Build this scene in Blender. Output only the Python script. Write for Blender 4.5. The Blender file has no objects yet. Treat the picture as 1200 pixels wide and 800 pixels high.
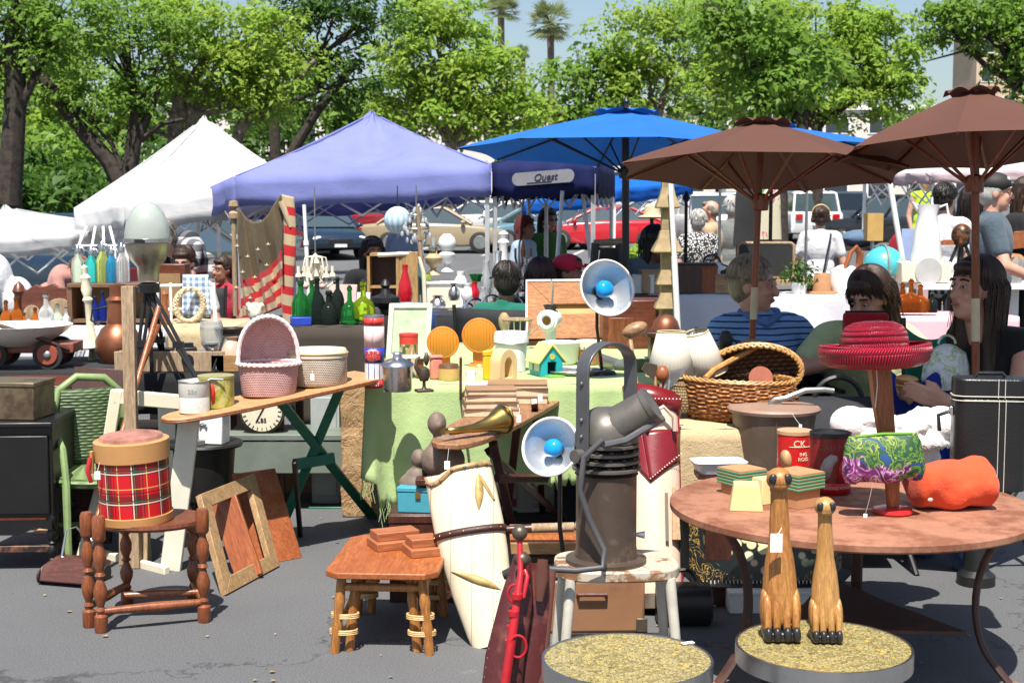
import bpy,math,random
import numpy as np
from mathutils import Vector,Matrix,Euler
random.seed(11)
RNG=np.random.default_rng(11)
PI=math.pi
scene=bpy.context.scene
COL=scene.collection
V=Vector
CAM_H,FPX,HOR=1.5,1650.0,245.0
PITCH=math.atan((400-HOR)/FPX)
_F=V((0,math.cos(PITCH),-math.sin(PITCH)))
_U=V((0,math.sin(PITCH),math.cos(PITCH)))
def ray(px,py):
    return _F+V((1,0,0))*((px-600)/FPX)+_U*((400-py)/FPX)
def at(px,py,Y):
    d=ray(px,py)
    return V((0,0,CAM_H))+d*(Y/d.y)
def on(px,py,z=0.0):
    d=ray(px,py)
    return V((0,0,CAM_H))+d*((z-CAM_H)/d.z)
def S(px,Y):
    return px*Y/FPX
class NT:
    def __init__(s,name):
        s.m=bpy.data.materials.new(name);s.m.use_nodes=True
        s.t=s.m.node_tree;s.n=s.t.nodes;s.l=s.t.links
        s.b=s.n['Principled BSDF']
        s._tc=None
    def tc(s,out='Object'):
        if s._tc is None:s._tc=s.n.new('ShaderNodeTexCoord')
        return s._tc.outputs[out]
    def put(s,sock,val):
        if isinstance(val,bpy.types.NodeSocket):s.l.new(val,sock)
        elif isinstance(val,(tuple,list))and len(val)==3 and sock.type=='RGBA':sock.default_value=(*val,1)
        else:sock.default_value=val
    def math(s,op,a,b=0.0,c=0.0):
        n=s.n.new('ShaderNodeMath');n.operation=op
        s.put(n.inputs[0],a);s.put(n.inputs[1],b);s.put(n.inputs[2],c)
        return n.outputs[0]
    def xyz(s,v=None):
        n=s.n.new('ShaderNodeSeparateXYZ');s.put(n.inputs[0],v if v is not None else s.tc())
        return n.outputs[0],n.outputs[1],n.outputs[2]
    def comb(s,x,y,z):
        n=s.n.new('ShaderNodeCombineXYZ')
        for i,q in enumerate((x,y,z)):s.put(n.inputs[i],q)
        return n.outputs[0]
    def scale(s,v,k):
        n=s.n.new('ShaderNodeMapping');s.put(n.inputs['Vector'],v)
        n.inputs['Scale'].default_value=k if isinstance(k,tuple)else(k,k,k)
        return n.outputs[0]
    def noise(s,scale=5,detail=4,rough=.6,v=None,dist=0.0):
        n=s.n.new('ShaderNodeTexNoise');s.put(n.inputs['Vector'],v if v is not None else s.tc())
        n.inputs['Scale'].default_value=scale;n.inputs['Detail'].default_value=detail
        n.inputs['Roughness'].default_value=rough;n.inputs['Distortion'].default_value=dist
        return n.outputs['Fac']
    def voro(s,scale=20,v=None,feature='F1',out='Distance'):
        n=s.n.new('ShaderNodeTexVoronoi');n.feature=feature
        s.put(n.inputs['Vector'],v if v is not None else s.tc());n.inputs['Scale'].default_value=scale
        return n.outputs[out]
    def ramp(s,fac,stops,const=False):
        n=s.n.new('ShaderNodeValToRGB');s.put(n.inputs[0],fac)
        e=n.color_ramp.elements
        if const:n.color_ramp.interpolation='CONSTANT'
        while len(e)<len(stops):e.new(.5)
        for i,(p,c)in enumerate(stops):
            e[i].position=p;e[i].color=(*c,1)if len(c)==3 else c
        return n.outputs[0]
    def mix(s,f,a,b,mode='MIX'):
        n=s.n.new('ShaderNodeMix');n.data_type='RGBA';n.blend_type=mode
        s.put(n.inputs[0],f);s.put(n.inputs[6],a);s.put(n.inputs[7],b)
        return n.outputs[2]
    def bump(s,h,strength=.3,dist=.01):
        n=s.n.new('ShaderNodeBump');s.put(n.inputs['Height'],h)
        n.inputs['Strength'].default_value=strength;n.inputs['Distance'].default_value=dist
        s.l.new(n.outputs[0],s.b.inputs['Normal'])
    def color(s,c):s.put(s.b.inputs['Base Color'],c)
    def set(s,rough=.6,metal=0.0,spec=.5,**k):
        s.put(s.b.inputs['Roughness'],rough);s.put(s.b.inputs['Metallic'],metal)
        s.b.inputs['Specular IOR Level'].default_value=spec
        for q,v in k.items():s.put(s.b.inputs[q.replace('_',' ')],v)
        return s.m
    def angle(s):
        x,y,z=s.xyz();return s.math('ARCTAN2',y,x),z
def mul(c,k):return tuple(min(1,q*k)for q in c)
_MC={}
def cached(fn):
    def w(name,*a,**k):
        if name not in _MC:_MC[name]=fn(name,*a,**k)
        return _MC[name]
    return w
@cached
def plain(name,col,rough=.55,metal=0.0,var=.18,sc=6,bump=.08,bsc=80,col2=None,spec=.5,**k):
    t=NT(name);f=t.noise(sc,5,.65)
    c=t.ramp(f,[(.3,mul(col,1-var)),(.7,col2 or mul(col,1+var*.6))])
    if bump:c=t.mix(t.ramp(t.noise(sc*5,8,.8),[(.6,(0,0,0)),(.68,(.4,.4,.4))]),c,mul(col,.55))
    t.color(c)
    if bump:t.bump(t.noise(bsc,3),bump,.004)
    rr=t.math('MULTIPLY_ADD',t.noise(sc*2.3,4),.25,rough-.12)
    return t.set(rr,metal,spec,**k)
@cached
def worn(name,col,col2,lo=.5,hi=.58,sc=7,rough=.5,metal=0.0,bump=.15):
    t=NT(name);f=t.noise(sc,8,.7);f2=t.noise(sc*3,4)
    a=t.mix(f2,mul(col,.8),mul(col,1.15));b=t.mix(f2,mul(col2,.7),mul(col2,1.2))
    msk=t.ramp(f,[(lo,(0,0,0)),(hi,(1,1,1))])
    t.color(t.mix(msk,a,b));t.bump(t.math('ADD',f,t.math('MULTIPLY',f2,.3)),bump,.006)
    return t.set(t.math('MULTIPLY_ADD',f,.4,rough-.2),metal)
@cached
def wood(name,col,col2,axis='x',rough=.4,sc=4,spec=.5):
    t=NT(name);k={'x':(.12,1,1),'y':(1,.12,1),'z':(1,1,.12)}[axis]
    v=t.scale(t.tc(),tuple(q*sc for q in k))
    f=t.noise(6,6,.65,v,.6);g=t.noise(28,3,.6,v)
    h=t.noise(3,5,.7);fine=t.ramp(t.noise(75,2,.5,v),[(.4,(0,0,0)),(.62,(.55,.55,.55))])
    c=t.mix(t.ramp(g,[(.4,(0,0,0)),(.7,(.7,.7,.7))]),t.ramp(f,[(.32,col),(.62,col2)]),mul(col,.42))
    c=t.mix(fine,c,mul(col,.6));t.color(t.mix(t.ramp(h,[(.58,(0,0,0)),(.75,(.5,.5,.5))]),c,mul(col2,1.25)))
    t.bump(t.math('ADD',f,g),.12,.003)
    return t.set(t.math('MULTIPLY_ADD',g,.3,rough-.1),0,spec)
@cached
def cloth(name,col,var=.12,rough=.85,sc=3,weave=500,bump=.12,**k):
    t=NT(name);f=t.noise(sc,5,.6)
    t.color(t.ramp(f,[(.3,mul(col,1-var)),(.7,mul(col,1+var*.5))]))
    t.bump(t.math('ADD',t.math('MULTIPLY',t.noise(sc*4,3),3.0),t.noise(weave,2)),bump,.006)
    t.set(rough,0,.2,**k);t.b.inputs['Sheen Weight'].default_value=.15
    return t.m
@cached
def tentcloth(name,col,trans=.35,bmp=.09):
    t=NT(name);f=t.noise(2.5,5,.6)
    c=t.mix(t.ramp(t.noise(5,7,.75),[(.55,(0,0,0)),(.75,(.3,.3,.3))]),t.ramp(f,[(.3,mul(col,.86)),(.7,col)]),mul(col,.7))
    t.color(c);t.bump(t.math('ADD',t.noise(2.2,3,.5,None,1.5),t.math('MULTIPLY',t.noise(7,2,.5,t.scale(t.tc(),(1,1,3)),2.5),.3)),bmp,.06);t.set(.8,0,.2)
    tr=t.n.new('ShaderNodeBsdfTranslucent');t.put(tr.inputs['Color'],c)
    ms=t.n.new('ShaderNodeMixShader');ms.inputs[0].default_value=trans
    t.l.new(t.b.outputs[0],ms.inputs[1]);t.l.new(tr.outputs[0],ms.inputs[2])
    t.l.new(ms.outputs[0],t.n['Material Output'].inputs['Surface'])
    return t.m
@cached
def wicker(name,col,col2,n=40,k=120,bump=.9,rnd=True):
    t=NT(name)
    if rnd:a,z=t.angle()
    else:
        x,y,z=t.xyz();a=t.math('ADD',x,y)
    s1=t.math('SINE',t.math('MULTIPLY',a,n))
    row=t.math('MULTIPLY',z,k)
    s2=t.math('ABSOLUTE',t.math('SINE',row))
    par=t.math('MULTIPLY_ADD',t.math('MODULO',t.math('FLOOR',t.math('DIVIDE',row,PI)),2.0),2.0,-1.0)
    h=t.math('MULTIPLY',s2,t.math('MULTIPLY_ADD',t.math('MULTIPLY',s1,par),.4,.6))
    f=t.math('MULTIPLY_ADD',t.noise(25,4),.5,t.math('MULTIPLY',h,.55))
    t.color(t.ramp(f,[(.15,mul(col,.5)),(.45,col),(.8,col2)]));t.bump(h,bump,.008)
    return t.set(.5)
@cached
def glass(name,col,rough=.05,alpha=.6):
    t=NT(name);t.color(col)
    t.set(rough,0,.6);t.b.inputs['Transmission Weight'].default_value=alpha;t.b.inputs['IOR'].default_value=1.12
    return t.m
@cached
def paint(name,col,rough=.25,coat=.6,metal=0.0):
    t=NT(name);t.color(t.mix(t.noise(4,3),mul(col,.93),col));t.set(rough,metal)
    t.b.inputs['Coat Weight'].default_value=coat;t.b.inputs['Coat Roughness'].default_value=.05
    return t.m
class MB:
    def __init__(s):s.v=[];s.f=[];s.m=[];s.mi=0;s.T=None
    def add(s,vs,fs):
        o=len(s.v);T=s.T
        s.v+=[T@V(p)for p in vs]if T else[V(p)for p in vs]
        s.f+=[tuple(i+o for i in q)for q in fs];s.m+=[s.mi]*len(fs)
        return s
    def box(s,c,d,rot=None,taper=1.0):
        x,y,z=d[0]/2,d[1]/2,d[2]/2;k=taper
        p=[V((-x,-y,-z)),V((x,-y,-z)),V((x,y,-z)),V((-x,y,-z)),V((-x*k,-y*k,z)),V((x*k,-y*k,z)),V((x*k,y*k,z)),V((-x*k,y*k,z))]
        if rot:
            E=Euler(rot).to_matrix();p=[E@q for q in p]
        c=V(c)
        return s.add([q+c for q in p],[(0,3,2,1),(4,5,6,7),(0,1,5,4),(1,2,6,5),(2,3,7,6),(3,0,4,7)])
    def loft(s,rings,cap=True,close=True,loop=False):
        n=len(rings[0]);vs=[p for r in rings for p in r];fs=[]
        R=len(rings)
        for i in range(R if loop else R-1):
            a,b=i*n,((i+1)%R)*n
            for j in range(n if close else n-1):
                k=(j+1)%n
                fs.append((a+j,a+k,b+k,b+j))
        if cap and not loop:fs.append(tuple(range(n-1,-1,-1)));fs.append(tuple(range((R-1)*n,R*n)))
        return s.add(vs,fs)
    def tube(s,pts,r,n=8,cap=True,loop=False,sq=1.0):
        pts=[V(p)for p in pts];N=len(pts);rings=[];up=None
        for i,p in enumerate(pts):
            if loop:t=pts[(i+1)%N]-pts[i-1]
            else:t=pts[min(i+1,N-1)]-pts[max(i-1,0)]
            if t.length<1e-9:t=V((0,0,1))
            t.normalize()
            if up is None:up=V((0,0,1))if abs(t.z)<.9 else V((1,0,0))
            x=t.cross(up)
            if x.length<1e-6:x=t.orthogonal()
            x.normalize();y=x.cross(t).normalized();up=y
            rr=r[i]if isinstance(r,(list,tuple))else r
            rings.append([p+x*(math.cos(2*PI*k/n)*rr)+y*(math.sin(2*PI*k/n)*rr*sq)for k in range(n)])
        return s.loft(rings,cap,True,loop)
    def cyl(s,a,b,r0,r1=None,n=12):return s.tube([a,b],[r0,r0 if r1 is None else r1],n)
    def lathe(s,prof,n=24,c=(0,0,0),sx=1,sy=1):
        c=V(c)
        return s.loft([[c+V((math.cos(2*PI*k/n)*max(r,1e-4)*sx,math.sin(2*PI*k/n)*max(r,1e-4)*sy,z))for k in range(n)]for r,z in prof])
    def prism(s,poly,a,b,plane='xz'):
        def q(u,w,d):return V((u,d,w))if plane=='xz' else V((u,w,d))if plane=='xy' else V((d,u,w))
        return s.loft([[q(u,w,a)for u,w in poly],[q(u,w,b)for u,w in poly]])
    def ell(s,c,r,nu=16,nv=10,rot=None):
        E=Euler(rot).to_matrix()if rot else None;c=V(c);rings=[]
        for i in range(nv+1):
            th=PI*i/nv;z=-math.cos(th);q=max(math.sin(th),1e-3)
            ring=[V((math.cos(2*PI*k/nu)*q*r[0],math.sin(2*PI*k/nu)*q*r[1],z*r[2]))for k in range(nu)]
            rings.append([(E@p if E else p)+c for p in ring])
        return s.loft(rings)
    def torus(s,c,R,r,n=24,m=8,plane='xy',arc=(0,2*PI),sx=1,sy=1):
        full=abs(arc[1]-arc[0]-2*PI)<1e-6;pts=[]
        for i in range(n if full else n+1):
            a=arc[0]+(arc[1]-arc[0])*i/n;u,w=math.cos(a)*R*sx,math.sin(a)*R*sy
            pts.append(V(c)+(V((u,w,0))if plane=='xy' else V((u,0,w))if plane=='xz' else V((0,u,w))))
        return s.tube(pts,r,m,loop=full)
    def grid(s,fn,nu,nv):
        vs=[fn(i/nu,j/nv)for j in range(nv+1)for i in range(nu+1)];w=nu+1
        return s.add(vs,[(j*w+i,j*w+i+1,(j+1)*w+i+1,(j+1)*w+i)for j in range(nv)for i in range(nu)])
    def mesh(s,name,mats,smooth=40):
        me=bpy.data.meshes.new(name);me.from_pydata([tuple(p)for p in s.v],[],s.f)
        for m in(mats if isinstance(mats,(list,tuple))else[mats]):me.materials.append(m)
        me.polygons.foreach_set('material_index',s.m)
        if smooth:
            me.polygons.foreach_set('use_smooth',[True]*len(me.polygons));me.set_sharp_from_angle(angle=math.radians(smooth))
        me.update();return me
from mathutils import noise as MN
def crumple(mb,amp,sc,o=0):
    for i,p in enumerate(mb.v):
        q=p*sc+V((o,3.7,1.3));mb.v[i]=p+V((MN.noise(q),MN.noise(q+V((9,0,4))),MN.noise(q+V((0,7,2)))))*amp+V((MN.noise(q*2.6),MN.noise(q*2.6+V((5,0,1))),MN.noise(q*2.6+V((2,8,0)))))*amp*.4
    return mb
def link(name,me,parent=None):
    o=bpy.data.objects.new(name,me);COL.objects.link(o)
    if parent is not None:o.parent=parent
    return o
def finish(o,bev=0,solid=0,sub=0):
    if solid:
        m=o.modifiers.new('solid','SOLIDIFY');m.thickness=solid;m.offset=0
    if bev:
        m=o.modifiers.new('bevel','BEVEL');m.width=bev;m.segments=2;m.limit_method='ANGLE';m.angle_limit=math.radians(35)
    if sub:
        m=o.modifiers.new('sub','SUBSURF');m.levels=sub;m.render_levels=sub
    return o
def part(parent,name,mb,m,bev=0,solid=0,sub=0,smooth=40,label=None,kind=None):
    o=finish(link(name,mb.mesh(name,m,smooth),parent),bev,solid,sub)
    if label:o['label']=label
    if kind:o['kind']=kind
    return o
def tag(o,label,cat,group=None,kind=None):
    o['label']=label
    if cat:o['category']=cat
    if group:o['group']=group
    if kind:o['kind']=kind
    return o
def thing(name,label,cat,loc=(0,0,0),rot=0,group=None,scale=None):
    o=bpy.data.objects.new(name,None);COL.objects.link(o);o.empty_display_size=.1
    o.location=loc;o.rotation_euler=rot if isinstance(rot,(tuple,list))else(0,0,rot)
    if scale:o.scale=(scale,)*3 if not isinstance(scale,tuple)else scale
    return tag(o,label,cat,group)
def one(name,label,cat,mb,m,loc=(0,0,0),rot=0,group=None,bev=0,solid=0,sub=0,smooth=40,kind=None):
    o=finish(link(name,mb.mesh(name,m,smooth)),bev,solid,sub)
    o.location=loc;o.rotation_euler=rot if isinstance(rot,(tuple,list))else(0,0,rot)
    return tag(o,label,cat,group,kind)
def structure(name,mb,m,**k):
    o=finish(link(name,mb.mesh(name,m)),**k);o['kind']='structure';return o
def dup(root,loc,rot=None,label=None,scale=None):
    r=root.copy();COL.objects.link(r);r.location=loc
    if rot is not None:r.rotation_euler=rot if isinstance(rot,(tuple,list))else(0,0,rot)
    if label:r['label']=label
    if scale:r.scale=(scale,)*3
    for ch in list(root.children):
        c=ch.copy();COL.objects.link(c);c.parent=r
        for g in ch.children:
            d=g.copy();COL.objects.link(d);d.parent=c
    return r
def lat(name,label,cat,px,py,Y,prof,m,n=20,group=None,rot=0,bev=0,sx=1,sy=1):
    """one lathe-turned thing standing at a photo point; profile in photo pixels"""
    k=Y/FPX
    return one(name,label,cat,MB().lathe([(r*k,z*k)for r,z in prof],n,sx=sx,sy=sy),m,at(px,py,Y),rot,group,bev)
def latk(prof,k,n=20,sx=1,sy=1):return MB().lathe([(r*k,z*k)for r,z in prof],n,sx=sx,sy=sy)
def bmat(frm,to,up=(0,0,1)):
    """matrix taking local z axis to the segment frm->to"""
    z=(V(to)-V(frm)).normalized();x=V(up).cross(z)
    if x.length<1e-4:x=z.orthogonal()
    x.normalize();y=z.cross(x)
    M=Matrix((x,y,z)).transposed().to_4x4();M.translation=V(frm);return M
def textmesh(s,size,m,name='lettering',parent=None,loc=(0,0,0),rot=(PI/2,0,0),bend=None,extrude=.0008,shear=0.0,bold=0.0):
    cu=bpy.data.curves.new(name,'FONT');cu.body=s;cu.size=size;cu.align_x='CENTER';cu.align_y='CENTER'
    cu.extrude=extrude;cu.shear=shear;cu.offset=bold
    ob=bpy.data.objects.new(name,cu);COL.objects.link(ob)
    dg=bpy.context.evaluated_depsgraph_get();me=bpy.data.meshes.new_from_object(ob.evaluated_get(dg))
    bpy.data.objects.remove(ob);me.materials.clear();me.materials.append(m)
    if bend:
        for v in me.vertices:
            a=v.co.x/bend;r=bend+v.co.z+.0006
            v.co=V((math.sin(a)*r,-math.cos(a)*r,v.co.y))
        rot=(0,0,rot[2])
    o=link(name,me,parent);o.location=loc;o.rotation_euler=rot
    return o
def baked(name,mb,m,voxel=.01,smooth=4,parent=None):
    """several overlapping closed shapes fused into one continuous surface"""
    o=link(name,mb.mesh(name,m),parent)
    r=o.modifiers.new('fuse','REMESH');r.mode='VOXEL';r.voxel_size=voxel;r.use_smooth_shade=True
    if smooth:
        q=o.modifiers.new('soft','SMOOTH');q.factor=.5;q.iterations=smooth
    dg=bpy.context.evaluated_depsgraph_get()
    me=bpy.data.meshes.new_from_object(o.evaluated_get(dg));o.modifiers.clear();o.data=me
    me.name=name;me.polygons.foreach_set('use_smooth',[True]*len(me.polygons))
    return o
WHITE=plain('white_paint',(.8,.8,.78),.5,var=.06)
CREAM=plain('cream_paint',(.72,.66,.5),.5,var=.1,sc=4)
BLACKM=plain('black_metal',(.012,.012,.013),.45)
BLACKW=worn('black_lacquer',(.005,.004,.004),(.16,.035,.015),.64,.7,7,.45)
STEEL=plain('steel',(.55,.55,.55),.3,1.0,var=.1)
DULLST=plain('dull_steel',(.33,.33,.32),.45,.8,var=.2)
BRASS=plain('brass',(.5,.34,.1),.3,1.0,var=.25)
DARKBR=plain('dark_brass',(.12,.095,.07),.4,.6,var=.3)
OAK=wood('oak_wood',(.36,.2,.08),(.5,.3,.14),'x')
OAKZ=wood('oak_wood_upright',(.36,.2,.08),(.5,.3,.14),'z')
REDW=wood('red_wood',(.3,.085,.03),(.44,.15,.055),'y',.35)
MAHO=wood('mahogany',(.13,.035,.015),(.25,.075,.03),'z',.3)
DARKW=wood('dark_wood',(.045,.014,.009),(.09,.03,.018),'z',.35)
PALEW=wood('pale_weathered_wood',(.33,.22,.13),(.48,.35,.22),'z',.8)
PLYW=wood('plywood',(.48,.25,.1),(.62,.36,.17),'x',.5)
GREENP=plain('green_paint',(.012,.13,.075),.45,var=.2)
PAPER=plain('paper',(.78,.76,.7),.8,var=.06)
TAGM=plain('tag_card',(.85,.85,.83),.7,var=.03)
STRING=plain('string',(.75,.73,.68),.9)
RUBBER=plain('rubber',(.02,.02,.02),.7)
def wrapmark(r,R,poly,m,nm,n=22,z0=0):
    """flat mark wrapped on a vertical cylinder; poly in (angle, height)"""
    us=[p[0]for p in poly];lo,hi=min(us),max(us);rows=[];K=len(poly)
    for i in range(n+1):
        u=lo+(hi-lo)*min(max(i/n,.002),.998);zs=[]
        for(a,za),(b,zb_)in zip(poly,poly[1:]+poly[:1]):
            if(a-u)*(b-u)<=0 and a!=b:zs.append(za+(zb_-za)*(u-a)/(b-a))
        rows.append([V((math.sin(u)*R,-math.cos(u)*R,z))for z in(min(zs),max(zs))])
    return part(r,nm,MB().loft(rows,cap=False,close=False),m,solid=.0008)
def pricetag(label,p,w=.02,h=.035,cord=None,rot=(0,0,0)):
    t=thing('price_tag',label,'tag',p,rot)
    part(t,'card',MB().box((0,0,-h/2),(w,.0012,h)),TAGM)
    if cord is not None:
        q=V(cord)-V(p);part(t,'string',MB().tube([(0,0,-.003),q*.5+V((0,-.002,-.004)),q],.0009,5),STRING)
    return t
def gz(y):return.022*max(0.0,min(y,130)-38)
def asphalt():
    t=NT('asphalt');f=t.noise(.35,6,.6);g=t.noise(160,3,.7);p=t.noise(1.6,7,.75)
    base=t.ramp(f,[(.3,(.088,.09,.094)),(.7,(.127,.129,.134))])
    base=t.mix(t.ramp(p,[(.6,(0,0,0)),(.76,(.35,.35,.35))]),base,(.075,.075,.078))
    base=t.mix(t.ramp(t.noise(2.7,5,.7,t.scale(t.tc(),(1,1.3,1))),[(.66,(0,0,0)),(.7,(.35,.35,.35))]),base,(.19,.19,.19))
    gr=t.ramp(g,[(.35,(.68,.68,.68)),(.65,(1.32,1.32,1.32))])
    base=t.mix(1.0,base,gr,'MULTIPLY')
    gx,gy,gzz=t.xyz();cr=t.voro(.33,t.comb(t.math('MULTIPLY_ADD',t.noise(1.6,6,.7),.9,gx),t.math('MULTIPLY_ADD',t.noise(1.9,6,.7,t.scale(t.tc(),(1,-1,1))),.9,gy),0.0),'DISTANCE_TO_EDGE')
    crn=t.math('ADD',cr,0.0)
    base=t.mix(t.ramp(crn,[(.0,(.8,.8,.8)),(.0035,(0,0,0))]),base,(.035,.035,.036))
    base=t.mix(t.ramp(t.noise(.9,3,.5),[(.64,(0,0,0)),(.72,(.5,.5,.5))]),base,(.05,.048,.046))
    t.color(base);t.bump(g,.5,.006);return t.set(.82,0,.35)
g=MB()
ys=[-12,0,12,24,38,60,90,130,260]
g.loft([[V((-140+280*k/14,y,gz(y)))for k in range(15)]for y in ys],cap=False,close=False)
g.f=[tuple(reversed(q))for q in g.f]
structure('asphalt_ground',g,asphalt())
LINE=worn('line_paint',(.62,.62,.6),(.16,.16,.16),.58,.7,9,.8)
def stripe(a,b,w,name='parking_line'):
    a,b=V(a),V(b);d=(b-a).normalized();s=V((-d.y,d.x,0))*(w/2);m=MB()
    m.add([a+s,b+s,b-s,a-s],[(0,3,2,1)])
    o=structure(name,m,LINE);return o
up4=V((0,0,.004))
stripe(on(815,712)+up4,on(905,668)+up4,.11)
stripe(on(60,600)+up4,on(-10,622)+up4,.1)
for x in(-9,-6.3,-3.6,-.9,1.8,4.5,7.2,9.9,12.6):
    stripe((x,42.5,gz(42.5)+.006),(x+.8,47.5,gz(47.5)+.006),.11)
KERB=plain('concrete_kerb',(.42,.4,.37),.85,var=.15,sc=3)
EARTH=plain('planter_earth',(.13,.07,.045),.9,var=.3,sc=2)
def island(x0,x1,y0,y1,top,name):
    m=MB();z=gz((y0+y1)/2)
    for a in((x0,y0,x1,y0+.15),(x0,y1-.15,x1,y1),(x0,y0+.15,x0+.15,y1-.15),(x1-.15,y0+.15,x1,y1-.15)):
        m.box(((a[0]+a[2])/2,(a[1]+a[3])/2,z),(a[2]-a[0],a[3]-a[1],.36))
    structure('kerb',m,KERB)
    q=MB().box(((x0+x1)/2,(y0+y1)/2,z),(x1-x0-.3,y1-y0-.3,.28));structure(name,q,top)
GRASSG=plain('lawn_ground',(.03,.075,.018),.95,var=.4,sc=3)
island(-4.5,3.0,53,55.5,EARTH,'planter_bed');island(9.5,22,62,70,GRASSG,'lawn');island(-30,-8,30,40,GRASSG,'lawn')
island(12.0,26,44,46,EARTH,'planter_bed')
STUC=plain('pale_stucco',(.62,.58,.52),.9,var=.08,sc=1);STUC2=plain('tan_stucco',(.5,.38,.26),.9,var=.1,sc=1)
DGLASS=plain('window_glass_dark',(.03,.04,.05),.1,var=.1,bump=0)
def building(label,px,Y,w,d,h,m,rows,cols):
    z=gz(Y);x=at(px,245,Y).x;r=thing('building',label,'building',(x,Y,z))
    part(r,'wall',MB().box((0,d/2,h/2),(w,d,h)),m)
    part(r,'roof',MB().box((0,d/2,h+.2),(w+.6,d+.6,.4)),WHITE)
    for i in range(rows):
        for j in range(cols):
            xx=-w/2+w*(j+.5)/cols;zz=h*(i+.5)/rows
            f=part(r,'window',MB().box((xx,-.02,zz),(w/cols*.6,.1,h/rows*.5)),WHITE)
            part(f,'pane',MB().box((xx,-.06,zz),(w/cols*.52,.06,h/rows*.42)),DGLASS)
building('pale low building behind the trees left of the blue canopy',385,105,30,12,7.6,STUC,2,8)
building('white building glimpsed under the big tree behind the brown umbrellas',1030,120,26,14,8,STUC,3,7)
building('tall tan tower block rising beside the upper right tree',1178,150,7,8,18,STUC2,6,3)
building('long pale building between the palm trees and the parked cars',690,125,44,12,8,STUC,2,12)
def leafmat(name,c1,c2,c3,trans=.45):
    t=NT(name)
    n=t.n.new('ShaderNodeNewGeometry')
    c=t.ramp(n.outputs['Random Per Island'],[(.0,c1),(.5,c2),(1.,c3)])
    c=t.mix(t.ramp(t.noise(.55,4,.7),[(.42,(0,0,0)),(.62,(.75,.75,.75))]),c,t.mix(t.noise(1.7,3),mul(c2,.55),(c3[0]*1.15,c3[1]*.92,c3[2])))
    t.color(c);t.set(.5,0,.3)
    tr=t.n.new('ShaderNodeBsdfTranslucent');t.put(tr.inputs['Color'],t.mix(.5,c,mul(c3,1.5)))
    ms=t.n.new('ShaderNodeMixShader');ms.inputs[0].default_value=trans
    t.l.new(t.b.outputs[0],ms.inputs[1]);t.l.new(tr.outputs[0],ms.inputs[2])
    t.l.new(ms.outputs[0],t.n['Material Output'].inputs['Surface']);return t.m
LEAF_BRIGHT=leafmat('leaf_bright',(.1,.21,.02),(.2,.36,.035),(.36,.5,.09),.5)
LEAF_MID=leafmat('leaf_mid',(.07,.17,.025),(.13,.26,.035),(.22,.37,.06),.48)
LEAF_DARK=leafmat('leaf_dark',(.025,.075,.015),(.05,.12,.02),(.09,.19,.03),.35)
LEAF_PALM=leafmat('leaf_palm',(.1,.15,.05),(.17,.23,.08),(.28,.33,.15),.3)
BARK=worn('bark',(.045,.033,.025),(.02,.015,.012),.45,.6,9,.9,bump=.6)
BARKP=worn('pale_bark',(.2,.16,.12),(.08,.06,.045),.45,.6,9,.9,bump=.6)
def leaves_mesh(name,cen,nrm,size,m):
    """five-leaf sprigs: every sprig is one island of leaf blades around a point"""
    N=len(cen);r=RNG.normal(size=(N,3));t=np.cross(nrm,r);t/=np.linalg.norm(t,axis=1)[:,None]+1e-9
    b=np.cross(nrm,t);L=size*RNG.uniform(.45,1.35,(N,1))**1.1*RNG.choice([.8,1.0,1.15],(N,1));vs=np.empty((N,4,3))
    fold=nrm*L*.12
    vs[:,0]=cen;vs[:,1]=cen+t*L*.5+b*L*.24+fold;vs[:,2]=cen+t*L-nrm*L*.2;vs[:,3]=cen+t*L*.5-b*L*.24+fold
    me=bpy.data.meshes.new(name);me.vertices.add(N*4);me.vertices.foreach_set('co',vs.reshape(-1).astype('f'))
    me.loops.add(N*4);me.loops.foreach_set('vertex_index',np.arange(N*4));me.polygons.add(N)
    me.polygons.foreach_set('loop_start',np.arange(0,N*4,4));me.polygons.foreach_set('loop_total',np.full(N,4))
    me.update(calc_edges=True);me.materials.append(m);return me
def crown_points(blobs,per,sub,leafs):
    P,Nn=[],[]
    for(c,rx,ry,rz,k)in blobs:
        n=int(per*k)
        d=RNG.normal(size=(n,3));d/=np.linalg.norm(d,axis=1)[:,None]
        rad=RNG.uniform(.35,1.08,(n,1))**.6
        sc=np.array(c)+d*rad*np.array([rx,ry,rz]);sc=sc[RNG.uniform(size=len(sc))<.86]
        for q in sc:
            rs=sub*RNG.choice([.5,.75,1.0,1.35]);e=RNG.normal(size=(leafs,3));e/=np.linalg.norm(e,axis=1)[:,None]
            u=RNG.uniform(.15,1,(leafs,1))**.5
            P.append(q+e*u*rs*np.array([1.2,1.2,.65]));nn=e*.6+np.array([0,0,.7])+RNG.normal(size=(leafs,3))*.45
            Nn.append(nn/np.linalg.norm(nn,axis=1)[:,None])
    return np.concatenate(P),np.concatenate(Nn)
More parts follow.
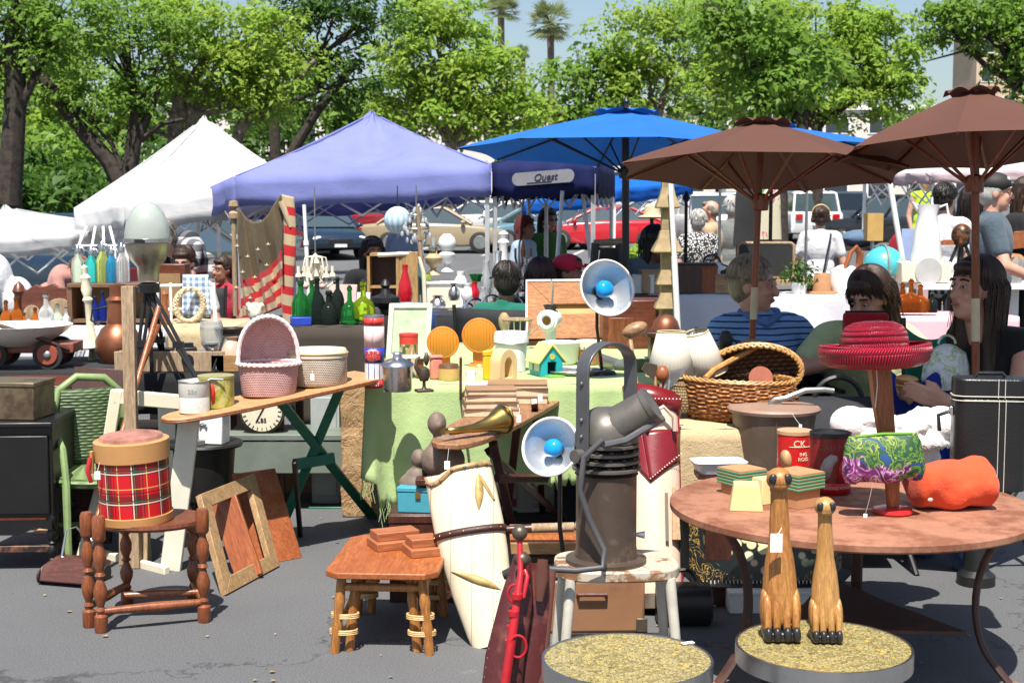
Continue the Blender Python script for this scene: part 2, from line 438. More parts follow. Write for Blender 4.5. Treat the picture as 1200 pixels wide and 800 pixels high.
def tree(label,base,blobs,leaf,tr=.25,forks=None,per=60,sub=.6,leafs=42,size=.2,name='tree',bark=None,trunk_to=None,group=None):
    """base: px, Y; blobs: (px,py,rx,ry[,dy]) in photo pixels at the tree's distance"""
    px,Y=base;gp=at(px,245,Y);gp.z=gz(Y)-.1
    r=thing(name,label,'tree',gp,0,group);bl=[];tot=sum(b[2]*b[3]for b in blobs)
    for b in blobs:
        dy=b[4]if len(b)>4 else 0;c=at(b[0],b[1],Y+dy);rx,rz=S(b[2],Y),S(b[3],Y)
        bl.append((tuple(c-gp),rx,(rx+rz)/2*.8,rz,max(.25,b[2]*b[3]/3600)))
    m=MB();top=V(trunk_to)-gp if trunk_to else V((0,0,min(b[0][2]-b[3]*.7 for b in bl)))
    mid=top*.5+V((.06*top.z*random.uniform(-1,1)*.4,0,0))
    m.tube([V((0,0,0)),top*.12,mid,top],[tr*1.1,tr*.85,tr*.75,tr*.65],12)
    for c,rx,ry,rz,k in bl:
        c=V(c);h=top+(c-top)*.5+V((random.uniform(-.3,.3),0,-rz*.15))
        m.tube([top-V((0,0,tr)),h,c],[tr*.5,tr*.3,tr*.1],8)
        for q in range(5):
            e=c+V((random.uniform(-1,1)*rx,random.uniform(-1,1)*ry,random.uniform(-.6,.9)*rz))
            m.tube([h.lerp(c,random.random()),(h+e)/2+V((0,0,.1)),e],[tr*.25,tr*.15,tr*.05],5)
    if forks:
        for f in forks:
            pts=[at(q[0],q[1],Y+(q[3]if len(q)>3 else 0))-gp for q in f];m.tube(pts,[S(q[2],Y)/2 for q in f],9)
    part(r,'trunk',m,bark or BARK)
    P,Nn=crown_points(bl,per,sub,leafs);o=link('crown',leaves_mesh('crown',P,Nn,size,leaf),r)
    return r
tree('thick straight dark trunk at the far left edge of the lot',(12,25),[(15,15,60,40),(90,30,55,38),(-40,60,50,60),(40,60,40,22)],LEAF_MID,.17,size=.125,sub=.36,leafs=52,per=56,
     forks=[[(10,240,30),(18,120,25),(17,40,23),(30,-20,18)],[(22,130,12),(50,70,8),(72,15,5)]],trunk_to=at(15,60,25))
tree('forked black tree leaning behind the pointed white canopy',(142,27),[(140,30,60,42),(60,95,45,30),(200,45,45,40),(165,110,30,26),(95,130,34,26)],LEAF_MID,.15,size=.125,sub=.36,leafs=52,per=56,
     forks=[[(145,225,22),(128,190,20),(85,140,16),(45,85,13),(15,40,9)],[(145,225,20),(158,180,13),(162,110,10),(140,60,8),(105,25,6)],[(158,175,10),(178,125,9),(188,100,6)],[(160,168,8),(190,145,6),(215,140,4)]],trunk_to=at(146,200,27))
tree('full light green tree right behind the white canopy peak',(210,28),[(300,45,70,42),(245,85,60,40),(325,95,48,42),(210,25,45,38),(290,125,42,24)],LEAF_BRIGHT,.17,size=.13,sub=.38,leafs=60,per=70,
     forks=[[(206,200,16),(205,150,18),(212,110,16),(250,60,10)],[(222,190,14),(224,120,14),(200,60,8)],[(262,200,14),(285,145,15),(335,110,10),(370,70,6)],[(215,170,8),(180,150,6),(165,165,4)]],bark=BARKP,trunk_to=at(208,130,28))
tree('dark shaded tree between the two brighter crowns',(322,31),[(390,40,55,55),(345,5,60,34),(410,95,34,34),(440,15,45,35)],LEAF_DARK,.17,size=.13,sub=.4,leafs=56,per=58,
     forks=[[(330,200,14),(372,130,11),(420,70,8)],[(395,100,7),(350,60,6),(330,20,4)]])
tree('broad bright green tree above the periwinkle canopy',(530,56),[(520,60,66,58),(475,100,50,55),(560,95,56,52),(525,140,80,34),(600,140,42,36),(508,20,40,34)],LEAF_BRIGHT,.3,size=.25,sub=.68,leafs=72,per=70,bark=BARKP,
     forks=[[(531,292,11),(530,250,9),(528,210,8),(525,150,6)]])
tree('airy young tree left of the blue umbrella finial',(672,58),[(660,110,36,42),(700,105,40,42),(640,150,36,26),(720,140,40,26),(690,80,26,28)],LEAF_MID,.2,size=.3,sub=.62,leafs=40,per=54)
tree('tall leafy tree behind the blue umbrella finial',(770,58),[(745,45,48,40),(790,75,50,46),(760,110,52,34),(730,85,30,32),(800,20,40,30)],LEAF_BRIGHT,.26,size=.24,sub=.68,leafs=66,per=64,forks=[[(781,290,9),(779,230,8),(776,150,7)]],bark=BARKP)
tree('huge spreading tree over the brown umbrellas',(955,50),[(880,55,70,55),(960,40,78,50),(1030,60,52,50),(835,100,46,38),(900,110,52,34),(1000,115,62,32),(1045,100,36,30),(860,15,60,34)],LEAF_BRIGHT,.3,size=.225,sub=.62,leafs=74,per=68,
     forks=[[(930,200,16),(945,130,14),(965,90,11),(985,40,7)],[(945,140,10),(905,100,8),(880,60,5)]])
tree('drooping green bough tree at the upper right corner',(1215,40),[(1150,15,60,26),(1110,35,40,24),(1185,45,44,34),(1205,90,30,24),(1225,10,50,40)],LEAF_MID,.28,size=.2,sub=.5,leafs=56,per=74,
     forks=[[(1215,120,14),(1180,70,7),(1130,60,3),(1085,72,1.5)]])
tree('dark trunked tree behind the hanging coat rack',(916,33),[(885,60,60,44),(940,85,60,40),(905,120,46,26),(860,25,50,34)],LEAF_MID,.22,size=.22,sub=.5,leafs=42,per=50,trunk_to=at(916,165,33))
for lb,b_,bl_ in(('far tree filling the gap behind the far left trunk',(60,72),[(20,110,70,50),(95,125,60,44),(60,170,80,40),(60,70,60,34)]),('far tree behind the forked black trunk',(200,74),[(165,120,56,44),(235,130,60,40),(200,165,70,30)]),('far tree between the white peak and the periwinkle peak',(345,76),[(320,135,56,34),(375,120,50,40),(420,140,40,30),(350,90,50,30)])):
    tree(lb,b_,bl_,LEAF_BRIGHT if 'far left' in lb else LEAF_MID,.3,size=.42,sub=.85,leafs=46,per=52)
def shrub(label,px,py,rx,ry,Y,leaf,size,name='bush',per=60,sub=.6):
    c=at(px,py,Y);gp=V((c.x,Y,gz(Y)-.05));r=thing(name,label,'bush',gp)
    m=MB()
    for q in range(6):m.tube([(0,0,0),(random.uniform(-.4,.4),0,(c.z-gp.z)*.6),(random.uniform(-1,1)*S(rx,Y)*.6,0,c.z-gp.z)],[.08,.05,.02],6)
    part(r,'stem',m,BARK)
    k=max(.4,rx*ry/3600)
    P,Nn=crown_points([(tuple(c-gp),S(rx,Y),S(rx+ry,Y)*.4,S(ry,Y),k)],per,sub,44);link('foliage',leaves_mesh('foliage',P,Nn,size,leaf),r)
    return r
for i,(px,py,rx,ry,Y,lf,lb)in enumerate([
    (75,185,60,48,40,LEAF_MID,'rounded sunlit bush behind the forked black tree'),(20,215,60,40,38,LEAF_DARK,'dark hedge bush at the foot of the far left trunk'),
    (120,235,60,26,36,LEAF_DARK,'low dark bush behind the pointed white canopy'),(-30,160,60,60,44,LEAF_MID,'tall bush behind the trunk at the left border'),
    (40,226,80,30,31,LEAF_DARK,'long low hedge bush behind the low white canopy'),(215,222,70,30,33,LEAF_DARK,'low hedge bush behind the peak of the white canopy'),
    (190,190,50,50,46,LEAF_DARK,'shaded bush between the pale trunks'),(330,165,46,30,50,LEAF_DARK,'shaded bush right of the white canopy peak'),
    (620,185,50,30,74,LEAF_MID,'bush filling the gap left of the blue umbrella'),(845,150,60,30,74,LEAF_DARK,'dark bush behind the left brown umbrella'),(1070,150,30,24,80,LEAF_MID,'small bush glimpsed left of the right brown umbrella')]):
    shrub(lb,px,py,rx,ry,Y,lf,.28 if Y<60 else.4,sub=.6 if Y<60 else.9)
shrub('low green shrub under the black trestle on the lot',748,300,14,8,34,LEAF_BRIGHT,.16,per=60,sub=.2)
def palm(label,px,py,Y,r):
    c=at(px,py,Y);gp=V((c.x,Y,gz(Y)));t=thing('palm_tree',label,'palm',gp,0,'distant fan palms');h=c.z-gp.z
    part(t,'trunk',MB().tube([(0,0,0),(.1,0,h*.5),(0,0,h)],[.32,.24,.26],8),BARKP);R=S(r,Y);m=MB()
    for k in range(46):
        a=random.uniform(0,2*PI);el=random.uniform(-.7,1.2);d=V((math.cos(a)*math.cos(el),math.sin(a)*math.cos(el),math.sin(el)));s=V((-math.sin(a),math.cos(a),0));u=d.cross(s)
        o=V((0,0,h));st=o+d*R*.45
        m.tube([o,st],.03,4)
        for j in range(-5,6):
            q=j/5;e=st+(d*math.cos(q*1.25)+s*math.sin(q*1.25))*R*random.uniform(.45,.62)-V((0,0,R*.12*abs(q)))
            w=(u.cross(e-st)).normalized()*R*.035;m.add([st,st.lerp(e,.5)+w,e,st.lerp(e,.5)-w],[(0,1,2,3)])
    part(t,'crown',m,LEAF_PALM)
palm('fan palm on the left of the pair against the sky',587,14,110,28);palm('fan palm on the right of the pair against the sky',645,28,105,33)
palm('small distant palm below the pair of tall palms',612,62,120,12)
TINT=paint('tinted_glass',(.05,.075,.085),.05,.9);CHROME=plain('chrome',(.7,.7,.7),.15,1.0,bump=0)
LAMPW=paint('headlamp_glass',(.75,.78,.8),.1,.8);LAMPR=paint('tail_lamp',(.45,.01,.012),.15,.8);PLATE=plain('number_plate',(.75,.75,.72),.5)
def rr(hw,zb,zt,r=.12,k=3):
    pts=[]
    for cx,cz,a0 in((hw-r,zt-r,0),(-hw+r,zt-r,PI/2),(-hw+r*.6,zb+r*.6,PI),(hw-r*.6,zb+r*.6,1.5*PI)):
        q=r if a0<PI else r*.6
        for i in range(k+1):
            a=a0+PI/2*i/k;pts.append((cx+q*math.cos(a),cz+q*math.sin(a)))
    return pts
KIND={
 'sedan':dict(L=4.6,st=[(-2.3,.42,.8,.72),(-2.2,.3,.88,.82),(-1.5,.22,.95,.88),(0,.2,.93,.9),(.9,.2,.9,.89),(1.6,.24,.82,.86),(2.2,.3,.7,.8),(2.3,.4,.6,.7)],gb=(-1.75,1.15,.9),gt=(-1.0,.25,1.42)),
 'coupe':dict(L=4.5,st=[(-2.25,.42,.82,.72),(-2.15,.3,.9,.84),(-1.5,.2,.96,.9),(0,.2,.94,.9),(.9,.2,.9,.89),(1.6,.24,.82,.86),(2.15,.3,.68,.8),(2.25,.4,.56,.68)],gb=(-1.9,1.2,.9),gt=(-.85,.2,1.36)),
 'suv':dict(L=4.6,st=[(-2.25,.5,1.0,.8),(-2.2,.4,1.08,.9),(-1.4,.32,1.1,.92),(0,.3,1.08,.92),(1.0,.3,1.06,.92),(1.6,.34,1.0,.9),(2.2,.4,.9,.84),(2.3,.5,.75,.76)],gb=(-2.15,1.15,1.05),gt=(-1.95,.45,1.76)),
 'van':dict(L=4.9,st=[(-2.4,.5,1.0,.84),(-2.35,.36,1.1,.93),(-1.4,.3,1.12,.95),(0,.3,1.1,.95),(1.2,.3,1.05,.95),(1.9,.34,.95,.92),(2.35,.4,.8,.86),(2.45,.5,.65,.76)],gb=(-2.3,1.75,1.05),gt=(-2.1,.7,1.8))}
def car(kind,label,px,Y,heading,col,group='cars parked in the lot',wide=1.0):
    """heading: rotation about z; at 0 the nose points to +x (photo right)"""
    K=KIND[kind];p=at(px,245,Y);r=thing('parked_car',label,'car',(p.x,Y,gz(Y)),math.radians(heading),group)
    name='car_paint_%d_%d_%d'%tuple(int(c*99)for c in col);bm=paint(name,col,.25,.9)
    b=MB().loft([[V((x,u,w))for u,w in rr(hw,zb,zt)]for x,zb,zt,hw in K['st']]);part(r,'body',b,bm,smooth=50)
    x0,x1,zg=K['gb'];t0,t1,zt=K['gt'];w0,w1=.82,.62 if kind in('sedan','coupe')else.72
    def sec(f,off=0):return[V((x0+(t0-x0)*f-off,w0+(w1-w0)*f+off,zg+(zt-zg)*f)),V((x0+(t0-x0)*f-off,-(w0+(w1-w0)*f)-off,zg+(zt-zg)*f)),V((x1+(t1-x1)*f+off,-(w0+(w1-w0)*f)-off,zg+(zt-zg)*f)),V((x1+(t1-x1)*f+off,w0+(w1-w0)*f+off,zg+(zt-zg)*f))]
    part(r,'windows',MB().loft([sec(0),sec(.93)]),TINT,smooth=0)
    ro=MB().loft([sec(.9,.03),sec(.97,.03),[q*1 for q in[V((p.x*.96,p.y*.93,zt+.03))for p in sec(1.0)]]])
    part(r,'roof',ro,bm,bev=.02)
    for a,c in zip(sec(0,.012),sec(.95,.012)):part(r,'pillar',MB().tube([a,c],.045,6),bm)
    for fx in((.5,)if kind in('sedan','coupe')else(.38,.68)):
        for s in(1,-1):part(r,'pillar',MB().tube([(x0+(x1-x0)*fx,s*(w0+.012),zg),(t0+(t1-t0)*fx,s*(w1+.012),zt)],.04,6),bm)
    L=K['L']/2;hw=.88;wr=.33 if kind in('sedan','coupe')else.37
    for wx in(-L*.6,L*.62):
        for s in(1,-1):
            w=part(r,'wheel',MB().tube([(wx,s*(hw-.2),wr),(wx,s*(hw-.17),wr),(wx,s*(hw+.01),wr),(wx,s*(hw+.03),wr)],[wr*.9,wr,wr,wr*.86],20),RUBBER)
            rm=MB().tube([(wx,s*(hw+.02),wr),(wx,s*(hw+.04),wr)],[wr*.66,wr*.6],16);part(w,'rim',rm,DULLST)
    zl=K['st'][-2][2]-.12
    for s in(1,-1):
        part(r,'headlight',MB().ell((L-.1,s*.6,zl),(.1,.2,.085),10,6),LAMPW)
        part(r,'tail_light',MB().box((-L+.03,s*.66,K['st'][1][2]-.18),(.1,.26,.2 if kind!='suv' else.3)),LAMPR,bev=.02)
        part(r,'mirror',MB().ell((x1-.25,s*(w0+.14),zg+.05),(.08,.1,.07),8,6),bm)
    part(r,'grille',MB().box((L-.0,0,zl-.08),(.06,.7,.14)),BLACKM,bev=.01)
    part(r,'number_plate',MB().box((L+.01,0,.42),(.03,.36,.16)),PLATE);part(r,'number_plate',MB().box((-L-.01,0,.7),(.03,.36,.16)),PLATE)
    return r
WH,SI,DB,MR,TA,RD,GY,BK,TL=(.75,.75,.75),(.45,.47,.48),(.008,.022,.045),(.22,.012,.02),(.33,.26,.16),(.5,.008,.018),(.2,.24,.28),(.012,.012,.014),(.1,.2,.26)
car('sedan','dark blue sedan facing us beside the hanging flag',375,42,-68,DB)
car('sedan','white sedan parked right behind the dark blue sedan',420,51,165,WH)
car('suv','maroon sport utility wagon behind the tan sedan',437,50,155,MR)
car('sedan','long tan sedan broadside behind the mottled tree trunk',510,44.5,0,TA)
car('suv','white tall wagon beyond the tan sedan',510,60,160,WH)
car('sedan','white sedan just right of the mottled tree trunk',562,55,172,WH)
car('sedan','silver sedan right of the white one, nose to the left',602,51,172,SI)
car('sedan','pale teal sedan beside the red coupe, nose to the left',632,46.5,200,TL)
car('coupe','bright red coupe broadside behind the red cap',706,46.5,180,RD)
car('sedan','grey sedan beyond the roof of the red coupe',757,58,170,GY)
car('sedan','white sedan between the black umbrella pole and the white wagon',778,54,170,WH)
car('suv','white wagon showing its red tail lights',815,49,97,WH)
car('van','blue grey minivan backed in beside the white wagon',860,50,92,GY)
car('van','white van half hidden by the left brown umbrella',935,52,95,WH)
car('suv','silver wagon right of the white van',977,55,90,SI)
car('sedan','black sedan above the far lawn edge',1003,60,100,BK)
car('suv','dark wagon seen just left of the green vest',1048,46,150,BK)
car('sedan','dark sedan behind the right white canopy',1085,52,170,DB)
car('suv','white wagon behind the windscreen of the dark blue sedan',385,58,150,WH)
car('sedan','dark sedan seen under the low white canopy',50,18.5,150,DB)
car('sedan','black sedan in the shade behind the siphon bottles',125,19.5,160,BK)
car('sedan','white sedan left of the dark blue sedan',322,46,160,WH)
car('van','silver van between the flag and the maroon wagon',400,62,150,SI)
car('sedan','black sedan beyond the tan sedan',478,54,172,BK)
car('sedan','white sedan in the far row above the teal sedan',655,60,170,WH)
car('suv','red wagon partly hidden by the flag',258,44,160,RD)
car('sedan','silver sedan behind the man in the plaid shirt',235,33,165,SI)
m=MB()
for i in range(170):
    p=V((random.uniform(-2.2,2.4),random.uniform(3.9,8),.004));a=random.uniform(0,6.3);L=random.uniform(.008,.028);d=V((math.cos(a),math.sin(a),0))*L;s=V((-d.y,d.x,0))*.45
    m.add([p,p+d*.5+s+V((0,0,.004)),p+d+V((0,0,.002)),p+d*.5-s+V((0,0,.003))],[(0,1,2,3)])
o=link('leaf_litter',m.mesh('leaf_litter',plain('dry_leaf',(.3,.22,.12),.8,var=.5,sc=2)));o['kind']='stuff';o['label']='dry leaf bits and paper scraps on the asphalt'
ALU=plain('tent_leg',(.6,.6,.6),.4,.6);WLEG=plain('white_leg',(.78,.78,.76),.45)
def canopy(label,cs,peak,drop,m,legm,name='canopy_tent',legs=(0,1,2,3),frame=True,sag=.06,valm=None,group='pop up canopies'):
    base=V((0,0,0))
    for c in cs:base+=c
    base/=4;base.z=gz(base.y);r=thing(name,label,'canopy',base,0,group);cs=[c-base for c in cs];pk=peak-base;mb=MB();n=22
    for i in range(4):
        a,b=cs[i],cs[(i+1)%4]
        def fn(u,v,a=a,b=b):
            e=a.lerp(b,u);p=pk.lerp(e,max(v,.012));wob=sag*math.sin(PI*v)*(1+.5*math.sin(PI*u))+(.022*math.sin(9*u+5*v)+.012*math.sin(31*u-11*v)*v+.01*math.sin(47*v+7*u))*min(1,4*(1-v))
            return p-V((0,0,wob*(.4+math.sin(PI*u)*.8)))
        mb.grid(fn,n,n)
    part(r,'canopy',mb,m,smooth=25)
    for c in cs:part(r,'seam',MB().tube([pk.lerp(c,f/12)-V((0,0,sag*math.sin(PI*f/12)*.4-.004))for f in range(1,13)],.008,5),m)
    for i in range(4):
        a,b=cs[i],cs[(i+1)%4];w=MB();out=((a+b)/2-V((pk.x,pk.y,(a+b).z/2))).normalized()
        w.grid(lambda u,v:a.lerp(b,u)+V((0,0,.006-drop*v-v*.02*math.sin(PI*u)+v*.012*math.sin(17*u)))+out*(.012+.02*math.sin(PI*v)*math.sin(23*u)),16,3)
        part(r,'valance',w,valm or m,solid=.004)
    for i in legs:
        c=cs[i];s=(V((pk.x,pk.y,0))-V((c.x,c.y,0))).normalized()*.04;l=part(r,'leg',MB().box((c.x+s.x,c.y+s.y,c.z/2-.02),(.035,.035,c.z-.05)),legm,bev=.004)
        part(l,'foot',MB().box((c.x+s.x,c.y+s.y,.01),(.09,.09,.02)),legm)
    if frame:
        f=MB()
        for i in range(4):
            a,b=cs[i]-V((0,0,.06)),cs[(i+1)%4]-V((0,0,.06));q=V((0,0,-.28));k=.96;a,b=[V((p.x*k+pk.x*(1-k),p.y*k+pk.y*(1-k),p.z))for p in(a,b)]
            mids=[a,a.lerp(b,.25)+q,a.lerp(b,.5),a.lerp(b,.75)+q,b];mids2=[a+q,a.lerp(b,.25),a.lerp(b,.5)+q,a.lerp(b,.75),b+q]
            f.tube(mids,.011,6);f.tube(mids2,.011,6)
        for c in cs:f.tube([c-V((0,0,.05)),pk-V((0,0,.2))],.012,6)
        part(r,'frame',f,legm)
    return r
PERI=tentcloth('periwinkle_cloth',(.26,.29,.62),.3);TWHITE=tentcloth('white_canopy_cloth',(.8,.8,.8),.3)
c1,c0,c2=at(276,207,11),at(227,229,13.6),at(574,193,10.8)
canopy('periwinkle blue canopy with a flag hung under its front edge',[c1,c2,c0+c2-c1+V((0,.2,0)),c0],at(437,133,12.6),.24,PERI,ALU)
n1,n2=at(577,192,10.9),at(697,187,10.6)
bt=canopy('navy canopy wall coloured darker for shade, with a small grey badge dimmed to match, beneath the blue umbrella',[n1,n2,n2+V((.3,2.2,0)),n1+V((.3,2.2,0))],at(650,168,11.8),.26,tentcloth('shade_darkened_navy_cloth',(.012,.018,.085),.1),ALU)  # dark navy stands in for shade on the valance, which the sun would light
pl=[]
for i in range(24):
    a=2*PI*i/24;pl.append(((.2 if math.cos(a)>0 else-.2)+.05*math.cos(a),.05*math.sin(a)))
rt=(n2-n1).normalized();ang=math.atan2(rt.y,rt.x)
badge=part(bt,'badge',MB().prism(pl,-.004,.004),plain('shade_dimmed_badge_cloth',(.2,.2,.22),.8));badge.location=n1.lerp(n2,.5)-V((.0,.055,.12))-bt.location;badge.rotation_euler=(0,-.06,ang)  # badge grey is dimmed to carry the shade in its colour
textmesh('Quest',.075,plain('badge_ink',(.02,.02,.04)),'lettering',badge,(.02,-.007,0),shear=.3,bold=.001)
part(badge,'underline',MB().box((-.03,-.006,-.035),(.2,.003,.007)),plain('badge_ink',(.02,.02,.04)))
B,A_,C=at(145,233,12.2),at(88,244,14.6),at(345,212,12.4)
canopy('white peaked canopy behind the street lamp globe',[B,C,A_+C-B,A_],at(240,138,14),.26,TWHITE,WLEG)
B,A_,C=at(-120,286,11.5),at(92,274,13.2),at(148,262,16.5)
canopy('low white canopy at the left edge over the bottle stall',[B,A_,C,B+C-A_],at(5,243,14.3),.16,TWHITE,WLEG)
PINKST=tentcloth('pale_pink_canopy',(.75,.6,.62),.35)
B,A_,C=at(1092,203,13),at(1290,196,12),at(1010,205,16.5)
canopy('pale canopy with a pink edge behind the right brown umbrella',[B,A_,A_+C-B,C],at(1210,165,15),.1,tentcloth('lilac_white_cloth',(.68,.68,.78),.35),WLEG,valm=PINKST)
BTARP=tentcloth('bright_blue_tarp',(.015,.16,.62),.35)
B,A_,C=at(612,238,18),at(720,222,16.5),at(690,222,20)
canopy('bright blue tarp canopy in front of the red coupe',[B,A_,at(812,214,19.5),at(640,226,22)],at(715,205,19),.16,BTARP,WLEG)
NAVY=tentcloth('royal_blue_umbrella',(.02,.14,.52),.12);BROWN=tentcloth('brown_umbrella',(.115,.052,.038),.1)
POLEW=wood('umbrella_pole_wood',(.2,.045,.015),(.27,.07,.022),'z',.35)
def umbrella(label,px,pyt,Y,R,pye,polem,m,n=8,zb=0.0,tilt=(0,0),rot0=.2,vent=True,pr=.0145,lean=0.0,vm=None,group='market umbrellas',fin=True,bR=.2):
    top=at(px,pyt,Y);ze=at(px,pye,Y).z;H=top.z;h=top.z-ze
    foot=V((top.x+lean,Y,0));r=thing('market_umbrella',label,'umbrella',foot,0,group);T=Matrix.Translation(V((-lean,0,H-h)))@Euler((tilt[0],tilt[1],0)).to_matrix().to_4x4()
    mb=MB();mb.T=T;hub=[]
    for k in range(n):
        a0,a1=rot0+2*PI*k/n,rot0+2*PI*(k+1)/n;p0,p1=V((math.cos(a0)*R,math.sin(a0)*R,0)),V((math.cos(a1)*R,math.sin(a1)*R,0))
        def fn(u,v,p0=p0,p1=p1):
            e=p0.lerp(p1,u);s=max(v,.05);e=e*(1-.045*math.sin(PI*u)*v);z=h*(1-s)**.9 if s<1 else 0
            return V((e.x*s,e.y*s,z-.045*h*math.sin(PI*u)*math.sin(PI*s)+.02*h*math.sin(PI*u)*v))
        mb.grid(fn,8,10)
    part(r,'canopy',mb,m,smooth=20)
    if vent:
        v=MB();v.T=T;Rv=R*.2
        for k in range(n):
            a0,a1=rot0+2*PI*k/n,rot0+2*PI*(k+1)/n
            v.grid(lambda u,w:V(((math.cos(a0)*(1-u)+math.cos(a1)*u)*Rv*max(w,.05),(math.sin(a0)*(1-u)+math.sin(a1)*u)*Rv*max(w,.05),h*1.03-h*.13*w+.02*math.sin(PI*u)*w)),6,4)
        part(r,'vent',v,vm or m,smooth=20)
    for k in range(n):
        a=rot0+2*PI*k/n;d=V((math.cos(a),math.sin(a),0));rb=MB();rb.T=T
        rb.tube([d*.03+V((0,0,h*.93)),d*R*.5+V((0,0,h*.5-.012)),d*R*.98+V((0,0,-.002))],.008,5);b=part(r,'rib',rb,polem)
        st=MB();st.T=T;st.tube([V((0,0,-.12))+d*.03,d*R*.52+V((0,0,h*.47-.02))],.007,5);part(b,'strut',st,polem)
    p=MB();p.tube([(0,0,.02),(-lean,0,H*1.0-h*.02)],pr,12);part(r,'pole',p,polem)
    hb=MB();hb.T=T;hb.lathe([(.0,-.16),(.035,-.16),(.04,-.1),(.02,-.09)],12);part(r,'hub',hb,polem)
    if fin:
        f=MB();f.T=T;f.lathe([(0,h*1.0),(.02,h*1.0),(.012,h+.03),(.022,h+.05),(.012,h+.075),(0,h+.085)],10);part(r,'finial',f,polem)
    part(r,'base',MB().lathe([(0,0),(bR,0),(bR,.04),(.05,.06),(.04,.2),(0,.2)],20),BLACKM)
    return r
u1=umbrella('brown umbrella over the man in the striped polo',893,140,6.15,.65,203,POLEW,BROWN,rot0=.28,tilt=(-.11,.03),lean=-.053,fin=False)
fer=part(u1,'ferrule',MB().tube([(.0295,0,1.02),(.0335,0,1.16)],.016,12),plain('pale_ferrule',(.5,.42,.28),.4))
u2=umbrella('brown umbrella at the right edge, tipped toward us',1143,103,5.55,.55,178,POLEW,BROWN,rot0=-1.2,tilt=(-.11,-.02),lean=.062,pr=.0155,fin=False,bR=.075)
part(u1,'wood_collar',MB().lathe([(0,.9),(.055,.9),(.05,.925),(.02,.935),(0,.935)],20,(.026,0,0)),PALEW)
part(u2,'ferrule',MB().tube([(-.0305,0,.98),(-.0365,0,1.15)],.017,12),plain('pale_ferrule',(.5,.42,.28),.4))
umbrella('blue umbrella on a black pole before the periwinkle canopy',733,128,9.2,1.1,180,BLACKM,NAVY,rot0=.1,tilt=(-.05,.02),pr=.024,lean=.02)
umbrella('second blue umbrella peeking behind the left brown one',905,146,11,.95,172,BLACKM,NAVY,rot0=.4)
def leg_turned(z0,z1,r,k=1):
    H=z1-z0
    p=[(0,0),(.9,0),(1,.02),(1,.14),(.55,.16),(.75,.19),(.5,.22),(.95,.3),(1.05,.36),(.6,.44),(.45,.47),(.8,.49),(.5,.52),(.9,.6),(.95,.68),(.6,.74),(.5,.77),(.85,.79),(1,.81),(1,.97),(.8,1),(0,1)]
    return[(a*r,z0+b*H)for a,b in p]
BAMB=wood('bamboo',(.36,.13,.03),(.52,.24,.065),'z',.3);RATT=wood('rattan_wrap',(.66,.42,.16),(.74,.52,.24),'x',.5)
BTOP=wood('bench_top_wood',(.34,.09,.022),(.44,.14,.04),'y',.42,3)
bl=on(445,772);bz=.285
fl,fr=on(379,670,bz),on(514,664,bz);bx=(fl.x+fr.x)/2;by0=min(fl.y,fr.y)-.02
r=thing('bamboo_bench','low bench with orange wooden top on paired bamboo legs','bench',(bx,by0,0),-.06)
W,D,c=(fr.x-fl.x),.56,.04
part(r,'top',MB().prism([(-W/2+c,0),(W/2-c,0),(W/2,c),(W/2,D-c),(W/2-c,D),(-W/2+c,D),(-W/2,D-c),(-W/2,c)],bz-.022,bz,'xy'),BTOP,bev=.004)
for sx in(-1,1):
    for y0 in(.045,D-.06):
        for dx,dy in((0,0),(.045,.03)):
            x=sx*(W/2-.055)-sx*dx;m=MB();P0,P1=V((x+sx*.025,y0+dy-.012,0)),V((x,y0+dy,bz-.02));pts,rr_=[],[]
            for i in range(13):
                f=i/12;pts.append(P0.lerp(P1,f));rr_.append(.0165+(.003 if i in(4,8)else 0))
            m.tube(pts,rr_,12);l=part(r,'leg',m,BAMB)
            if dx==0:
                w=MB()
                for zz in(.07,.13):
                    for j in range(3):
                        cc=P0.lerp(P1,zz/bz)+V((-sx*.022,.015,j*.006));w.torus(cc,.046,.0035,18,6,sx=1,sy=.62)
                part(l,'rattan_wrap',w,RATT)
for a,b,z,q in(((-W/2+.05,.05),(W/2-.05,.05),.225,.014),((-W/2+.05,D-.06),(W/2-.05,D-.06),.2,.013),((-W/2+.06,.07),(-W/2+.06,D-.06),.12,.014),((W/2-.06,.07),(W/2-.06,D-.06),.2,.014)):
    part(r,'stretcher',MB().tube([(*a,z),(*b,z+.03 if a[1]!=b[1]else z)],q,10),BAMB)
BRICKW=wood('reddish_plank',(.36,.11,.04),(.46,.17,.07),'x',.5,3)
def slab(label,px,py,w,ang,z):
    p=on(px,py,z);q=thing('wooden_step_block',label,'block',p,ang)
    part(q,'lower_board',MB().box((0,0,.015),(w,.12,.03)),BRICKW,bev=.003);part(q,'upper_board',MB().box((.006,.012,.045),(w-.01,.09,.03)),BRICKW,bev=.003)
slab('grooved reddish block on the back of the bamboo bench',462,640,.17,.42,bz);slab('plain reddish block beside the cream barrel on the bench',500,648,.15,.36,bz)
CRB=NT('cream_staves');x_,y_,z_=CRB.xyz();f_=CRB.noise(5,6,.7);gq=CRB.math('ABSOLUTE',CRB.math('SINE',CRB.math('MULTIPLY',x_,42)))
CRB.color(CRB.mix(CRB.ramp(gq,[(.0,(1,1,1)),(.09,(0,0,0))]),CRB.ramp(f_,[(.3,(.58,.5,.35)),(.62,(.68,.62,.48)),(.8,(.46,.36,.22))]),(.3,.24,.15)));CRB.bump(CRB.math('ADD',gq,f_),.15,.003);CRB=CRB.set(.4)
bot,top=on(578,757),at(536,550,4.98)
r=thing('wooden_shell_planter','tall cream coopered tub with painted gold leaves leaning on the bench','planter',bot);M=bmat((0,0,0),top-bot,(0,-1,0));HL=(top-bot).length
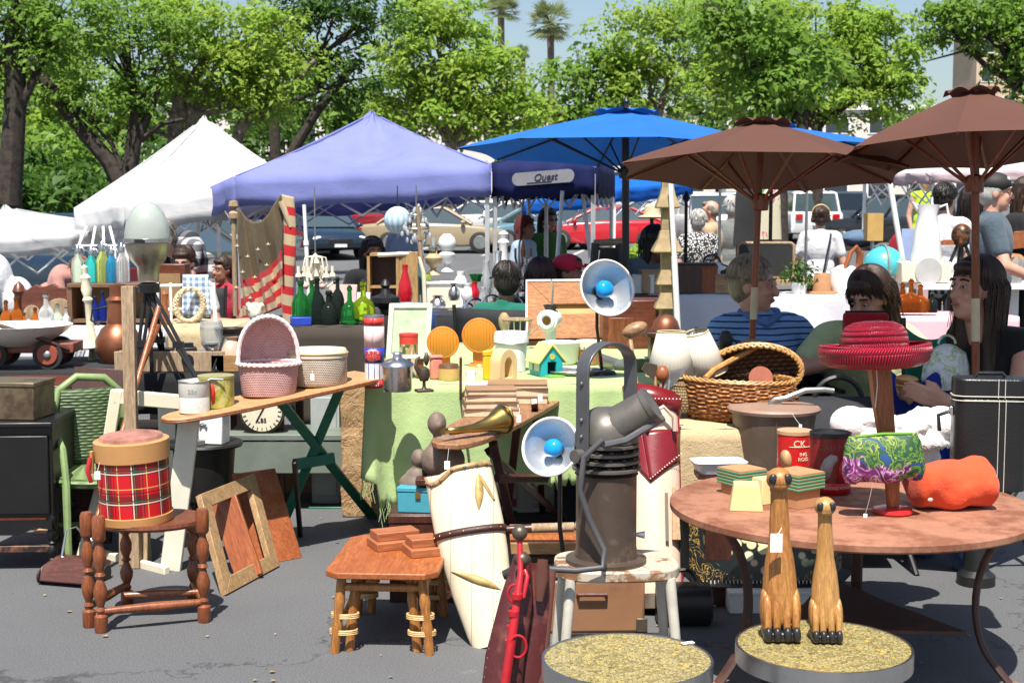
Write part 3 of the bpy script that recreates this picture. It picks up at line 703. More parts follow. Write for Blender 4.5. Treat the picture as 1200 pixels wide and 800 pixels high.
ax=(top-bot).normalized();zz=ax;yy=(V((0,-1,0))-ax*ax.dot(V((0,-1,0)))).normalized();xx=yy.cross(zz)
M=Matrix((xx,yy,zz)).transposed().to_4x4();mb=MB();mb.T=M
sts=[(.0,.07),(.08,.082),(.3,.105),(.5,.119),(.66,.125),(.82,.124),(1.0,.12)]
def shell_ring(f,hw,k=1.0):
    ring=[]
    for i in range(25):
        a=PI*i/24;z=f*HL
        if f==1.0:z-=.035*max(0,math.cos(2.2*(a-.75)))if a<1.45 else 0
        ring.append(V((math.cos(a)*hw*k,math.sin(a)*hw*.5*k,z)))
    for i in range(9):
        a=PI+PI*(i+.5)/9;ring.append(V((math.cos(a)*hw*k,math.sin(a)*hw*.18*k,f*HL)))
    return ring
mb.loft([shell_ring(f,h)for f,h in sts]);part(r,'body',mb,CRB,smooth=50)
def band(f,hw,hh,m,nm,k=1.02):
    q=MB();q.T=M;pts0=[]
    q.loft([[V((math.cos(PI*i/24)*hw*k,math.sin(PI*i/24)*hw*.5*k+.003,f*HL+s*hh+.008*math.cos(PI*i/24)))for i in range(25)]for s in(-1,1)],cap=False,close=False)
    return part(r,nm,q,m,solid=.004)
st_=band(.63,.1245,.012,plain('dark_leather_strap',(.05,.015,.012),.5),'strap',1.03)
sd=MB();sd.T=M
for i in range(2,23,3):sd.ell((math.cos(PI*i/24)*.1305,math.sin(PI*i/24)*.0655+.004,.63*HL+.008*math.cos(PI*i/24)),(.004,.004,.004),8,5)
part(st_,'stud',sd,BRASS)
rm=MB();rm.T=M;rm.loft([[V((math.cos(PI*i/24)*.119,math.sin(PI*i/24)*.0615,HL-.035*(max(0,math.cos(2.2*(PI*i/24-.75)))if PI*i/24<1.45 else 0)+s*.009-.008))for i in range(25)]for s in(-1,1)],cap=False,close=False)
rmo=part(r,'rim',rm,OAK,solid=.008)
sd=MB();sd.T=M
for i in range(2,24,3):sd.ell((math.cos(PI*i/24)*.123,math.sin(PI*i/24)*.066,HL-.012-.035*(max(0,math.cos(2.2*(PI*i/24-.75)))if PI*i/24<1.45 else 0)),(.006,.005,.006),8,5)
part(rmo,'peg',sd,DARKBR)
GOLDP=plain('gold_leaf_paint',(.42,.29,.1),.5,var=.4,sc=30)
sg=1 if xx.x>0 else-1
def leafstrip(f0,A,B):
    q=MB();q.T=M;rows=[]
    for i in range(17):
        row=[]
        for u,w in(A(i/16),B(i/16)):
            z=f0*HL+w;hw=np.interp(z/HL,[s[0]for s in sts],[s[1]for s in sts]);cx=max(-.97,min(.97,u/hw));row.append(V((u,math.sqrt(1-cx*cx)*hw*.5+.003,z)))
        rows.append(row)
    q.loft(rows,cap=False,close=False);part(r,'painted_leaf',q,GOLDP,solid=.002)
leafstrip(.33,lambda f:(sg*(-.09+.16*f),.07-.1*f-.014*math.sin(PI*f)),lambda f:(sg*(-.09+.16*f),.07-.1*f+.019*math.sin(PI*f**1.5)))
leafstrip(.82,lambda f:(sg*(.05+.025*f-.014*math.sin(PI*f)),-.06+.14*f),lambda f:(sg*(.05+.025*f+.018*math.sin(PI*f)),-.06+.14*f))
leafstrip(.82,lambda f:(sg*(.072+.034*f),.07-.1*f-.007*math.sin(PI*f)),lambda f:(sg*(.078+.034*f),.07-.1*f+.009*math.sin(PI*f)))
BLUEB=worn('turquoise_box_paint',(.05,.3,.38),(.25,.18,.1),.64,.72,14)
p=at(487,601,5.3);r=thing('blue_box','small turquoise box with a brass clasp below the carved heads','box',p,-.15)
part(r,'case',MB().box((0,.07,.04),(S(44,5.3),.14,.08)),BLUEB,bev=.004);part(r,'lid',MB().box((0,.07,.0895),(S(46,5.3),.145,.018)),BLUEB,bev=.003);part(r,'clasp',MB().box((.01,-.004,.07),(.02,.006,.026)),BRASS)
p2_=p+V((0,.0,-.0));q=thing('wooden_crate','plain dark crate under the turquoise box','crate',(p.x,p.y+.07,0));part(q,'side_board',MB().box((0,0,p.z/2),(.2,.18,p.z)),DARKW,bev=.004)
part(q,'rim',MB().box((0,0,p.z-.02),(.208,.188,.03)),DARKW,bev=.003)
STONE=plain('dark_carved_stone',(.17,.125,.095),.6,var=.4,sc=18,bump=.4,bsc=60)
def bust(label,hx,hy,hr,bx_,by_,bw,bh,Y):
    k=Y/FPX;base=at(bx_,by_+bh/2,Y);m=MB();H=bh*k
    m.ell((0,0,H*.35),(bw*k*.5,bw*k*.4,H*.5),14,10);m.ell((bw*k*.05,0,H*.7),(bw*k*.36,bw*k*.3,H*.35),12,8)
    hp=at(hx,hy,Y)-base;m.tube([(0,0,H*.6),hp],[hr*k*.55,hr*k*.6],10);m.ell(hp,(hr*k*.9,hr*k*1.0,hr*k*1.1),14,10);m.ell(hp+V((hr*k*.3,-hr*k*.85,-.1*hr*k)),(.2*hr*k,.3*hr*k,.3*hr*k),8,6)
    o=baked('carved_figure',m,STONE,.008,3);o.location=base;tag(o,label,'carving')
bust('larger dark carved head and shoulders behind the cream barrel',512,496,13,519,532,54,46,5.35);bust('smaller dark carved figure on the turquoise box',491,537,11,487,562,42,30,5.4)
p=at(519,556,5.38);q=thing('plant_stand','dark stand hidden under the larger carved head','stand',(p.x,5.38,0));part(q,'top',MB().box((0,0,p.z-.012),(.2,.2,.024)),DARKW,bev=.003);part(q,'post',MB().cyl((0,0,.02),(0,0,p.z-.02),.03),DARKW);part(q,'foot',MB().box((0,0,.012),(.22,.22,.024)),DARKW)
LEATH=worn('oxblood_leather',(.075,.014,.014),(.16,.05,.035),.52,.66,11,.38,bump=.35);REDMET=plain('red_pipe_paint',(.42,.014,.022),.3,var=.2)
Yh=3.95;b0=at(612,860,Yh-.1);t0_=at(618,640,Yh+.12)
r=thing('horse_collar','oxblood leather horse collar with red hames and brass balls','horse collar',(t0_.x,Yh,0))
O=V((t0_.x,Yh,0))
def hp(px,py,Y):return at(px,py,Y)-O
def strap(pts,w,th,nm,m=LEATH,par=None):
    pts=[V(p)for p in pts];q=MB();rings=[]
    for i,p in enumerate(pts):
        t=(pts[min(i+1,len(pts)-1)]-pts[max(i-1,0)]).normalized();sx=V((1,0,0));sx=(sx-t*sx.dot(t)).normalized();n=sx.cross(t);ww=w[i]if isinstance(w,list)else w
        rings.append([p+sx*(math.cos(2*PI*k/16)*ww/2)+n*(math.sin(2*PI*k/16)*th/2)for k in range(16)])
    q.loft(rings);return part(par or r,nm,q,m)
strap([hp(612,652,Yh+.1),hp(606,700,Yh+.04),hp(592,770,Yh),hp(580,880,Yh-.06)],[.05,.095,.115,.12],.06,'padded_side')
strap([hp(632,660,Yh+.13),hp(628,710,Yh+.1),hp(618,780,Yh+.05),hp(607,900,Yh)],[.06,.1,.12,.12],.07,'padded_side')
strap([hp(636,655,Yh+.06),hp(634,680,Yh+.05),hp(632,704,Yh+.04)],[.03,.038,.02],.008,'billet',plain('brown_strap',(.09,.03,.02),.45))
strap([hp(646,668,Yh+.12),hp(640,730,Yh+.07),hp(634,800,Yh+.02)],.03,.012,'edge_strap',plain('brown_strap',(.09,.03,.02),.45))
hm=MB();hm.tube([hp(609,632,Yh+.03),hp(610,672,Yh-.01),hp(606,700,Yh-.05),hp(601,740,Yh-.07),hp(592,800,Yh-.1),hp(580,880,Yh-.12)],[.008,.009,.012,.013,.014,.014],12)
for px,py in((606,698),(602,718),(600,735),(598,752)):hm.tube([hp(px,py-3,Yh-.06),hp(px,py+3,Yh-.06)],.016,10)
part(r,'hame',hm,REDMET)
hm=MB();hm.tube([hp(612,660,Yh+.03),hp(618,675,Yh-.0),hp(613,700,Yh-.02)],.007,10);part(r,'hame',hm,REDMET)
for cx,cy,Y,rx in((607,757,Yh-.085,10),(603,695,Yh-.03,8)):
    q=MB();k=Y/FPX;q.torus(hp(cx,cy,Y),rx*k*1.0,.004,22,8,'xz',sx=1,sy=1.35);part(r,'ring',q,REDMET)
for cx,cy,Y in((609,624,Yh+.03),(612,655,Yh+.02)):part(r,'ball_knob',MB().ell(hp(cx,cy,Y),(S(9.5,Y),)*3,18,12),DARKBR)
sq=MB()
for i in range(16):sq.ell(hp(597-i*1.9*.9,668+i*11,Yh-.005-i*.006)+V((-.025,-.028,0)),(.0015,.0014,.0025),6,4)
part(r,'stitching',sq,plain('pale_thread',(.3,.16,.1),.8))
SEATM=worn('rusty_cream_enamel',(.5,.44,.34),(.24,.12,.06),.5,.56,9,.45);sz=.42;sc_=on(722,656,sz)
r=thing('metal_stool','rusty cream metal step stool carrying the projector','stool',(sc_.x,sc_.y,0),.05)
sp=[]
for i in range(40):
    a=2*PI*i/40;ca,sa=math.cos(a),math.sin(a);sp.append((.19*math.copysign(abs(ca)**.6,ca),.145*math.copysign(abs(sa)**.6,sa)))
part(r,'seat',MB().prism(sp,sz-.035,sz,'xy'),SEATM,bev=.006)
for sx,sy in((-1,-1),(1,-1),(1,1),(-1,1)):
    part(r,'leg',MB().tube([(sx*.185,sy*.145,0),(sx*.15,sy*.11,sz-.03)],[.014,.017],10),plain('cream_leg_enamel',(.55,.52,.44),.4,var=.2,sc=12))
part(r,'crossbar',MB().tube([(-.17,-.13,.14),(.17,-.13,.14)],.009,8),SEATM);part(r,'crossbar',MB().tube([(-.17,.13,.14),(.17,.13,.14)],.009,8),SEATM)
PROJ=worn('projector_brown_enamel',(.085,.06,.045),(.17,.125,.09),.55,.66,10,.45,.3);PGREY=plain('projector_grey_metal',(.14,.125,.11),.42,.4,var=.2,sc=14);PSTRAP=plain('grey_yoke_steel',(.14,.14,.145),.4,.6)
p=V((sc_.x-.032,sc_.y-.01,sz));r=thing('spotlight_projector','old brown theatre spotlight with ribbed head and handle','spotlight',p)
k=4.3/FPX
part(r,'body',MB().lathe([(0,0),(.125,0),(.125,.012),(.098,.018),(.093,.05),(.093,.27),(.098,.275),(0,.275)],32),PROJ)
q=MB()
for i in range(4):
    z=.285+i*.024;q.lathe([(0,z),(.09,z),(.106-i*.002,z+.004),(.106-i*.002,z+.012),(.09,z+.016),(0,z+.016)],32)
part(r,'vent_ring',q,PGREY)
q=MB()
for row in(.304,.328,.352):
    for i in range(14):
        a=2*PI*i/14+row*20;q.box((math.cos(a)*.093,math.sin(a)*.093,row),(.012,.012,.006),(0,0,a))
part(r,'vent_slot',q,BLACKM)
part(r,'dome',MB().lathe([(.098,.375),(.098,.4),(.09,.43),(.07,.46),(.04,.475),(0,.48)],28),PGREY)
sd_=V((.78,-.18,.55)).normalized();s0=V((.0,-.02,.4));q=MB();q.tube([s0,s0+sd_*.155],[.066,.054],24);q.tube([s0+sd_*.15,s0+sd_*.168],[.058,.058],24);part(r,'snout',q,PGREY)
q=MB();q.tube([s0+sd_*.2+V((.005,-.0,-.06)),s0+sd_*.06+V((0,-.085,-.04)),s0+V((-.02,-.1,-.02))],.012,8);part(r,'clamp_rod',q,PSTRAP)
q=MB();rings=[]
for i in range(25):
    f=i/24;a=PI*f;hh=.33
    if f<.3:c_=V((.0,-.115,.33+.27*f/.3))
    elif f>.7:c_=V((.0,.115,.33+.27*(1-f)/.3))
    else:
        b=PI*(f-.3)/.4;c_=V((.0,-.115*math.cos(b),.6+.075*math.sin(b)))
    t_=V((0,1,0))if False else None;rings.append(c_)
pts=[Matrix.Rotation(-.75,3,'Z')@c_ for c_ in rings];ww=Matrix.Rotation(-.75,3,'Z')@V((1,0,0))*.024
for i in range(len(pts)):
    t_=(pts[min(i+1,24)]-pts[max(0,i-1)]).normalized();n_=t_.cross(ww).normalized()*.004;rings[i]=[pts[i]+ww+n_,pts[i]-ww+n_,pts[i]-ww-n_,pts[i]+ww-n_]
q.loft(rings);yk=part(r,'yoke',q,PSTRAP,bev=.002)
q=MB();c_=Matrix.Rotation(-.75,3,'Z')@V((0,-.122,.345));q.tube([c_,c_+(Matrix.Rotation(-.75,3,'Z')@V((0,-.03,0)))],.02,14);c2_=Matrix.Rotation(-.75,3,'Z')@V((0,-.121,.39))
for dz in(0,.05,.16):q.ell(Matrix.Rotation(-.75,3,'Z')@V((0,-.121,.4+dz)),(.006,.006,.008),8,5)
part(yk,'knob',q,PGREY)
q=MB();q.tube([V((-.02,-.135,.4)),V((-.075,-.135,.35)),V((-.088,-.13,.25)),V((-.06,-.125,.16)),V((-.015,-.135,.07)),V((-.02,-.16,.02)),V((-.1,-.17,.014)),V((-.22,-.15,.016)),V((-.29,-.13,.0))],.0095,10)
part(r,'cord',q,plain('grey_rubber_cord',(.07,.07,.075),.55));part(r,'plug',MB().tube([(-.285,-.13,.0),(-.315,-.125,-.012)],[.018,.014],10),RUBBER)
part(r,'thumbscrew',MB().tube([(.09,-.03,.09),(.115,-.035,.09)],[.006,.012],8),STEEL)
def mosaic():
    t=NT('mosaic_chips');v=t.voro(95,None,'F1','Color');d=t.voro(95,None,'DISTANCE_TO_EDGE');n=t.n.new('ShaderNodeSeparateColor');t.put(n.inputs[0],v)
    c=t.ramp(n.outputs[0],[(.0,(.2,.16,.05)),(.3,(.3,.25,.1)),(.6,(.36,.31,.15)),(.93,(.42,.33,.12)),(1.,(.55,.38,.08))])
    big=t.voro(14);c=t.mix(t.ramp(big,[(.1,(.5,.5,.5)),(.16,(0,0,0))]),c,(.52,.4,.1))
    t.color(t.mix(t.ramp(d,[(.03,(1,1,1)),(.08,(0,0,0))]),c,(.1,.08,.04)));t.bump(d,.3,.004);return t.set(.28)
MOS=mosaic()
def mstool(label,px,py,rpx,z):
    p=on(px,py,z);Y=p.y;R=S(rpx,Y);r=thing('mosaic_stool',label,'stool',(p.x,p.y,0),0,'round mosaic topped stools')
    part(r,'top',MB().lathe([(0,z-.004),(R-.006,z-.004),(R-.006,z),(0,z)],48),MOS);part(r,'rim',MB().lathe([(R-.012,z-.045),(R,z-.045),(R,z+.003),(R-.007,z+.003),(R-.007,z-.006),(R-.012,z-.045)],48),STEEL)
    for k in range(4):
        a=PI/4+k*PI/2;part(r,'leg',MB().tube([(math.cos(a)*R*.9,math.sin(a)*R*.9,0),(math.cos(a)*R*.75,math.sin(a)*R*.75,z-.04)],.013,8),BLACKM)
    part(r,'underplate',MB().lathe([(0,z-.04),(R-.014,z-.04),(R-.014,z-.008),(0,z-.008)],40),BLACKM);return p,R
sA,RA=mstool('gold mosaic stool with a paper tag on its rim',735,772,103,.35);sB,RB=mstool('gold mosaic stool carrying the two wooden cats',965,756,105,.35)
q=one('price_tag','small white tag lying on the mosaic stool','tag',MB().box((0,0,.0008),(.035,.016,.0014)),TAGM,on(806,753,.3535),.4)
CATW=wood('cat_carved_wood',(.4,.15,.04),(.55,.27,.08),'z',.35,6);CATW2=wood('cat_carved_wood_pale',(.5,.24,.07),(.6,.34,.12),'z',.35,6);PAW=plain('black_paw',(.02,.02,.022),.35)
def cat(label,px,pyb,pyt,wpx,m,zb):
    p=on(px,pyb-7,zb);k=p.y/FPX;H=(pyb-pyt)*k;w=wpx*k/2;r=thing('wooden_cat',label,'cat figure',p,random.uniform(-.1,.1),'long necked wooden cats')
    b=MB();D=.8
    b.loft([[V((math.cos(2*PI*i/20)*rx*w,math.sin(2*PI*i/20)*ry*w+oy*w,z*H))for i in range(20)]for z,rx,ry,oy in((.1,.85,.8,.25),(.14,.95,.9,.2),(.25,.92,.85,.2),(.36,.86,.75,.15),(.47,.74,.62,.1),(.58,.55,.46,.03),(.68,.52,.44,0),(.8,.45,.4,-.03),(.88,.44,.42,-.06),(.94,.44,.42,-.08))])
    for s in(-.72,-.26,.26,.72):
        b.loft([[V((s*w+math.cos(2*PI*i/10)*rx*w,-.45*w+oy*w+math.sin(2*PI*i/10)*ry*w,z*H))for i in range(10)]for z,rx,ry,oy in((.07,.2,.24,-.12),(.14,.2,.24,-.1),(.24,.19,.22,.05),(.32 if abs(s)<.5 else.27,.08,.08,.2))])
    for s in(-1,1):b.ell((s*.78*w,.1*w,.17*H),(.3*w,.65*w,.13*H),12,8)
    part(r,'body',b,m,smooth=60)
    hd=MB();hd.ell((0,-.14*w,.94*H),(.66*w,.7*w,.068*H),20,14);hd.ell((0,-.45*w,.915*H),(.46*w,.34*w,.036*H),14,10)
    h=part(r,'head',hd,m,smooth=60);r.rotation_euler.y=-.03
    for s in(-1,1):part(h,'eye',MB().ell((s*.36*w,-.68*w,.95*H),(.24*w,.15*w,.033*H),12,8),PAW)
    for s in(-.72,-.26,.26,.72):part(r,'paw',MB().ell((s*w,-.7*w,.045*H),(.235*w,.4*w,.048*H),12,8),PAW)
    part(r,'foot_base',MB().box((0,-.1*w,.03*H),(1.9*w,1.5*w,.055*H)),PAW,bev=.006);return p,k
p,k=cat('taller wooden cat with a white price tag round its neck',915,754,548,46,CATW,.3535);cat('shorter paler wooden cat without a tag',968,756,583,38,CATW2,.3535)
pricetag('white price tag hung on the taller wooden cat',at(910,625,p.y-.06),S(14,3.7),S(22,3.7),at(916,618,p.y-.035))
RUST=worn('salmon_rust_paint',(.33,.15,.09),(.2,.072,.036),.46,.6,6,.65,bump=.3);RUSTD=worn('dark_rust',(.05,.022,.016),(.11,.04,.02),.5,.62,9,.6)
tz=.55;tc=on(997,588,tz);TR=S(214,tc.y)
r=thing('round_table','round rusty pink metal table on three curved legs','table',(tc.x,tc.y,0))
part(r,'tabletop',MB().lathe([(0,tz-.012),(TR-.02,tz-.012),(TR-.006,tz-.03),(TR,tz-.024),(TR,tz-.006),(TR-.012,tz),(0,tz)],72),RUST,smooth=30)
for(fx,fy)in((848,806),(1147,802),(1012,700)):
    f=on(fx,fy)-V((tc.x,tc.y,0));d=V((f.x,f.y,0));R=d.length;d.normalize()
    pts=[d*TR*.88+V((0,0,tz-.015)),d*TR*.76+V((0,0,tz-.09)),d*TR*.69+V((0,0,tz-.19)),d*TR*.67+V((0,0,tz*.44)),d*TR*.71+V((0,0,tz*.23)),d*TR*.8+V((0,0,.06)),d*TR*.88+V((0,0,.008))]
    ii=[]
    for a,b in zip(pts,pts[1:]):ii+=[a.lerp(b,.0),a.lerp(b,.33),a.lerp(b,.67)]
    for _ in range(3):ii=[ii[0]]+[(ii[i-1]+ii[i]*2+ii[i+1])/4 for i in range(1,len(ii)-1)]+[ii[-1]]
    l=part(r,'leg',MB().tube(ii+[pts[-1]],.02,8,sq=.6),RUSTD)
    part(l,'foot',MB().ell(d*TR*.89+V((0,0,.012)),(.028,.028,.012),10,6),RUST)
sh=[(math.cos(a)*TR*.69,math.sin(a)*TR*.69)for a in(-2.42,-.72,1.52)]
sh2=[]
for i in range(3):
    a,b=V(sh[i]),V(sh[(i+1)%3]);sh2+=[tuple(a),tuple(a.lerp(b,.25)*.96),tuple(a.lerp(b,.5)*.92),tuple(a.lerp(b,.75)*.96)]
part(r,'lower_shelf',MB().prism(sh2,.185,.2,'xy'),RUSTD,bev=.003)
def ont(px,py):return on(px,py,tz)
HATM=NT('red_straw');a_,z2=HATM.angle()
x_,y_,z_=HATM.xyz();rad=HATM.math('SQRT',HATM.math('ADD',HATM.math('MULTIPLY',x_,x_),HATM.math('MULTIPLY',y_,y_)))
rowf=HATM.math('MULTIPLY',HATM.math('SUBTRACT',rad,HATM.math('MULTIPLY',z_,.8)),330);br=HATM.math('SINE',HATM.math('ADD',HATM.math('MULTIPLY',a_,120),rowf));hh=HATM.math('MULTIPLY',HATM.math('ABSOLUTE',HATM.math('SINE',HATM.math('MULTIPLY',rowf,.5))),HATM.math('MULTIPLY_ADD',br,.5,.5))
HATM.color(HATM.ramp(hh,[(0,(.16,.002,.012)),(.35,(.5,.008,.035)),(1,(.68,.03,.07))]));HATM.bump(hh,1.0,.008);HATM=HATM.set(.27)
hs=ont(1046,601);r=thing('hat_stand','turned wooden hat stand with a red round foot on the rusty table','hat stand',hs);hH=S(600-418,hs.y)
part(r,'foot',MB().lathe([(0,0),(.058,0),(.062,.006),(.06,.016),(.03,.022),(0,.022)],28),plain('red_foot',(.5,.02,.02),.3));part(r,'post',MB().loft([[V((x*w+ox,y*w,z))for x,y in((-1,-1),(1,-1),(1,1),(-1,1))]for z,w,ox in((.018,.017,0),(.12,.021,-.005),(hH*.5,.024,-.025),(hH*.75,.029,-.042),(hH,.031,-.055))]),wood('stand_wood',(.3,.085,.03),(.4,.13,.05),'z',.35),bev=.006)
part(r,'head_block',MB().lathe([(0,hH-.02),(.07,hH-.02),(.075,hH),(.06,hH+.05),(0,hH+.06)],20,(-.055,0,0)),plain('pale_felt',(.35,.2,.12),.9))
hc=at(1025,415,hs.y);r=thing('straw_hat','shiny red straw hat with an upturned brim on the stand','hat',hc,(-.06,-.04,0));kk=hs.y/FPX;RBm=65*kk
prof=[(RBm*.93,.03),(RBm*.99,.026),(RBm*1.01,.006),(RBm*.95,-.022),(RBm*.82,-.036),(RBm*.68,-.026),(RBm*.6,.004),(RBm*.6,.036),(RBm*.575,.064),(RBm*.5,.086),(RBm*.35,.098),(RBm*.15,.102),(.003,.102)]
def ringed(pr,n=56):return[[V((math.cos(2*PI*i/n)*q,math.sin(2*PI*i/n)*q,z+(.012*math.cos(2*PI*i/n*2)*max(0,q/RBm-.6))))for i in range(n)]for q,z in pr]
fine=[]
for(a,b),(c_,d_)in zip(prof,prof[1:]):fine+=[(a+(c_-a)*f,b+(d_-b)*f)for f in(0,.5)]
part(r,'crown',MB().loft(ringed(fine[12:]+[prof[-1]]),cap=False),HATM,solid=.004,smooth=0);part(r,'brim',MB().loft(ringed(fine[:13]),cap=False),HATM,solid=.004,smooth=0)
part(r,'hat_band',MB().loft([[V((math.cos(2*PI*i/40)*q,math.sin(2*PI*i/40)*q,z))for i in range(40)]for q,z in((RBm*.59,.006),(RBm*.595,.014),(RBm*.588,.024))],cap=False),plain('red_ribbon',(.5,.01,.03),.3),solid=.002)
q=one('hat_string','white string with tag hanging down the hat stand','string',MB().tube([(0,0,0),(.002,-.01,-.05),(-.004,-.012,-.12)],.0016,5),STRING,at(1027,432,hs.y-.05))
def paisley():
    t=NT('paisley_cloth');v=t.tc();n=t.noise(15,2,.5,v,2.2);n2=t.noise(7,2,.5,t.scale(v,(1.3,1,1.7)),2.0)
    a=t.ramp(n,[(0,(.012,.06,.025)),(.4,(.1,.2,.012)),(.45,(.008,.07,.035)),(.5,(.24,.3,.03)),(.55,(.01,.07,.03)),(.61,(.012,.06,.2))],True)
    b=t.ramp(n,[(0,(.12,.015,.1)),(.42,(.33,.07,.28)),(.48,(.55,.42,.5)),(.52,(.2,.02,.15)),(.58,(.05,.01,.07))],True)
    x,y,z=t.xyz(v);h=t.math('ADD',z,t.math('MULTIPLY_ADD',n2,.2,-.1));t.color(t.mix(t.ramp(t.math('ADD',h,t.math('MULTIPLY',x,.3)),[(.025,(1,1,1)),(.04,(0,0,0))]),a,b));t.bump(n,.3,.004);return t.set(.6)
pc=at(1036,562,hs.y-.075);r=thing('fabric_purse','quilted green and purple paisley purse hung on the hat stand','purse',pc,(0,-.06,0));w=46*kk;h=52*kk
q=MB();q.loft([[V((math.copysign(abs(math.cos(2*PI*i/36))**.6,math.cos(2*PI*i/36))*w*sx,math.sin(2*PI*i/36)*.035*sy-.0,z*h+.008*math.sin(i*1.1)*(z<.9)))for i in range(36)]for z,sx,sy in((0,.86,.5),(.03,1.0,.8),(.2,1.06,1.1),(.5,1.02,1.1),(.8,.96,.8),(.96,.9,.45),(1.03,.86,.2))])
part(r,'bag',q,paisley(),smooth=60);part(r,'clasp',MB().tube([(-w*.7,-.006,h*1.02),(0,-.008,h*1.05),(w*.7,-.006,h*1.02)],.005,8),plain('green_binding',(.12,.3,.03),.5))
q=pricetag('tag dangling from the paisley purse',ont(1014,606)+V((0,0,.012)),.012,.012,at(1023,566,hs.y-.1))
ORF=cloth('coral_fleece',(.68,.085,.03),.1,.9,5,240,.35)
ob_=ont(1113,594);r=thing('fleece_bundle','bright coral fleece rolled into a bundle on the rusty table','cloth',ob_,(0,0,.16));q=MB();w=50*ob_.y/FPX
def obf(u,v):
    a=2*PI*v;rr_=.078*(1+.06*math.sin(3*a+5*u)+.05*math.sin(13*u+2*a));e=max(0,(abs(u-.5)-.38)/.12);rr_*=math.sqrt(max(0.0005,1-e*e*.75));return V(((u-.5)*2*w,math.cos(a)*rr_*1.15,.075+math.sin(a)*rr_*(.92+.12*u)))
q.loft([[obf(u/50,j/48)for j in range(48)]for u in range(51)]);crumple(q,.008,11,4);part(r,'roll',q,ORF,smooth=80)
q=MB()
for s,o in((-.8,.0),(.35,.01)):
    q.ell((s*w,-.084,.045+o),(.009,.003,.007),8,5)
part(r,'label_patch',q,plain('pale_label',(.6,.45,.4),.8))
ck=ont(1156,572);r=thing('bottle_case','tall black leather case with white stitching on the table','case',ck,-.12);kk2=ck.y/FPX;w,h=42*kk2,133*kk2
def roundrect(w,d,rr_,n=6):
    o=[]
    for cx,cy,a0 in((w-rr_,d-rr_,0),(-w+rr_,d-rr_,PI/2),(-w+rr_,-d+rr_,PI),(w-rr_,-d+rr_,1.5*PI)):
        o+=[(cx+rr_*math.cos(a0+PI/2*i/n),cy+rr_*math.sin(a0+PI/2*i/n))for i in range(n+1)]
    return o
BLEA=plain('black_leather',(.012,.012,.013),.32,var=.2,bump=.25,bsc=120);STI=plain('white_stitch',(.6,.58,.5),.7)
rp=roundrect(w,.06,.04);part(r,'body',MB().prism(rp,0,h*.82,'xy'),BLEA,bev=.004);part(r,'lid',MB().prism([(x*1.015,y*1.02)for x,y in rp],h*.825,h,'xy'),BLEA,bev=.006)
q=MB()
for z in(.805,.845):q.tube([(x*1.025,y*1.03,h*z)for x,y in rp],.0018,5,loop=True)
for x in(.02,.042):
    q.tube([(x,-.0625,.0),(x-.0,-.0625,h*.82)],.0014,5);q.tube([(x-.004,-.0635,h*.83),(x-.004,-.0635,h)],.0014,5)
part(r,'stitching',q,STI);part(r,'handle',MB().tube([(-.05,0,h),(-.04,0,h+.014),(.04,0,h+.014),(.05,0,h)],.007,8),BLEA);part(r,'clasp',MB().box((-w-.006,-.01,h*.7),(.012,.02,.03)),CHROME,bev=.002)
part(r,'side_strap',MB().tube([(-w-.004,-.01,h*.7),(-w-.05,-.02,h*.66),(-w-.045,-.02,h*.52)],.007,6),BLEA)
TINR=worn('red_tin',(.52,.012,.014),(.3,.02,.015),.6,.68,9,.35);TIND=worn('old_red_tin',(.22,.012,.014),(.06,.01,.01),.5,.6,8,.35)
t1=on(930,566,tz);k3=t1.y/FPX;R1=20*k3;h1=62*k3
r=thing('red_tin','red tin with a tan lid and big white letters','tin',t1,.12);part(r,'can',MB().lathe([(0,0),(R1,0),(R1,h1),(0,h1)],32),TINR);part(r,'lid',MB().lathe([(0,h1-.006),(R1*1.04,h1-.006),(R1*1.04,h1+.006),(0,h1+.012)],32),plain('tan_lid',(.5,.3,.17),.5))
TW=plain('cream_print',(.75,.66,.45),.5,bump=0)
textmesh('CK',.032,TW,'lettering',r,(0,0,h1-.035),(0,0,0),R1);textmesh('ING\nROSS',.017,TW,'lettering',r,(0,0,h1*.56),(0,0,.25),R1)
bnd=MB();bnd.loft([[V((math.sin(a)*(R1+.001),-math.cos(a)*(R1+.001),z))for a in[-.5+1.3*i/14 for i in range(15)]]for z in(h1*.16,h1*.36)],cap=False,close=False);part(r,'dark_label',bnd,plain('dark_label',(.015,.02,.04),.4),solid=.001);textmesh('ER',.026,TW,'lettering',r,(0,0,h1*.26),(0,0,.05),R1+.0012)
bnd=MB();bnd.loft([[V((math.sin(a)*(R1+.0008),-math.cos(a)*(R1+.0008),z))for a in[-.62+1.5*i/14 for i in range(15)]]for z in(h1*.74,h1*.755)],cap=False,close=False);part(r,'print_line',bnd,TW,solid=.001)
wrapmark(r,R1+.0014,[(-.85+.4*math.cos(q),h1*.5+h1*.19*math.sin(q))for q in[2*PI*i/20 for i in range(20)]],plain('tan_oval',(.5,.3,.14),.5),'oval_label')
t2=on(972,576,tz);R2=24*t2.y/FPX;h2=72*t2.y/FPX
r=thing('baking_powder_tin','dark red baking powder tin with a black lid','tin',t2,.1);part(r,'can',MB().lathe([(0,0),(R2,0),(R2,h2-.012),(0,h2-.012)],32),TIND);part(r,'lid',MB().lathe([(R2*.85,h2-.012),(R2*1.03,h2-.014),(R2*1.03,h2),(R2*.93,h2+.002),(R2*.9,h2-.006),(0,h2-.006)],32),BLACKM)
textmesh('CALUMET',.028,plain('dull_print',(.2,.08,.07),.5,bump=0),'lettering',r,(0,0,h2*.78),(0,0,0),R2);textmesh('BAKING POWDER',.0135,plain('pink_print',(.62,.45,.42),.5,bump=0),'lettering',r,(0,0,h2*.12),(0,0,.2),R2)
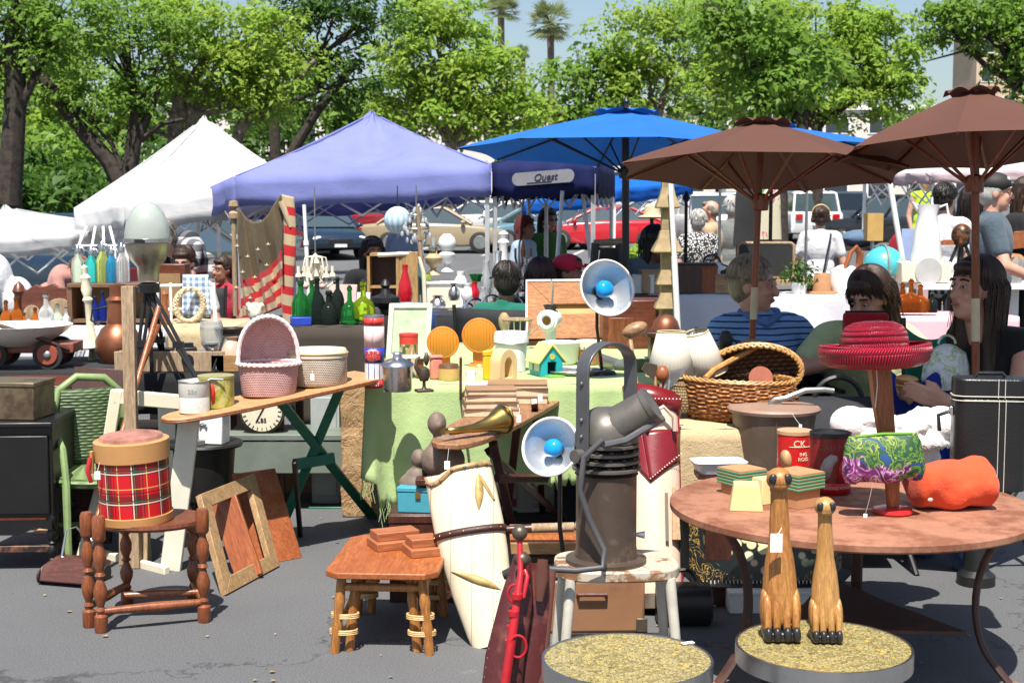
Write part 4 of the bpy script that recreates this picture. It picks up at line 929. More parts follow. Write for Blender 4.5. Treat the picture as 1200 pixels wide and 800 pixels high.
bnd=MB();bnd.loft([[V((math.sin(a)*(R2+.0008),-math.cos(a)*(R2+.0008),z))for a in[-1.5+3.0*i/24 for i in range(25)]]for z in(.002,h2*.2)],cap=False,close=False);part(r,'red_band',bnd,TINR,solid=.001)
wrapmark(r,R2+.0014,[(u,h2*w_)for u,w_ in((-.75,.3),(-.5,.24),(-.3,.32),(-.15,.5),(.05,.58),(.0,.66),(-.3,.68),(-.6,.6),(-.8,.45))],plain('grey_print',(.4,.36,.33),.5),'pale_emblem')
wrapmark(r,R2+.0018,[(u,h2*w_)for u,w_ in((.1,.22),(.6,.22),(.6,.3),(.42,.3),(.4,.56),(.25,.58),(.1,.45))],plain('bright_red_print',(.6,.015,.02),.45),'red_emblem')
CARD=plain('tan_card',(.48,.24,.11),.7);GREENE=plain('green_edge',(.06,.26,.14),.6);SOAP=plain('cream_soap',(.72,.52,.24),.55,var=.06)
def nested(label,px,py,n,wpx,rot,hfoot):
    p=ont(px,py);k=p.y/FPX;w=wpx*k;r=thing('nested_box_stack',label,'boxes',p,rot);part(r,'bottom_box',MB().box((0,0,hfoot*k/2),(w*.82,w*.82,hfoot*k)),CARD,bev=.002)
    for i in range(n):
        z=hfoot*k+i*.0105;q=part(r,'nested_rim',MB().box((0,0,z+.004),(w,w,.0065)),GREENE,bev=.0015);part(q,'card_edge',MB().box((0,0,z+.0085),(w*.98,w*.98,.0038)),CARD)
    part(r,'top_panel',MB().box((.0,0,hfoot*k+n*.0105+.001),(w*.97,w*.97,.002)),CARD)
nested('green edged nested boxes at the left rim of the rusty table',869,578,5,42,.55,12);nested('green edged nested boxes behind the taller wooden cat',934,592,5,46,.62,22)
def soap(label,px,py,wpx,hpx,rot):
    p=ont(px,py);k=p.y/FPX;one('cream_block',label,'block',MB().box((0,0,hpx*k/2),(wpx*k,wpx*k*.8,hpx*k),None,.74),SOAP,p,rot,bev=.003)
soap('cream tapered block in front of the nested boxes',874,596,40,32,-.12);soap('tan tapered block between the two nested stacks',897,588,34,30,.5)
one('white_tray','white plastic tray edge on the burlap table','tray',MB().loft([[V((x*s,y*s,z))for x,y in roundrect(.1,.07,.03)]for s,z in((.8,0),(1,.04),(1.03,.042),(.97,.038),(.8,.01))]),plain('white_plastic',(.8,.8,.8),.35,var=.03),at(842,552,5.25),.1,smooth=50)
q=thing('tray_stand','dark folding stand under the white plastic tray','stand',(at(842,552,5.25).x,5.25,0));zt_=at(842,552,5.25).z
part(q,'post',MB().box((0,.02,zt_/2-.01),(.1,.08,zt_-.02)),DARKW);part(q,'top',MB().box((0,0,zt_-.01),(.17,.12,.02)),DARKW)
PAILM=worn('brown_galvanised',(.16,.115,.085),(.26,.2,.14),.5,.62,5,.5,.3,.2);pb=V((at(908,470,5.6).x,5.62,.44));Rp=S(54,5.6);Hp=at(908,482,5.6).z-.44
r=thing('lidded_pail','brown galvanised pail with a flat lid behind the rusty table','pail',pb);part(r,'bucket',MB().lathe([(0,0),(Rp*.72,0),(Rp*.93,Hp),(0,Hp)],36),PAILM)
part(r,'lid',MB().lathe([(0,Hp),(Rp,Hp),(Rp*1.02,Hp+.012),(Rp*.98,Hp+.02),(Rp*.3,Hp+.03),(0,Hp+.03)],36),plain('pail_lid',(.3,.19,.14),.5,var=.2))
part(r,'handle',MB().tube([(-.02,-.02,Hp+.03),(.0,-.03,Hp+.05),(.04,-.03,Hp+.055),(.12,-.02,Hp+.085),(.2,0,Hp+.085),(.24,0,Hp+.08)],.012,8),DULLST);part(r,'hinge',MB().box((.0,-.02,Hp+.035),(.05,.03,.02)),DULLST);part(r,'seam',MB().tube([(-.02,-Rp*.72,0),(-.02,-Rp*.93,Hp)],.003,5),PAILM)
pricetag('white tag tied to the lid of the brown pail',at(938,497,5.6-Rp-.02),.012,.04,at(928,484,5.6-Rp-.005))
q=thing('wooden_crate','slatted crate under the brown pail','crate',(pb.x,5.66,0));part(q,'slat',MB().box((0,0,.42),(.34,.34,.04)).box((0,-.15,.2),(.34,.02,.38)).box((-.16,0,.2),(.02,.28,.38)).box((.16,0,.2),(.02,.28,.38)),DARKW,bev=.002)
WFR=cloth('white_eyelet_cloth',(.8,.78,.76),.06,.85,8,300,.5);wb=on(1046,549,tz);r=thing('frilled_cushion','white frilled cushion slumped behind the hat stand','cushion',wb);w=S(64,5.2);h=S(68,5.2)
q=MB()
def wf(u,v):
    a=2*PI*u;f=1+.05*math.sin(9*a)*v+.04*math.sin(5*a+2);prof_=math.sin(min(1,v*1.05)*PI*.5);lob=.86+.17*abs(math.cos(a*1.0))**3
    return V((math.cos(a)*w*f*(.72+.3*v)*(1 if v<.85 else 1-(v-.85)*5),math.sin(a)*.13*f*(1 if v<.85 else 1-(v-.85)*4),h*prof_*lob))
q.loft([[wf(i/80,j/24)for i in range(80)]for j in range(25)]);crumple(q,.022,14);part(r,'cover',q,WFR,smooth=80)
for s in(-1,1):part(r,'bolster_end',MB().ell((s*w*.82,-.03,h*.8),(.075,.08,.065),18,12),WFR)
part(r,'frill',MB().loft([[V((math.cos(2*PI*i/72)*w*(.8+.12*j)*(1+.03*math.sin(i*2.6)),-abs(math.sin(2*PI*i/72))*.1*(1+.1*j)-.03,h*(.75-.14*j)+.012*math.sin(i*1.9)))for i in range(72)]for j in range(3)],cap=False),WFR,solid=.002,smooth=80)
q=thing('black_bag','round black leather bag on the ground beside the golf bag','bag',on(803,735)+V((0,.05,0)));part(q,'body',MB().loft([[V((x,math.copysign(abs(math.cos(2*PI*i/20))**.7,math.cos(2*PI*i/20))*.07*s_,.075+math.copysign(abs(math.sin(2*PI*i/20))**.7,math.sin(2*PI*i/20))*.075*s_))for i in range(20)]for x,s_ in((-.1,.8),(-.09,1),(.09,1),(.1,.8))]),plain('black_bag_leather',(.012,.012,.013),.35));part(q,'handle',MB().torus((0,0,.16),.04,.007,14,6,'xz',(0,PI)),plain('black_bag_leather',(.012,.012,.013),.35))
def floral():
    t=NT('floral_tole');v=t.tc();x,y,z=t.xyz(v)
    d=t.math('SQRT',t.math('ADD',t.math('POWER',t.math('MULTIPLY',x,4.2),2.0),t.math('POWER',t.math('MULTIPLY',z,6.4),2.0)))
    cel=t.voro(24,v,'F1','Color');cd=t.voro(24,v);s=t.n.new('ShaderNodeSeparateColor');t.put(s.inputs[0],cel)
    col=t.ramp(s.outputs[0],[(0,(.6,.42,.05)),(.3,(.65,.6,.35)),(.5,(.1,.25,.04)),(.68,(.7,.62,.2)),(.85,(.62,.2,.12))],True)
    col=t.mix(t.noise(60,3),col,mul((.75,.7,.5),1.0));pet=t.ramp(cd,[(.42,(1,1,1)),(.52,(0,0,0))]);inn=t.ramp(d,[(.85,(1,1,1)),(1.0,(0,0,0))])
    m=t.math('MULTIPLY',pet,inn);sc=t.ramp(t.noise(22,2,.5,v,2.2),[(.49,(0,0,0)),(.5,(1,1,1)),(.53,(1,1,1)),(.54,(0,0,0))]);ring=t.ramp(d,[(1.1,(0,0,0)),(1.15,(1,1,1))])
    c=t.mix(t.math('MULTIPLY',sc,t.math('GREATER_THAN',d,1.05)),(.008,.009,.008),(.35,.22,.05));t.color(t.mix(m,c,col));return t.set(.25)
fp=at(897,700,5.22);fp.z=.1;r=thing('tole_tray','black octagonal tole tray painted with yellow flowers under the table','tray',fp,(-.2,0,0));w,h=S(90,5.3),S(100,5.3);c_=.05
oc=[(-w+c_,0),(w-c_,0),(w,c_),(w,h-c_),(w-c_,h),(-w+c_,h),(-w,h-c_),(-w,c_)]
tr_=MB().prism([(x,z-h/2)for x,z in oc],-.006,.006);tp=part(r,'panel',tr_,floral());tp.location=(0,0,h/2)
part(r,'rim',MB().loft([[V((x*s,y,(z-h/2)*s+h/2))for x,z in oc]for s,y in((1.0,-.004),(1.12,-.035),(1.13,-.03),(1.01,.004))],loop=True),plain('black_tole',(.008,.008,.008),.25),smooth=0)
eg=MB()
for i in range(34):eg.box((-w+c_+(2*w-2*c_)*i/33,-.012,-.01),(.003,.012,.026))
part(r,'pale_fluting',eg,plain('silver_line',(.6,.6,.58),.4))
q=thing('white_box','flat white box propping up the floral tray','box',(fp.x+.02,fp.y-.05,0));part(q,'base',MB().box((0,.04,.035),(.34,.16,.07)),WHITE,bev=.004);part(q,'lid',MB().box((0,.04,.076),(.345,.165,.014)),WHITE,bev=.003)
SUIT=worn('tan_fibre_case',(.27,.13,.065),(.2,.09,.045),.52,.64,4,.55);sp_=on(700,742);r=thing('suitcase','large tan fibreboard suitcase on the ground behind the metal stool','suitcase',(sp_.x-.02,sp_.y,0),.03);w=S(128,sp_.y);h=S(78,sp_.y)
part(r,'case',MB().box((0,.09,h*.42),(w,.18,h*.84)),SUIT,bev=.012);part(r,'lid',MB().box((0,.09,h*.93),(w*1.005,.183,h*.15)),SUIT,bev=.01);part(r,'handle',MB().tube([(-.05,-.002,h*.6),(-.05,-.02,h*.63),(.05,-.02,h*.63),(.05,-.002,h*.6)],.007,6),LEATH)
for s in(-1,1):part(r,'corner',MB().box((s*w*.47,.0,.03),(.04,.012,.05)),DARKBR,bev=.003)
tp_=at(668,648,4.95);r=thing('wooden_tray','shallow orange wood tray beneath the rolling pin','tray',tp_,.02);w=S(140,5);part(r,'bottom',MB().box((0,.12,.006),(w,.24,.012)),BTOP,bev=.002)
part(r,'side',MB().box((0,.245,.025),(w,.012,.05)),OAK,bev=.002);part(r,'side',MB().box((0,-.006,.02),(w,.012,.04)),OAK,bev=.002)
q=thing('crate','dark low crate carrying the orange tray','crate',(tp_.x,tp_.y+.12,0));part(q,'box',MB().box((0,0,(tp_.z)/2),(w*.8,.2,tp_.z)),DARKW,bev=.004);part(q,'rail',MB().box((0,-.102,tp_.z-.03),(w*.82,.012,.03)),DARKW)
rp_=at(655,619,5.06);r=thing('rolling_pin','turned wooden rolling pin with a dark end lying on the tray','rolling pin',rp_,-.03);w=S(70,5.2);part(r,'roller',MB().tube([(-w*.45,0,0),(w*.25,0,.006)],.018,16),PALEW);part(r,'handle',MB().tube([(w*.25,0,.006),(w*.3,0,.007),(w*.33,0,.008),(w*.5,0,.012)],[.01,.022,.02,.014],12),PALEW);part(r,'handle',MB().tube([(-w*.45,0,0),(-w*.9,0,-.006)],[.017,.016],12),DARKW)
TURNW=wood('turned_leg_wood',(.2,.055,.02),(.34,.11,.04),'z',.28,6)
sz=.37;sc_=on(176,606,sz);r=thing('turned_leg_table','small round topped table with turned legs carrying the plaid cooler','table',(sc_.x,sc_.y,0),.1);Rw=S(66,sc_.y)
part(r,'top',MB().lathe([(0,sz-.022),(Rw-.01,sz-.022),(Rw,sz-.012),(Rw-.004,sz),(0,sz)],40,sy=.8),MAHO)
for i,(x,y)in enumerate(((-.205,-.12),(-.15,-.19),(.2,-.1),(.13,.17),(-.12,.17))):
    l=part(r,'leg',MB().lathe(leg_turned(0,sz+(.05 if i<3 else-.02),.024),14,(x,y,0)),TURNW)
for a,b,z in(((-.15,-.19),(.2,-.1),.075),((-.205,-.12),(-.12,.17),.075),((.2,-.1),(.13,.17),.075),((-.1,-.02),(.17,.0),.085)):
    part(r,'stretcher',MB().tube([(*a,z),(*[(p+q)/2 for p,q in zip(a,b)],z),(*b,z)],[.012,.018,.012],10),TURNW)
def plaid():
    t=NT('red_tartan');a,z=t.angle();u=t.math('MULTIPLY',a,.136)
    def bands(c,per,off,wid):
        m=t.math('FRACT',t.math('ADD',t.math('DIVIDE',c,per),off));return t.math('LESS_THAN',m,wid)
    red=(.55,.008,.015);c=t.mix(t.math('MULTIPLY',bands(u,.11,.1,.34),.62),red,(.02,.008,.008));c=t.mix(t.math('MULTIPLY',bands(z,.11,.3,.34),.62),c,(.02,.008,.008))
    for cc in(u,z):
        o=.1 if cc is u else.3
        c=t.mix(bands(cc,.11,o-.15,.035),c,(.02,.012,.01));c=t.mix(bands(cc,.11,o-.04,.035),c,(.7,.62,.5));c=t.mix(bands(cc,.11,o-.4,.03),c,(.02,.012,.01))
        c=t.mix(bands(cc,.11,o+.45-1,.025),c,(.55,.5,.12));c=t.mix(bands(cc,.11,o-.16+.02,.02),c,(.03,.18,.1))
    t.color(c);return t.set(.4)
TANP=plain('tan_cooler_band',(.5,.25,.09),.45,var=.1)
cp=on(160,608,sz);r=thing('plaid_cooler','round red tartan cooler with tan bands on the turned leg table','cooler',cp,0,None);Rc,Hc=S(42,cp.y),S(98,cp.y)
cc_=part(r,'drum',MB().lathe([(0,0.02),(Rc,.02),(Rc,Hc-.07),(0,Hc-.07)],44),plaid());r.rotation_euler=(.02,-.04,.3)
part(r,'bottom_band',MB().lathe([(0,0),(Rc+.003,0),(Rc+.005,.028),(0,.028)],44),TANP);part(r,'top_band',MB().lathe([(0,Hc-.072),(Rc+.005,Hc-.072),(Rc+.006,Hc-.004),(Rc-.004,Hc),(0,Hc)],44),TANP)
part(r,'lid_pad',MB().lathe([(0,Hc),(Rc*.9,Hc),(Rc*.86,Hc+.012),(Rc*.5,Hc+.022),(0,Hc+.024)],30),cloth('faded_pink_plaid',(.36,.15,.11),.6,.8,14))
part(r,'strap_tab',MB().tube([(-Rc-.012,-.03,Hc-.03),(-Rc-.014,-.03,Hc-.11)],.014,8,sq=.5),TANP);part(r,'handle_cord',MB().tube([(-Rc-.018,-.04,Hc-.05),(-Rc-.03,-.05,Hc-.1),(-Rc-.02,-.04,Hc-.14)],.008,8),plain('red_cord',(.5,.02,.03),.5))
pricetag('tag hanging from the side of the tartan cooler',at(114,552,cp.y-.12),.02,.03,at(119,538,cp.y-.1),(0,0,.3))
def beam(name,label,cat,a,b,w,d,m,bev=.003,group=None):
    a,b=V(a),V(b);L=(b-a).length;z=(b-a).normalized();o=one(name,label,cat,MB().box((0,0,L/2),(w,d,L)),m,a,0,group,bev)
    o.rotation_euler=bmat((0,0,0),z,(0,-1,0)).to_euler();return o
b_=on(158,665);t_=at(150,335,b_.y+.05);beam('wooden_post','weathered pale wooden post standing behind the tartan cooler','post',b_,t_,S(14,5.9),.04,PALEW)
beam('wood_block','short wide weathered board behind the turned leg table','board',on(157,662),on(157,662)+V((0,.03,S(80,5.95))),S(34,5.9),.03,PALEW)
SWE=wood('sweeper_wood',(.07,.022,.016),(.13,.045,.03),'x',.3);p=on(72,688);r=thing('carpet_sweeper','old wooden carpet sweeper with a long handle lying by the cabinet','sweeper',p,-.28);w=S(64,p.y)
part(r,'case',MB().loft([[V((x*w/2,y,z))for x,y,z in((-1,0,.015),(1,0,.015),(1,.02,.075),(.82,.1,.1),(-.82,.1,.1),(-1,.02,.075))],[V((x*w/2,y+.18,z))for x,y,z in((-1,0,.015),(1,0,.015),(1,.02,.075),(.82,-.05,.1),(-.82,-.05,.1),(-1,.02,.075))]]),SWE,bev=.008,smooth=30)
for s in(-1,1):
    for y in(.03,.15):
        q=part(r,'wheel',MB().tube([(s*w*.5,y,.03),(s*w*.54,y,.03)],.03,14),RUBBER)
part(r,'bail',MB().tube([(-w*.3,.09,.06),(-w*.3,.14,.2),(-w*.1,.15,.21),(.02,.17,.15),(w*.45,.14,.17),(w*.48,.09,.05)],.005,6),STEEL)
hA=V((.03,.16,.14));R_=Matrix.Rotation(.28,3,'Z');hB=R_@(at(186,360,6.35)-p);part(r,'handle',MB().tube([hA,hA.lerp(hB,.06),hB],[.011,.012,.012],10),REDW);part(r,'ferrule',MB().tube([hA-(hB-hA)*.02,hA.lerp(hB,.05)],.015,10),STEEL)
cz=.66;Yc=5.75;x0,x1=at(-60,500,Yc).x,at(62,500,Yc).x;r=thing('black_cabinet','chipped black lacquered cabinet on turned legs at the left edge','cabinet',((x0+x1)/2,Yc,0),.06);w=x1-x0;zt,zb=at(30,494,Yc).z,at(30,618,Yc).z
q=MB().box((0,.2,(zt+zb+.02)/2),(w*.96,.4,zt-zb-.06));part(r,'carcass',q,BLACKW,bev=.005);part(r,'top',MB().prism([(-w/2,-.03),(w/2,-.03),(w/2,.42),(-w/2,.42)],zt-.022,zt,'xy'),BLACKW,bev=.006)
q=MB();q.prism([(-w*.46,zb+.03),(w*.46,zb+.03),(w*.46,zb-.01),(w*.3,zb+.0),(w*.15,zb-.03),(-w*.15,zb-.03),(-w*.3,zb),(-w*.46,zb-.01)],-.012,.002);part(r,'apron',q,BLACKW)
for x in(-1,1):
    for y in(.02,.37):part(r,'leg',MB().lathe(leg_turned(0,zb+.05,.024),12,(x*w*.44,y,0)),BLACKW)
part(r,'stretcher',MB().box((0,.02,.09),(w*.86,.03,.03)),worn('scuffed_black',(.02,.012,.01),(.2,.08,.04),.45,.6,12),bev=.004);part(r,'stretcher',MB().box((w*.44,.2,.09),(.025,.33,.025)),BLACKW,bev=.003)
part(r,'door',MB().box((.02,-.008,(zt+zb)/2),(w*.8,.02,(zt-zb)*.74)),BLACKW,bev=.005)
TINB=worn('tarnished_tin_box',(.18,.14,.08),(.09,.055,.04),.45,.6,8,.45,.5)
p=V((at(6,494,Yc).x,Yc+.14,zt));q=thing('tin_box','tarnished metal box with a flat lid on the black cabinet','box',p,-.12);part(q,'box',MB().box((0,0,.07),(.25,.2,.14)),TINB,bev=.005);part(q,'lid',MB().box((0,0,.148),(.258,.208,.02)),TINB,bev=.004)
beam('dark_board','dark stained panel leaning behind the green wicker chair','board',on(95,636),at(122,432,6.5),.27,.025,DARKW)
RBOX=wood('red_brown_chest_wood',(.1,.02,.012),(.17,.04,.02),'x',.35);p=on(58,604);q=thing('wooden_chest','red brown wooden chest behind the black cabinet','chest',(p.x,6.5,0));part(q,'carcass',MB().box((0,.2,.33),(.42,.4,.66)),RBOX,bev=.006);part(q,'top',MB().box((0,.2,.672),(.45,.43,.024)),RBOX,bev=.005);part(q,'escutcheon',MB().box((-.03,-.004,.56),(.035,.006,.045)).box((.06,-.004,.35),(.02,.006,.02)),BRASS)
WGREEN=wicker('sage_wicker',(.13,.2,.07),(.22,.31,.13),30,160);WGREEND=wicker('dark_sage_weave',(.07,.12,.045),(.14,.2,.09),120,230,rnd=False);SAGE=plain('sage_green_paint',(.2,.29,.11),.5,var=.2,sc=14)
p=on(98,604);Yw=6.15;r=thing('wicker_chair','sage green wicker chair seen from the side of its tall back','chair',(at(100,560,Yw).x,Yw,0),.5)
q=MB();hz_=at(100,442,Yw).z;ar=[(-.14,0,.0),(-.14,-.02,.3),(-.14,-.0,hz_*.75),(-.1,.02,hz_*.93),(-.02,.03,hz_),(.1,.03,hz_-.01),(.17,.02,hz_*.9),(.18,0,.3),(.18,0,0)]
q.tube(ar,.018,10);part(r,'back_frame',q,SAGE)
q=MB();q.grid(lambda u,v:V((-.12+.28*u,.02-.03*math.sin(PI*u),.38+(hz_-.43)*v)),8,8);part(r,'back_panel',q,WGREEND,solid=.012)
part(r,'seat',MB().lathe([(0,.34),(.2,.34),(.21,.36),(.2,.38),(0,.38)],24,(.02,-.2,0)),WGREEN)
part(r,'arm',MB().tube([(-.14,0,.58),(-.15,-.1,.57),(-.15,-.3,.5),(-.15,-.36,.36),(-.15,-.36,0)],.015,8),SAGE);part(r,'leg',MB().tube([(.18,-.36,0),(.18,-.34,.36)],.014,8),SAGE);part(r,'leg',MB().tube([(-.15,-.36,0),(-.15,-.34,.36)],.015,8),SAGE)
part(r,'wrap',MB().tube([(-.14,-.015,.2+i*.012)for i in range(40)],.0205,8),WGREEN);part(r,'brace',MB().tube([(-.14,0,.12),(.02,-.15,.14),(.18,-.3,.12)],.01,6),SAGE)
one('cardboard_sheet','flat cardboard sheet lying under the green wicker chair','cardboard',MB().box((0,0,.006),(.5,.3,.008)),plain('cardboard',(.42,.28,.15),.85),on(88,612)+V((0,.1,0)),.3)
one('cardboard_sheet','cardboard scrap on the ground right of the sweeper handle','cardboard',MB().box((0,0,.006),(.28,.14,.008)),plain('cardboard',(.42,.28,.15),.85),on(80,622),-.1)
r=thing('window_frame','cream painted wooden frame leaning behind the tartan cooler','frame',on(160,676),0);o=on(160,676)
def fr(a,b,w,nm='rail'):
    a,b=V(a)-o,V(b)-o;L=(b-a).length;q=MB();q.T=bmat(a,b,(0,-1,0));q.box((0,0,L/2),(w,.03,L));part(r,nm,q,CREAM,bev=.005)
fr(at(137,457,6.15),on(108,640),S(14,6),'stile');fr(at(134,464,6.15),at(222,472,6.2),S(18,6));fr(on(112,650),on(196,672),S(17,5.9));fr(on(103,650)+V((0,-.1,0)),at(118,568,6.0),S(12,6),'stile')
def pframe(label,cs,wpx,m,depth=.03,mid=None):
    bl_,br_,tr2,tl2=cs;o=V(bl_);r=thing('picture_frame',label,'picture frame',o);X=(V(br_)-o);Z=(V(tl2)-o);X0,Z0=X.normalized(),Z.normalized();N=X0.cross(Z0);W,H=X.length,Z.length;w=wpx
    Mx=Matrix((X0,N,Z0)).transposed().to_4x4()
    for poly,nm in(([(0,0),(W,0),(W-w,w),(w,w)],'rail'),([(0,H),(w,H-w),(W-w,H-w),(W,H)],'rail'),([(0,0),(w,w),(w,H-w),(0,H)],'stile'),([(W,0),(W,H),(W-w,H-w),(W-w,w)],'stile')):
        q=MB();q.T=Mx;q.prism(poly,-depth/2,depth/2);part(r,nm,q,m,bev=.003)
    return r
FRW=wood('frame_oak',(.34,.2,.09),(.47,.3,.15),'z',.45);b0,b1=on(262,698),on(325,664);t0_,t1_=at(232,580,b0.y+.18),at(297,554,b1.y+.18)
pframe('empty oak picture frame leaning at the front of the pair',(b0,b1,t1_,t0_),S(19,5.5),FRW)
LRED=wood('cedar_panel',(.3,.075,.025),(.42,.13,.045),'z',.4)
b2,b3=on(296,672)+V((0,.12,0)),on(350,657)+V((.0,.05,0));H_=at(320,549,b3.y+.2)-b3
q=MB();e=b3-b2;q.loft([[V((0,0,0)),e,e+H_,H_],[p_+V((0.005,.025,.0))for p_ in(V((0,0,0)),e,e+H_,H_)]]);one('cupboard_front','red cedar cupboard door leaning behind the oak frame','panel',q,LRED,b2,bev=.003)
beam('cedar_plank','short cedar plank inside the leaning oak frame','plank',on(290,682)+V((0,.06,0)),at(262,585,5.75),S(34,5.5),.02,LRED)
za=.66;A0=on(193,490,za);A1=at(436,437,6.35);r=thing('ironing_board','long wooden ironing board on green trestle legs','ironing board',(A0.x,A0.y,0));o=V((A0.x,A0.y,0));a,b=A0-o,A1-o;d=(b-a).normalized();L=(b-a).length;s=V((-d.y,d.x,0)).normalized();n=d.cross(s)
outline=[]
for f,hw in((0,.03),(.02,.06),(.06,.085),(.15,.11),(.3,.13),(.6,.14),(.97,.14),(1,.13)):outline.append((f,hw))
up_=[a+d*(f*L)+s*hw for f,hw in outline];dn=[a+d*(f*L)-s*hw for f,hw in outline];ring=up_+dn[::-1]
q=MB();q.loft([[p-n*.022 for p in ring],[p for p in ring]]);part(r,'board',q,PLYW,bev=.004)
q=MB()
for zz in(.007,.014):q.tube([p-n*zz for p in ring],.0022,4,loop=True)
part(r,'ply_edge',q,LRED)
WLEGM=plain('cream_leg_paint',(.7,.67,.54),.5,var=.12)
def lg_(p0,p1,w,m,nm='leg',th=.03):
    p0,p1=V(p0)-o,V(p1)-o;q=MB();q.T=bmat(p0,p1,(0,-1,0));q.box((0,0,(p1-p0).length/2),(w,th,(p1-p0).length));return part(r,nm,q,m,bev=.004)
lg_(on(200,668),at(222,490,5.75),S(24,5.9),WLEGM,th=.025);lg_(on(437,606),at(322,462,6.1),.042,GREENP);lg_(on(328,622),at(400,452,6.3),.042,GREENP);lg_(on(352,628),at(345,540,6.0),.02,BLACKM)
lg_(on(360,598)+V((0,.05,0)),on(425,598)+V((0,.05,0)),.02,GREENP,'foot_bar',.02);lg_(at(345,544,6.35),at(392,536,6.4),.05,GREENP,'brace')
def onb(f,side=0.0):return A0+(A1-A0)*f+s*side
TINW=worn('worn_white_tin',(.62,.6,.54),(.4,.36,.28),.6,.7,10,.45)
kb=A0.y/FPX
p=onb(.13,.0);q=thing('white_tin_pail','worn white tin canister on the tip of the long ironing board','tin',p,.2);R=S(18,p.y);H=S(37,p.y);part(q,'can',MB().lathe([(0,0),(R,0),(R,H*.48),(R*.98,H*.5),(R,H*.52),(R,H),(R*.94,H),(R*.94,H*.9),(0,H*.9)],28),TINW)
q2=part(q,'rim',MB().torus((0,0,H),R,.003,28,6),DULLST);textmesh('25c',.025,plain('grey_pencil',(.25,.3,.35),.6,bump=0),'lettering',q,(0,0,H*.7),(0,0,-.1),R)
q=part(q,'handle',MB().tube([(R*.9,0,H),(R*1.1,.0,H+.006),(R*1.9,-.01,H+.004)],.004,6),DULLST)
def leafprint():
    t=NT('painted_leaves_tin');n=t.noise(9,3,.6,None,1.5);t.color(t.ramp(n,[(.3,(.12,.16,.02)),(.45,(.36,.34,.05)),(.55,(.52,.46,.18)),(.68,(.16,.06,.02))]));return t.set(.4)
p=onb(.24,.02);q=thing('painted_tin_box','round tin painted with yellow green leaves and a red bird','tin',p,0);R=S(21,p.y);H=S(35,p.y);part(q,'can',MB().lathe([(0,0),(R,0),(R,H),(0,H)],28),leafprint());part(q,'lid',MB().lathe([(0,H-.004),(R*1.03,H-.004),(R*1.03,H+.006),(0,H+.007)],28),plain('olive_lid',(.3,.27,.1),.4))
wrapmark(q,R+.0015,[(u,H*z)for u,z in((-.05,.12),(.12,.2),(.16,.55),(.1,.8),(-.06,.85),(-.1,.6),(.02,.45))],plain('red_print',(.55,.02,.02),.4),'red_bird')
PINKW=wicker('pink_wicker',(.66,.36,.35),(.78,.5,.48),60,420,.8);PINKE=plain('pale_pink_braid',(.82,.66,.64),.5,var=.15,sc=40)
p=onb(.48,.01);kq=p.y/FPX;q=thing('wicker_basket','pink wicker basket with a tall rounded hood on the ironing board','basket',p,.25);R=37*kq
part(q,'bowl',MB().lathe([(0,0),(R*.8,0),(R*.86,.02),(R*.97,38*kq),(R*.9,38*kq),(R*.8,.02),(0,.015)],40,sy=.75),PINKW)
rim=MB()
for ph in(0,PI):rim.tube([(math.cos(2*PI*i/72)*R*(1+.02*math.cos(i*1.4+ph)),math.sin(2*PI*i/72)*R*.75,38*kq+.004*math.sin(i*1.4+ph))for i in range(72)],.0065,6,loop=True)
part(q,'rim_braid',rim,PINKE)
hd=MB()
def hood(u,v):
    a=PI*u;x=math.cos(a)*R*.92;zz=38*kq+math.sin(a)*54*kq*(.62+.38*min(1,math.sin(a)+.3));y0=R*.5
    return V((x*(1-.12*v),y0-.13*R+R*.5*(v-.3)*-math.sin(a)*.9,38*kq+(zz-38*kq)*(1-.1*v)))
hd.loft([[V((math.cos(PI*i/28)*R*.94*s_,R*.42+dy,36*kq+(math.sin(PI*i/28)**.75)*56*kq*s_))for i in range(29)]for s_,dy in((1.0,-.045),(1.02,-.0),(.97,.03),(.82,.05),(.55,.06),(.2,.062),(.02,.062))],cap=False,close=False)
part(q,'hood',hd,wicker('pink_wicker_flat',(.8,.5,.48),(.85,.6,.57),420,420,.45,rnd=False),solid=.008)
rim=MB()
for ph in(0,PI):rim.tube([(math.cos(PI*i/40)*R*.95*(1+.02*math.cos(i*1.5+ph)),R*.42-.05,36*kq+(math.sin(PI*i/40)**.75)*57*kq+.004*math.sin(i*1.5+ph))for i in range(41)],.0085,6)
part(q,'hood_braid',rim,PINKE)
WEAVE=wicker('beige_weave',(.5,.42,.33),(.72,.63,.52),70,420,.5);p=onb(.72,.01);kq=p.y/FPX;q=thing('hat_box','round beige woven box with a lid on the long ironing board','hat box',p,.1);R=35*kq
part(q,'drum',MB().lathe([(0,0),(R*.92,0),(R,4*kq),(R*1.0,36*kq),(0,36*kq)],40,sy=.8),WEAVE);part(q,'lid',MB().lathe([(0,33*kq),(R*1.03,33*kq),(R*1.03,39*kq),(R*.96,43*kq),(0,44*kq)],40,sy=.8),plain('beige_lid',(.66,.57,.44),.6,var=.12));part(q,'lid_rim',MB().torus((0,0,38*kq),R*1.03,.004,40,6,sy=.8),plain('tan_rim',(.5,.36,.18),.5))
p=on(300,600);GREYG=plain('grey_green_panel',(.15,.18,.15),.6,var=.2);q=thing('bench_seat','grey green painted bench below the clock dial','bench',(at(342,560,6.9).x,6.9,0));z_b=at(342,512,6.9).z;part(q,'apron',MB().box((0,0,z_b-.1),(S(150,6.9),.03,.16)),GREYG,bev=.004);part(q,'top',MB().box((0,.15,z_b),(S(156,6.9),.34,.03)),GREYG,bev=.004)
for x in(-1,1):part(q,'end_panel',MB().box((x*S(70,6.9),.15,z_b/2-.01),(.03,.3,z_b-.03)),GREYG)
